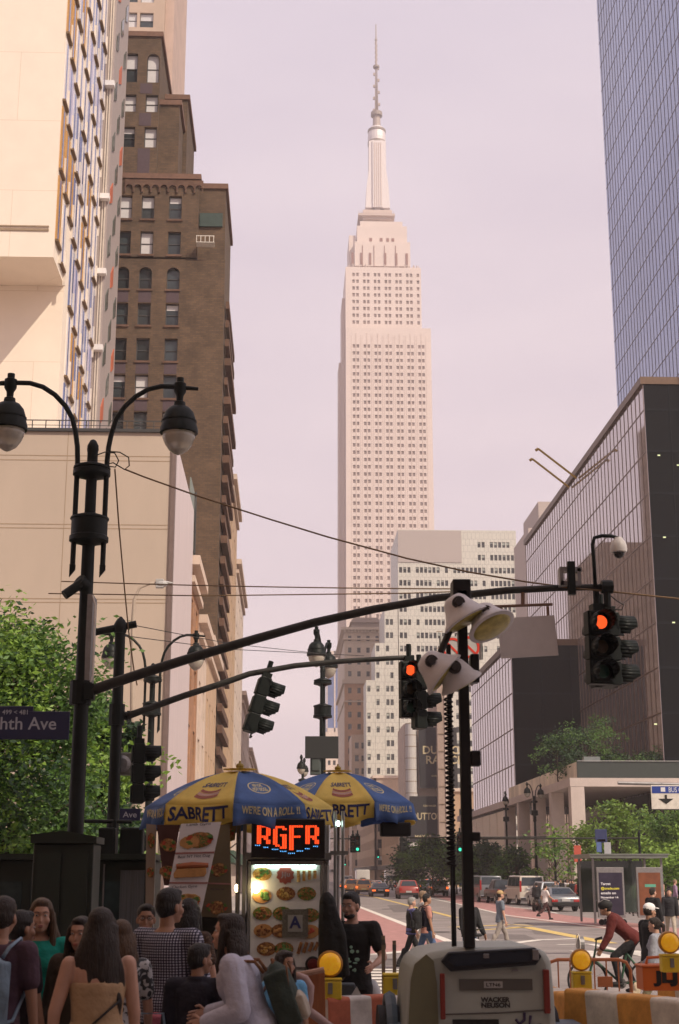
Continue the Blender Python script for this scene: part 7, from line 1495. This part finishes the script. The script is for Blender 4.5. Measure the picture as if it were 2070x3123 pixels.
t = thing('hanging_box', 'black box hanging below the right rim of the farther parasol', 'speaker box', PY(1208,2550,16.4)); b = MB(); b.box((-SZ(46,16.4),0,0), (SZ(46,16.4),.25,SZ(42,16.4))); b.build('box', M_rub, t, bevel=.02)
t = thing('steel_umbrella_stand', 'second steel cart edge with lamps glowing between the two parasols', 'cart frame', (X(1016,15.2),15.2,.21)); b = MB()
for x_ in (-.06,.02,.10): b.cyl((x_,0,0), (x_,0,2.55), .018, n=8)
b.box((-.1,-.1,2.1), (.15,.5,2.14)); b.build('frame', M_ss, t); b = MB(); b.ball((.05,-.05,2.42), (.02,.02,.03)); b.ball((-.03,-.02,2.50), (.015,.015,.03)); b.build('bulb', mat('green_white_tube', (.7,.9,.8), .5), t)

# ------------------------------------------------------------ floodlight tower trailer
LY = 11.4
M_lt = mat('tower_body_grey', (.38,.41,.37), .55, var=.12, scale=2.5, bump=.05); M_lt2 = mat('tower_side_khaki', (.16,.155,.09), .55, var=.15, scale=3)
lx = lambda px, py=2980: X(px, LY, py); lz = lambda py: Z(py, LY, 1460)-SWK
lt = thing('light_tower', 'grey towable floodlight tower with a tall black mast and four lamps', 'light tower', (lx(1465),LY,SWK)); L0 = lt.location.copy()
def lq(px, py, Y=LY): return PY(px, py, Y)-L0
b = MB(); outl = [(1250,2985),(1262,2935),(1310,2905),(1400,2890),(1620,2886),(1665,2900),(1682,2935),(1690,3015),(1700,3160),(1708,3300),(1228,3300),(1240,3160)]
pp = [lq(x_, y_) for x_, y_ in outl]; b.prism([(p.x, p.z) for p in pp], (0,0,0), (1,0,0), (0,0,1), (0,1.15,0)); b.build('body_shell', M_lt, lt, bevel=.05, smooth='auto')
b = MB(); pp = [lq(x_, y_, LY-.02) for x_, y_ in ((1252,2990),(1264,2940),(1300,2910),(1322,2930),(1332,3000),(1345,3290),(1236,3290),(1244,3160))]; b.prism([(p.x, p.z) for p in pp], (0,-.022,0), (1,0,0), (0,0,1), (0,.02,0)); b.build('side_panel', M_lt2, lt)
b = MB(); pp = [lq(x_, y_) for x_, y_ in ((1342,2930),(1365,2902),(1630,2888),(1650,2915),(1632,2942),(1372,2962))]; b.prism([(p.x, p.z) for p in pp], (0,-.045,0), (1,0,0), (0,0,1), (0,.043,0)); b.build('top_hatch', mat('hatch_black', (.012,.014,.02), .35), lt, bevel=.012)
b = MB(); pp = [lq(x_, y_) for x_, y_ in ((1362,2925),(1380,2910),(1612,2898),(1625,2912),(1612,2930),(1384,2945))]; b.prism([(p.x, p.z) for p in pp], (0,-.058,0), (1,0,0), (0,0,1), (0,.012,0)); b.build('hatch_inset', mat('hatch_blue_black', (.02,.026,.04), .25), lt)
b = MB(); b.box(lq(1624,2928,LY-.08), lq(1640,2895,LY-.05)); b.box(lq(1474,2922,LY-.07), lq(1490,2908,LY-.055)); b.box(lq(1562,2962,LY-.03), lq(1578,2955,LY-.001)); b.build('latch', M_steel, lt, bevel=.004)
for px in (1349,1666): b = MB(); p0, p1 = lq(px-7,3108 if px < 1500 else 3090,LY-.02), lq(px+5,2967 if px < 1500 else 2955,LY-.0); b.box((p0.x,-.055,p0.z), (p1.x,-.024 if px < 1500 else -.001,p1.z)); b.build('red_reflector', mat('reflector_red', (.22,.03,.02), .35), lt, bevel=.008)
b = MB(); p0, p1 = lq(1400,3020), lq(1622,2985); b.box((p0.x,-.012,p0.z), (p1.x,-.002,p1.z)); b.build('badge_recess', mat('recess_grey', (.10,.095,.085), .6), lt); b = MB(); p0, p1 = lq(1475,3012), lq(1531,2992); b.box((p0.x,-.018,p0.z), (p1.x,-.0125,p1.z)); o = b.build('name_label', M_sw, lt); b = MB(); text(b, 'LTN6', lq(1503,3002)+Vector((0,-.019,0)), (1,0,0), (0,0,1), .025, .11, bold=.02, t=.002); b.build('lettering', M_blackg, o)
b = MB(); text(b, 'WACKER', lq(1510,3048)+Vector((0,-.001,0)), (1,0,0), (0,0,1), SZ(13,LY), SZ(88,LY), bold=.05); b.build('lettering', mat('tower_letter', (.035,.034,.033), .6), lt); b = MB(); text(b, 'NEUSON', lq(1511,3065)+Vector((0,-.001,0)), (1,0,0), (0,0,1), SZ(13,LY), SZ(86,LY), bold=.05); b.build('lettering', mat('tower_letter', (.035,.034,.033), .6), lt)
b = MB(); b.tube([lq(1598,3087)+Vector((0,-.006,0)), lq(1598,3110)+Vector((0,-.006,0)), lq(1583,3122)+Vector((0,-.006,0)), lq(1572,3108)+Vector((0,-.006,0))], .012, 5); b.tube([lq(1617,3096)+Vector((0,-.006,0)), lq(1612,3135)+Vector((0,-.006,0)), lq(1650,3125)+Vector((0,-.006,0))], .012, 5); b.build('spray_mark', mat('spray_violet', (.05,.035,.09), .7), lt)
b = MB(); b.tube([lq(1352,3093)+Vector((0,-.004,0)), lq(1520,3088)+Vector((0,-.004,0)), lq(1680,3078)+Vector((0,-.004,0))], .006, 5); b.build('seam', mat('recess_grey', (.10,.095,.085), .6), lt); b = MB(); p0, p1 = lq(1380,3150), lq(1520,3108); b.box((p0.x,-.01,p0.z), (p1.x,-.002,p1.z)); b.build('black_vent', M_rub, lt)
for px0, px1 in ((1188,1240),(1692,1745)): 
    b = MB(); n_ = 14; p0 = lq((px0+px1)/2, 3180); b.cyl((p0.x-.1,.9,p0.z-.1), (p0.x+.1,.9,p0.z-.1), .30, n=20); b.build('wheel', M_rub, lt, smooth='auto')
    b = MB(); b.tube([(p0.x,.9+math.cos(a)*.36,p0.z-.1+math.sin(a)*.36) for a in [math.pi*k/10 for k in range(11)]], .05, 6); b.box(lq(px0,3123,LY+.5), lq(px1,3108,LY+.9)); b.build('mudguard', mat('blue_grey_guard', (.09,.13,.17), .5), lt)
# mast
mt = Z(1800,LY,1410)-SWK
b = MB(); mx0, mx1 = lq(1404,2400).x, lq(1440,2400).x; xm = (mx0+mx1)/2; hw_ = (mx1-mx0)/2*.88
pT = lq(1415,1850); pBt = lq(1418,2890); b.prism([(-hw_,0),(hw_,0),(hw_*.9,mt-pBt.z),(-hw_*.9,mt-pBt.z)], (xm,.0,pBt.z), (1,0,0), (0,0,1), (0,.09,0)); b.build('mast', mat('mast_black', (.008,.008,.009), .5), lt)
b = MB(); xn = lq(1385,2300).x; b.box((xn-.018,.25,pBt.z-.02), (xn+.018,.29,lq(1390,1950).z)); b.build('mast_section', mat('mast_black', (.008,.008,.009), .5), lt)
b = MB(); z0_, z1_ = lq(1380,2640).z, lq(1385,2120).z; pth = []; nt_ = 34; xs_ = lq(1377,2400).x
for k in range(nt_*8+1): a = 2*math.pi*k/8; pth.append((xs_+math.cos(a)*.032, .12+math.sin(a)*.032, z0_+(z1_-z0_)*k/(nt_*8)))
b.tube(pth, .009, 5); b.tube([(xs_,.12,z0_),(xs_,.15,z0_-.3),(xs_+.02,.15,z0_-.6)], .010, 5); b.tube([(xs_+.03,.12,z1_),(xs_+.06,.1,z1_+.12),(xs_+.02,.05,z1_+.22),(xs_+.01,.02,z1_+.1)], .008, 5); b.build('coiled_cable', M_rub, lt, smooth=True)
b = MB(); b.box(lq(1382,1845,LY+.0), lq(1426,1780,LY+.2)); b.build('mast_head', mat('mast_black', (.008,.008,.009), .5), lt, bevel=.01); b = MB(); b.box(lq(1437,2080,LY+.02), lq(1455,2000,LY+.14)); b.build('mast_bracket', mat('mast_black', (.008,.008,.009), .5), lt, bevel=.01); b = MB(); b.box(lq(1437,2335,LY-.0), lq(1460,2292,LY+.12)); b.build('mast_bracket', mat('mast_black', (.008,.008,.009), .5), lt, bevel=.01)
b = MB(); b.box(lq(1432,2565,LY), lq(1460,2538,LY+.1)); b.build('mast_clamp', mat('mast_black', (.008,.008,.009), .5), lt, bevel=.01)
b = MB(); b.tube([lq(1390,1875,LY-.05), lq(1368,1930,LY-.06), lq(1345,1985,LY-.07), lq(1330,2040,LY-.08)], .028, 8); b.tube([lq(1385,2000,LY-.02), lq(1382,2050,LY-.06), lq(1372,2065,LY-.08)], .022, 8); b.tube([lq(1410,1905,LY), lq(1450,1878,LY-.05)], .025, 8); b.build('lamp_arm', mat('mast_black', (.008,.008,.009), .5), lt, smooth=True)
M_hood = mat('lamp_hood_white', (.62,.60,.61), .45, var=.14, scale=5); M_lens = mat('sodium_lens', (.42,.36,.10), .3, var=.4, scale=12)
def flood(px, py, axis, r_, dep, lab):
    """hooded floodlight: axis points out of the lens"""
    c = lq(px, py, LY-.1); q = Vector(axis).normalized().to_track_quat('Z','Y'); b = MB()
    b.lathe([(.02,-dep),(.07,-dep*.95),(.10,-dep*.8),(.12,-dep*.55),(r_*.8,-dep*.2),(r_,0),(r_*1.02,.015),(r_*.97,.02)], c, 26, q); o = b.build('lamp_hood', M_hood, lt, smooth='auto')
    b = MB(); b.lathe([(r_*.95,.012),(r_*.7,.03),(.01,.04)], c, 26, q); b.build('lens', M_lens, o, smooth=True)
    b = MB(); kn = c + q @ Vector((0,0,-dep*.62)) + Vector((0,-.10,0)); b.cyl(kn+Vector((0,-.03,0)), kn+Vector((0,.05,0)), .052, .055, 16); b.cyl(kn+Vector((0,-.055,0)), kn+Vector((0,-.03,0)), .03, .035, 12); b.build('knuckle', mat('knuckle_grey', (.05,.045,.045), .5), o, smooth='auto')
flood(1420,1888,(.55,-.12,-.95),.20,.22,'')
flood(1497,1908,(.42,-.42,-.9),.20,.20,'')
flood(1352,2055,(.75,-.1,-.62),.20,.22,'')
flood(1405,2082,(.5,.15,-.85),.18,.20,'')

# ------------------------------------------------------------ barriers, lamps, railing
def stripemat(nm, c1, c2, w_, ang=0.0):
    if nm in MATS: return MATS[nm]
    m = bpy.data.materials.new(nm); m.use_nodes = True; n = m.node_tree; b = n.nodes['Principled BSDF']; b.inputs['Roughness'].default_value = .75
    t = n.nodes.new('ShaderNodeTexCoord'); mp_ = n.nodes.new('ShaderNodeMapping'); mp_.inputs['Rotation'].default_value = (0, ang, 0); n.links.new(t.outputs['Object'], mp_.inputs[0]); s_ = n.nodes.new('ShaderNodeSeparateXYZ'); n.links.new(mp_.outputs[0], s_.inputs[0])
    d = n.nodes.new('ShaderNodeMath'); d.operation = 'MULTIPLY'; d.inputs[1].default_value = 1/w_; n.links.new(s_.outputs[0], d.inputs[0]); f_ = n.nodes.new('ShaderNodeMath'); f_.operation = 'FRACT'; n.links.new(d.outputs[0], f_.inputs[0])
    r_ = n.nodes.new('ShaderNodeValToRGB'); r_.color_ramp.interpolation = 'CONSTANT'; r_.color_ramp.elements[0].color = (*c1,1); r_.color_ramp.elements[1].position = .5; r_.color_ramp.elements[1].color = (*c2,1); n.links.new(f_.outputs[0], r_.inputs[0])
    no = n.nodes.new('ShaderNodeTexNoise'); no.inputs['Scale'].default_value = 7; no.inputs['Detail'].default_value = 8; no.inputs['Roughness'].default_value = .75; n.links.new(t.outputs['Object'], no.inputs[0]); mr = n.nodes.new('ShaderNodeMapRange'); mr.inputs[1].default_value = .35; mr.inputs[2].default_value = .65; mr.inputs[3].default_value = .72; mr.inputs[4].default_value = 1.08; n.links.new(no.outputs[0], mr.inputs[0])
    v_ = n.nodes.new('ShaderNodeVectorMath'); v_.operation = 'SCALE'; n.links.new(r_.outputs[0], v_.inputs[0]); n.links.new(mr.outputs[0], v_.inputs['Scale']); n.links.new(v_.outputs[0], b.inputs['Base Color']); MATS[nm] = m; return m
M_jb = stripemat('barrier_orange_white', (.72,.34,.07), (.72,.66,.56), .78, R(8)); M_jr = stripemat('barrier_red_white', (.55,.16,.09), (.74,.71,.69), .42)
def jersey(label, p0, p1, h_, m, w0=.6, w1=.22, group='striped concrete barriers'):
    p0 = Vector(p0); p1 = Vector(p1); d = p1-p0; L_ = Vector((d.x,d.y,0)).length; t = thing('jersey_barrier', label, 'barrier', p0, math.atan2(d.y, d.x), group)
    prof = [(-w0/2,0),(-w0/2,.08),(-w0/2*.8,.12),(-w1/2*1.25,.36),(-w1/2,h_-.02),(-w1/2+.02,h_),(w1/2-.02,h_),(w1/2,h_-.02),(w1/2*1.25,.36),(w0/2*.8,.12),(w0/2,.08),(w0/2,0)]
    b = MB(); b.prism(prof, (0,0,0), (0,1,0), (0,0,1), (L_,0,0)); b.build('block', m, t, bevel=.015); return t
def bz(py, Y, px=1800): return Z(py, Y, px)
hz = .86
jersey('worn orange and white striped barrier at the lower right corner, nearest', (X(1735,12.6),12.6,bz(3012,12.6)-hz), (X(2200,11.0),11.0,bz(3040,12.0)-hz-.03), hz, M_jb)
jersey('orange and white barrier end just right of the floodlight tower', (X(1640,14.6),14.6,bz(3005,14.6)-hz), (X(1760,13.4),13.4,bz(3005,14.6)-hz), hz, M_jb)
jersey('orange and white barrier behind the orange toolbox at the right edge', (X(2010,15.2),15.2,bz(3003,15.2)-hz), (X(2140,14.6),14.6,bz(3003,15.2)-hz), hz, M_jb)
jersey('red and white striped barrier between the cart and the floodlight tower', (X(985,12.9),12.9,bz(3040,12.9,1100)-hz), (X(1262,13.3),13.3,bz(3024,13.3,1100)-hz), hz, M_jr)
M_amb = mat('amber_lens', (.90,.45,.02), .25, var=.3, scale=30, emit=(1,.45,.02), estr=.25); M_yb = mat('yellow_plastic', (.75,.56,.04), .5, var=.15)
def flasher(label, px, py, Y, lens=True, s_=1.0):
    c = PY(px, py, Y); t = thing('barricade_light', label, 'warning light', (c.x, c.y, c.z)); 
    b = MB(); b.box((-.10,-.06,-.02), (.10,.07,.135)); b.box((-.105,-.065,.135+.001), (.105,.075,.16)); b.build('battery_box', M_yb, t, bevel=.012)
    b = MB(); b.box((-.02,-.075,.03), (.02,-.061,.12)); b.build('bolt_cover', M_steel, t)
    if lens:
        q = Vector((0,-1,0)).to_track_quat('Z','Y'); b = MB(); b.lathe([(.105,-.05),(.112,-.04),(.112,.02),(.10,.03)], (0,0,.275), 24, q); b.build('lens_ring', mat('amber_ring', (.45,.2,.02), .4), t, smooth='auto')
        for sy in (1,-1): b = MB(); q2 = Vector((0,-sy,0)).to_track_quat('Z','Y'); b.lathe([(.098,.02),(.09,.045),(.05,.062),(.01,.068)], (0,0,.275), 24, q2); b.build('lens', M_amb, t, smooth=True)
    for k in ((1,) if lens else ()):
        pass
    t.scale = (s_,)*3; return t
flasher('amber warning light on the barrier right of the floodlight tower', 1774, 3010, 12.8, s_=.82)
flasher('amber warning light at the right edge beside the toolbox', 2045, 2958, 12.2, s_=.80)
flasher('amber warning light on the orange board by the cart', 1006, 3040, 12.9)
flasher('yellow lamp box without its lens on the red striped barrier', 1203, 3026, 12.9, lens=False)
b = MB(); t = thing('toolbox', 'orange plastic toolbox with black painted initials on the right barrier', 'toolbox', PY(2012,3018,12.9)); w_ = SZ(118,12.9); h_ = SZ(66,12.9)
b.box((-w_/2,-.12,0), (w_/2,.14,h_)); b.box((-w_/2-.01,-.13,h_+.001), (w_/2+.01,.15,h_+.02)); b.build('box_body', mat('orange_plastic', (.60,.14,.02), .45, var=.08), t, bevel=.015)
b = MB(); b.tube([(-w_*.32,0,h_+.02),(-w_*.28,0,h_+.075),(w_*.28,0,h_+.085),(w_*.32,0,h_+.02)], .014, 6); b.build('handle', mat('orange_plastic', (.60,.14,.02), .45), t); b = MB(); text(b, 'JLJ', (w_*.06,-.121,h_*.52), (1,0,0), (0,0,1), h_*.46, w_*.62, bold=.06); b.build('lettering', M_rub, t)
def railing(label, P0, P1, h_, nb, m, r_=.02):
    P0 = Vector(P0); P1 = Vector(P1); t = thing('crowd_barrier', label, 'railing', P0); D = P1-P0; b = MB(); u_ = D.normalized()
    b.tube([(0,0,.12), Vector((0,0,h_-.12)), u_*.05+Vector((0,0,h_-.03)), u_*.14+Vector((0,0,h_)), D-u_*.14+Vector((0,0,h_)), D-u_*.05+Vector((0,0,h_-.03)), D+Vector((0,0,h_-.12)), D+Vector((0,0,.12))], r_, 8); b.cyl((0,0,.25), D+Vector((0,0,.25)), r_*.8, n=6); b.build('frame', m, t, smooth=True)
    for k in range(1, nb): b = MB(); p = D*k/nb; b.cyl(p+Vector((0,0,.25)), p+Vector((0,0,h_-.01)), r_*.45, n=6); b.build('bar', m, t)
    return t
M_or = mat('faded_orange_paint', (.50,.17,.06), .6, var=.2, scale=6)
Y_ = 17.5; hr = Z(2926,Y_,1780)-.21; railing('orange tubular crowd railing behind the right barriers', (X(1655,Y_),Y_,.21), (X(1908,Y_),Y_,.21), hr, 7, M_or)
b = MB(); t = thing('barrier_tag', 'small orange plate hanging on the tubular railing', 'plate', PY(1846,3010,17.4)); b.box((-.09,0,0), (.09,.012,.12)); b.build('plate', M_or, t, bevel=.01)
# orange wooden barricade by the cart and its pale rail
t = thing('barricade', 'orange wood grained barricade board at the right foot of the cart', 'barricade', PY(905,3123,11.6)); o = t.location.copy()
b = MB(); pp = [PY(x_, y_, 11.6)-o for x_, y_ in ((900,2975),(990,2958),(996,3250),(902,3250))]; b.prism([(p.x,p.z) for p in pp], (0,0,0), (1,0,0), (0,0,1), (0,.06,0)); b.build('board', mat('orange_board', (.34,.12,.045), .7, var=.25, scale=6, stretch=(6,6,.5)), t, bevel=.006)
b = MB(); b.cyl(PY(897,2975,11.55)-o, PY(988,2957,11.55)-o, .022, n=8); b.build('top_rail', mat('worn_rail', (.42,.25,.17), .6, var=.25), t)
b = MB(); b.tube([PY(x_,y_,11.3)-o for x_, y_ in ((905,2975),(930,2985),(945,3010),(942,3050),(938,3080),(965,3100),(1010,3135),(1050,3165))], [.03,.034,.036,.036,.036,.034,.033,.033], 10); b.build('bent_pipe', mat('pale_pipe', (.40,.27,.25), .5, var=.2), t, smooth=True)
# delineator posts and a pale post behind the vendor
for px, py0, lb in ((1167,2853,'taller weathered wooden stake behind the striped barrier'),(1200,2868,'shorter weathered wooden stake behind the striped barrier')):
    t = thing('stake', lb, 'stake', (X(px,13.5),13.5,.21)); b = MB(); b.box((-.016,-.012,0), (.016,.012,Z(py0,13.5,px)-.21)); b.build('post', mat('weathered_stake', (.24,.19,.13), .8, var=.3, stretch=(4,4,.4)), t); b = MB(); b.box((-.017,-.013,Z(py0+28,13.5,px)-.21), (.017,.013,Z(py0+12,13.5,px)-.21)); b.build('dark_band', mat('stake_band', (.08,.08,.07), .7), t)
t = thing('plastic_bollard', 'rounded translucent white post beside the vendor legs', 'bollard', (X(1130,14.4),14.4,.21)); b = MB(); b.lathe([(.10,0),(.10,.7),(.09,.82),(.05,.9),(.01,.92)], n=16); b.build('post', mat('milky_plastic', (.42,.42,.42), .35), t, smooth=True)
t = thing('cooler_box', 'small dark and white cooler box beside the amber lamp', 'box', PY(1048,3070,13.2)); b = MB(); b.cb((0,0,.1), (.20,.2,.2)); b.build('box_body', mat('dark_slate_box', (.06,.07,.08), .5), t, bevel=.015); b = MB(); b.prism([(-.06,0),(.14,0),(.05,.17)], (.06,-.12,.01), (1,0,0), (0,0,1), (0,.02,0)); b.build('white_flap', M_sw, t)
# ------------------------------------------------------------ air
b = MB(); b.box((-260,-130,-1.6), (460,960,470)); hz_ = b.build('haze', bpy.data.materials.new('haze_air')); hz_['kind'] = 'stuff'
m = hz_.data.materials[0]; m.use_nodes = True; n = m.node_tree; n.nodes.clear(); pv = n.nodes.new('ShaderNodeVolumePrincipled'); pv.inputs['Density'].default_value = .0004; pv.inputs['Color'].default_value = (.98,.93,.95,1); pv.inputs['Anisotropy'].default_value = .35
out = n.nodes.new('ShaderNodeOutputMaterial'); n.links.new(pv.outputs[0], out.inputs['Volume'])
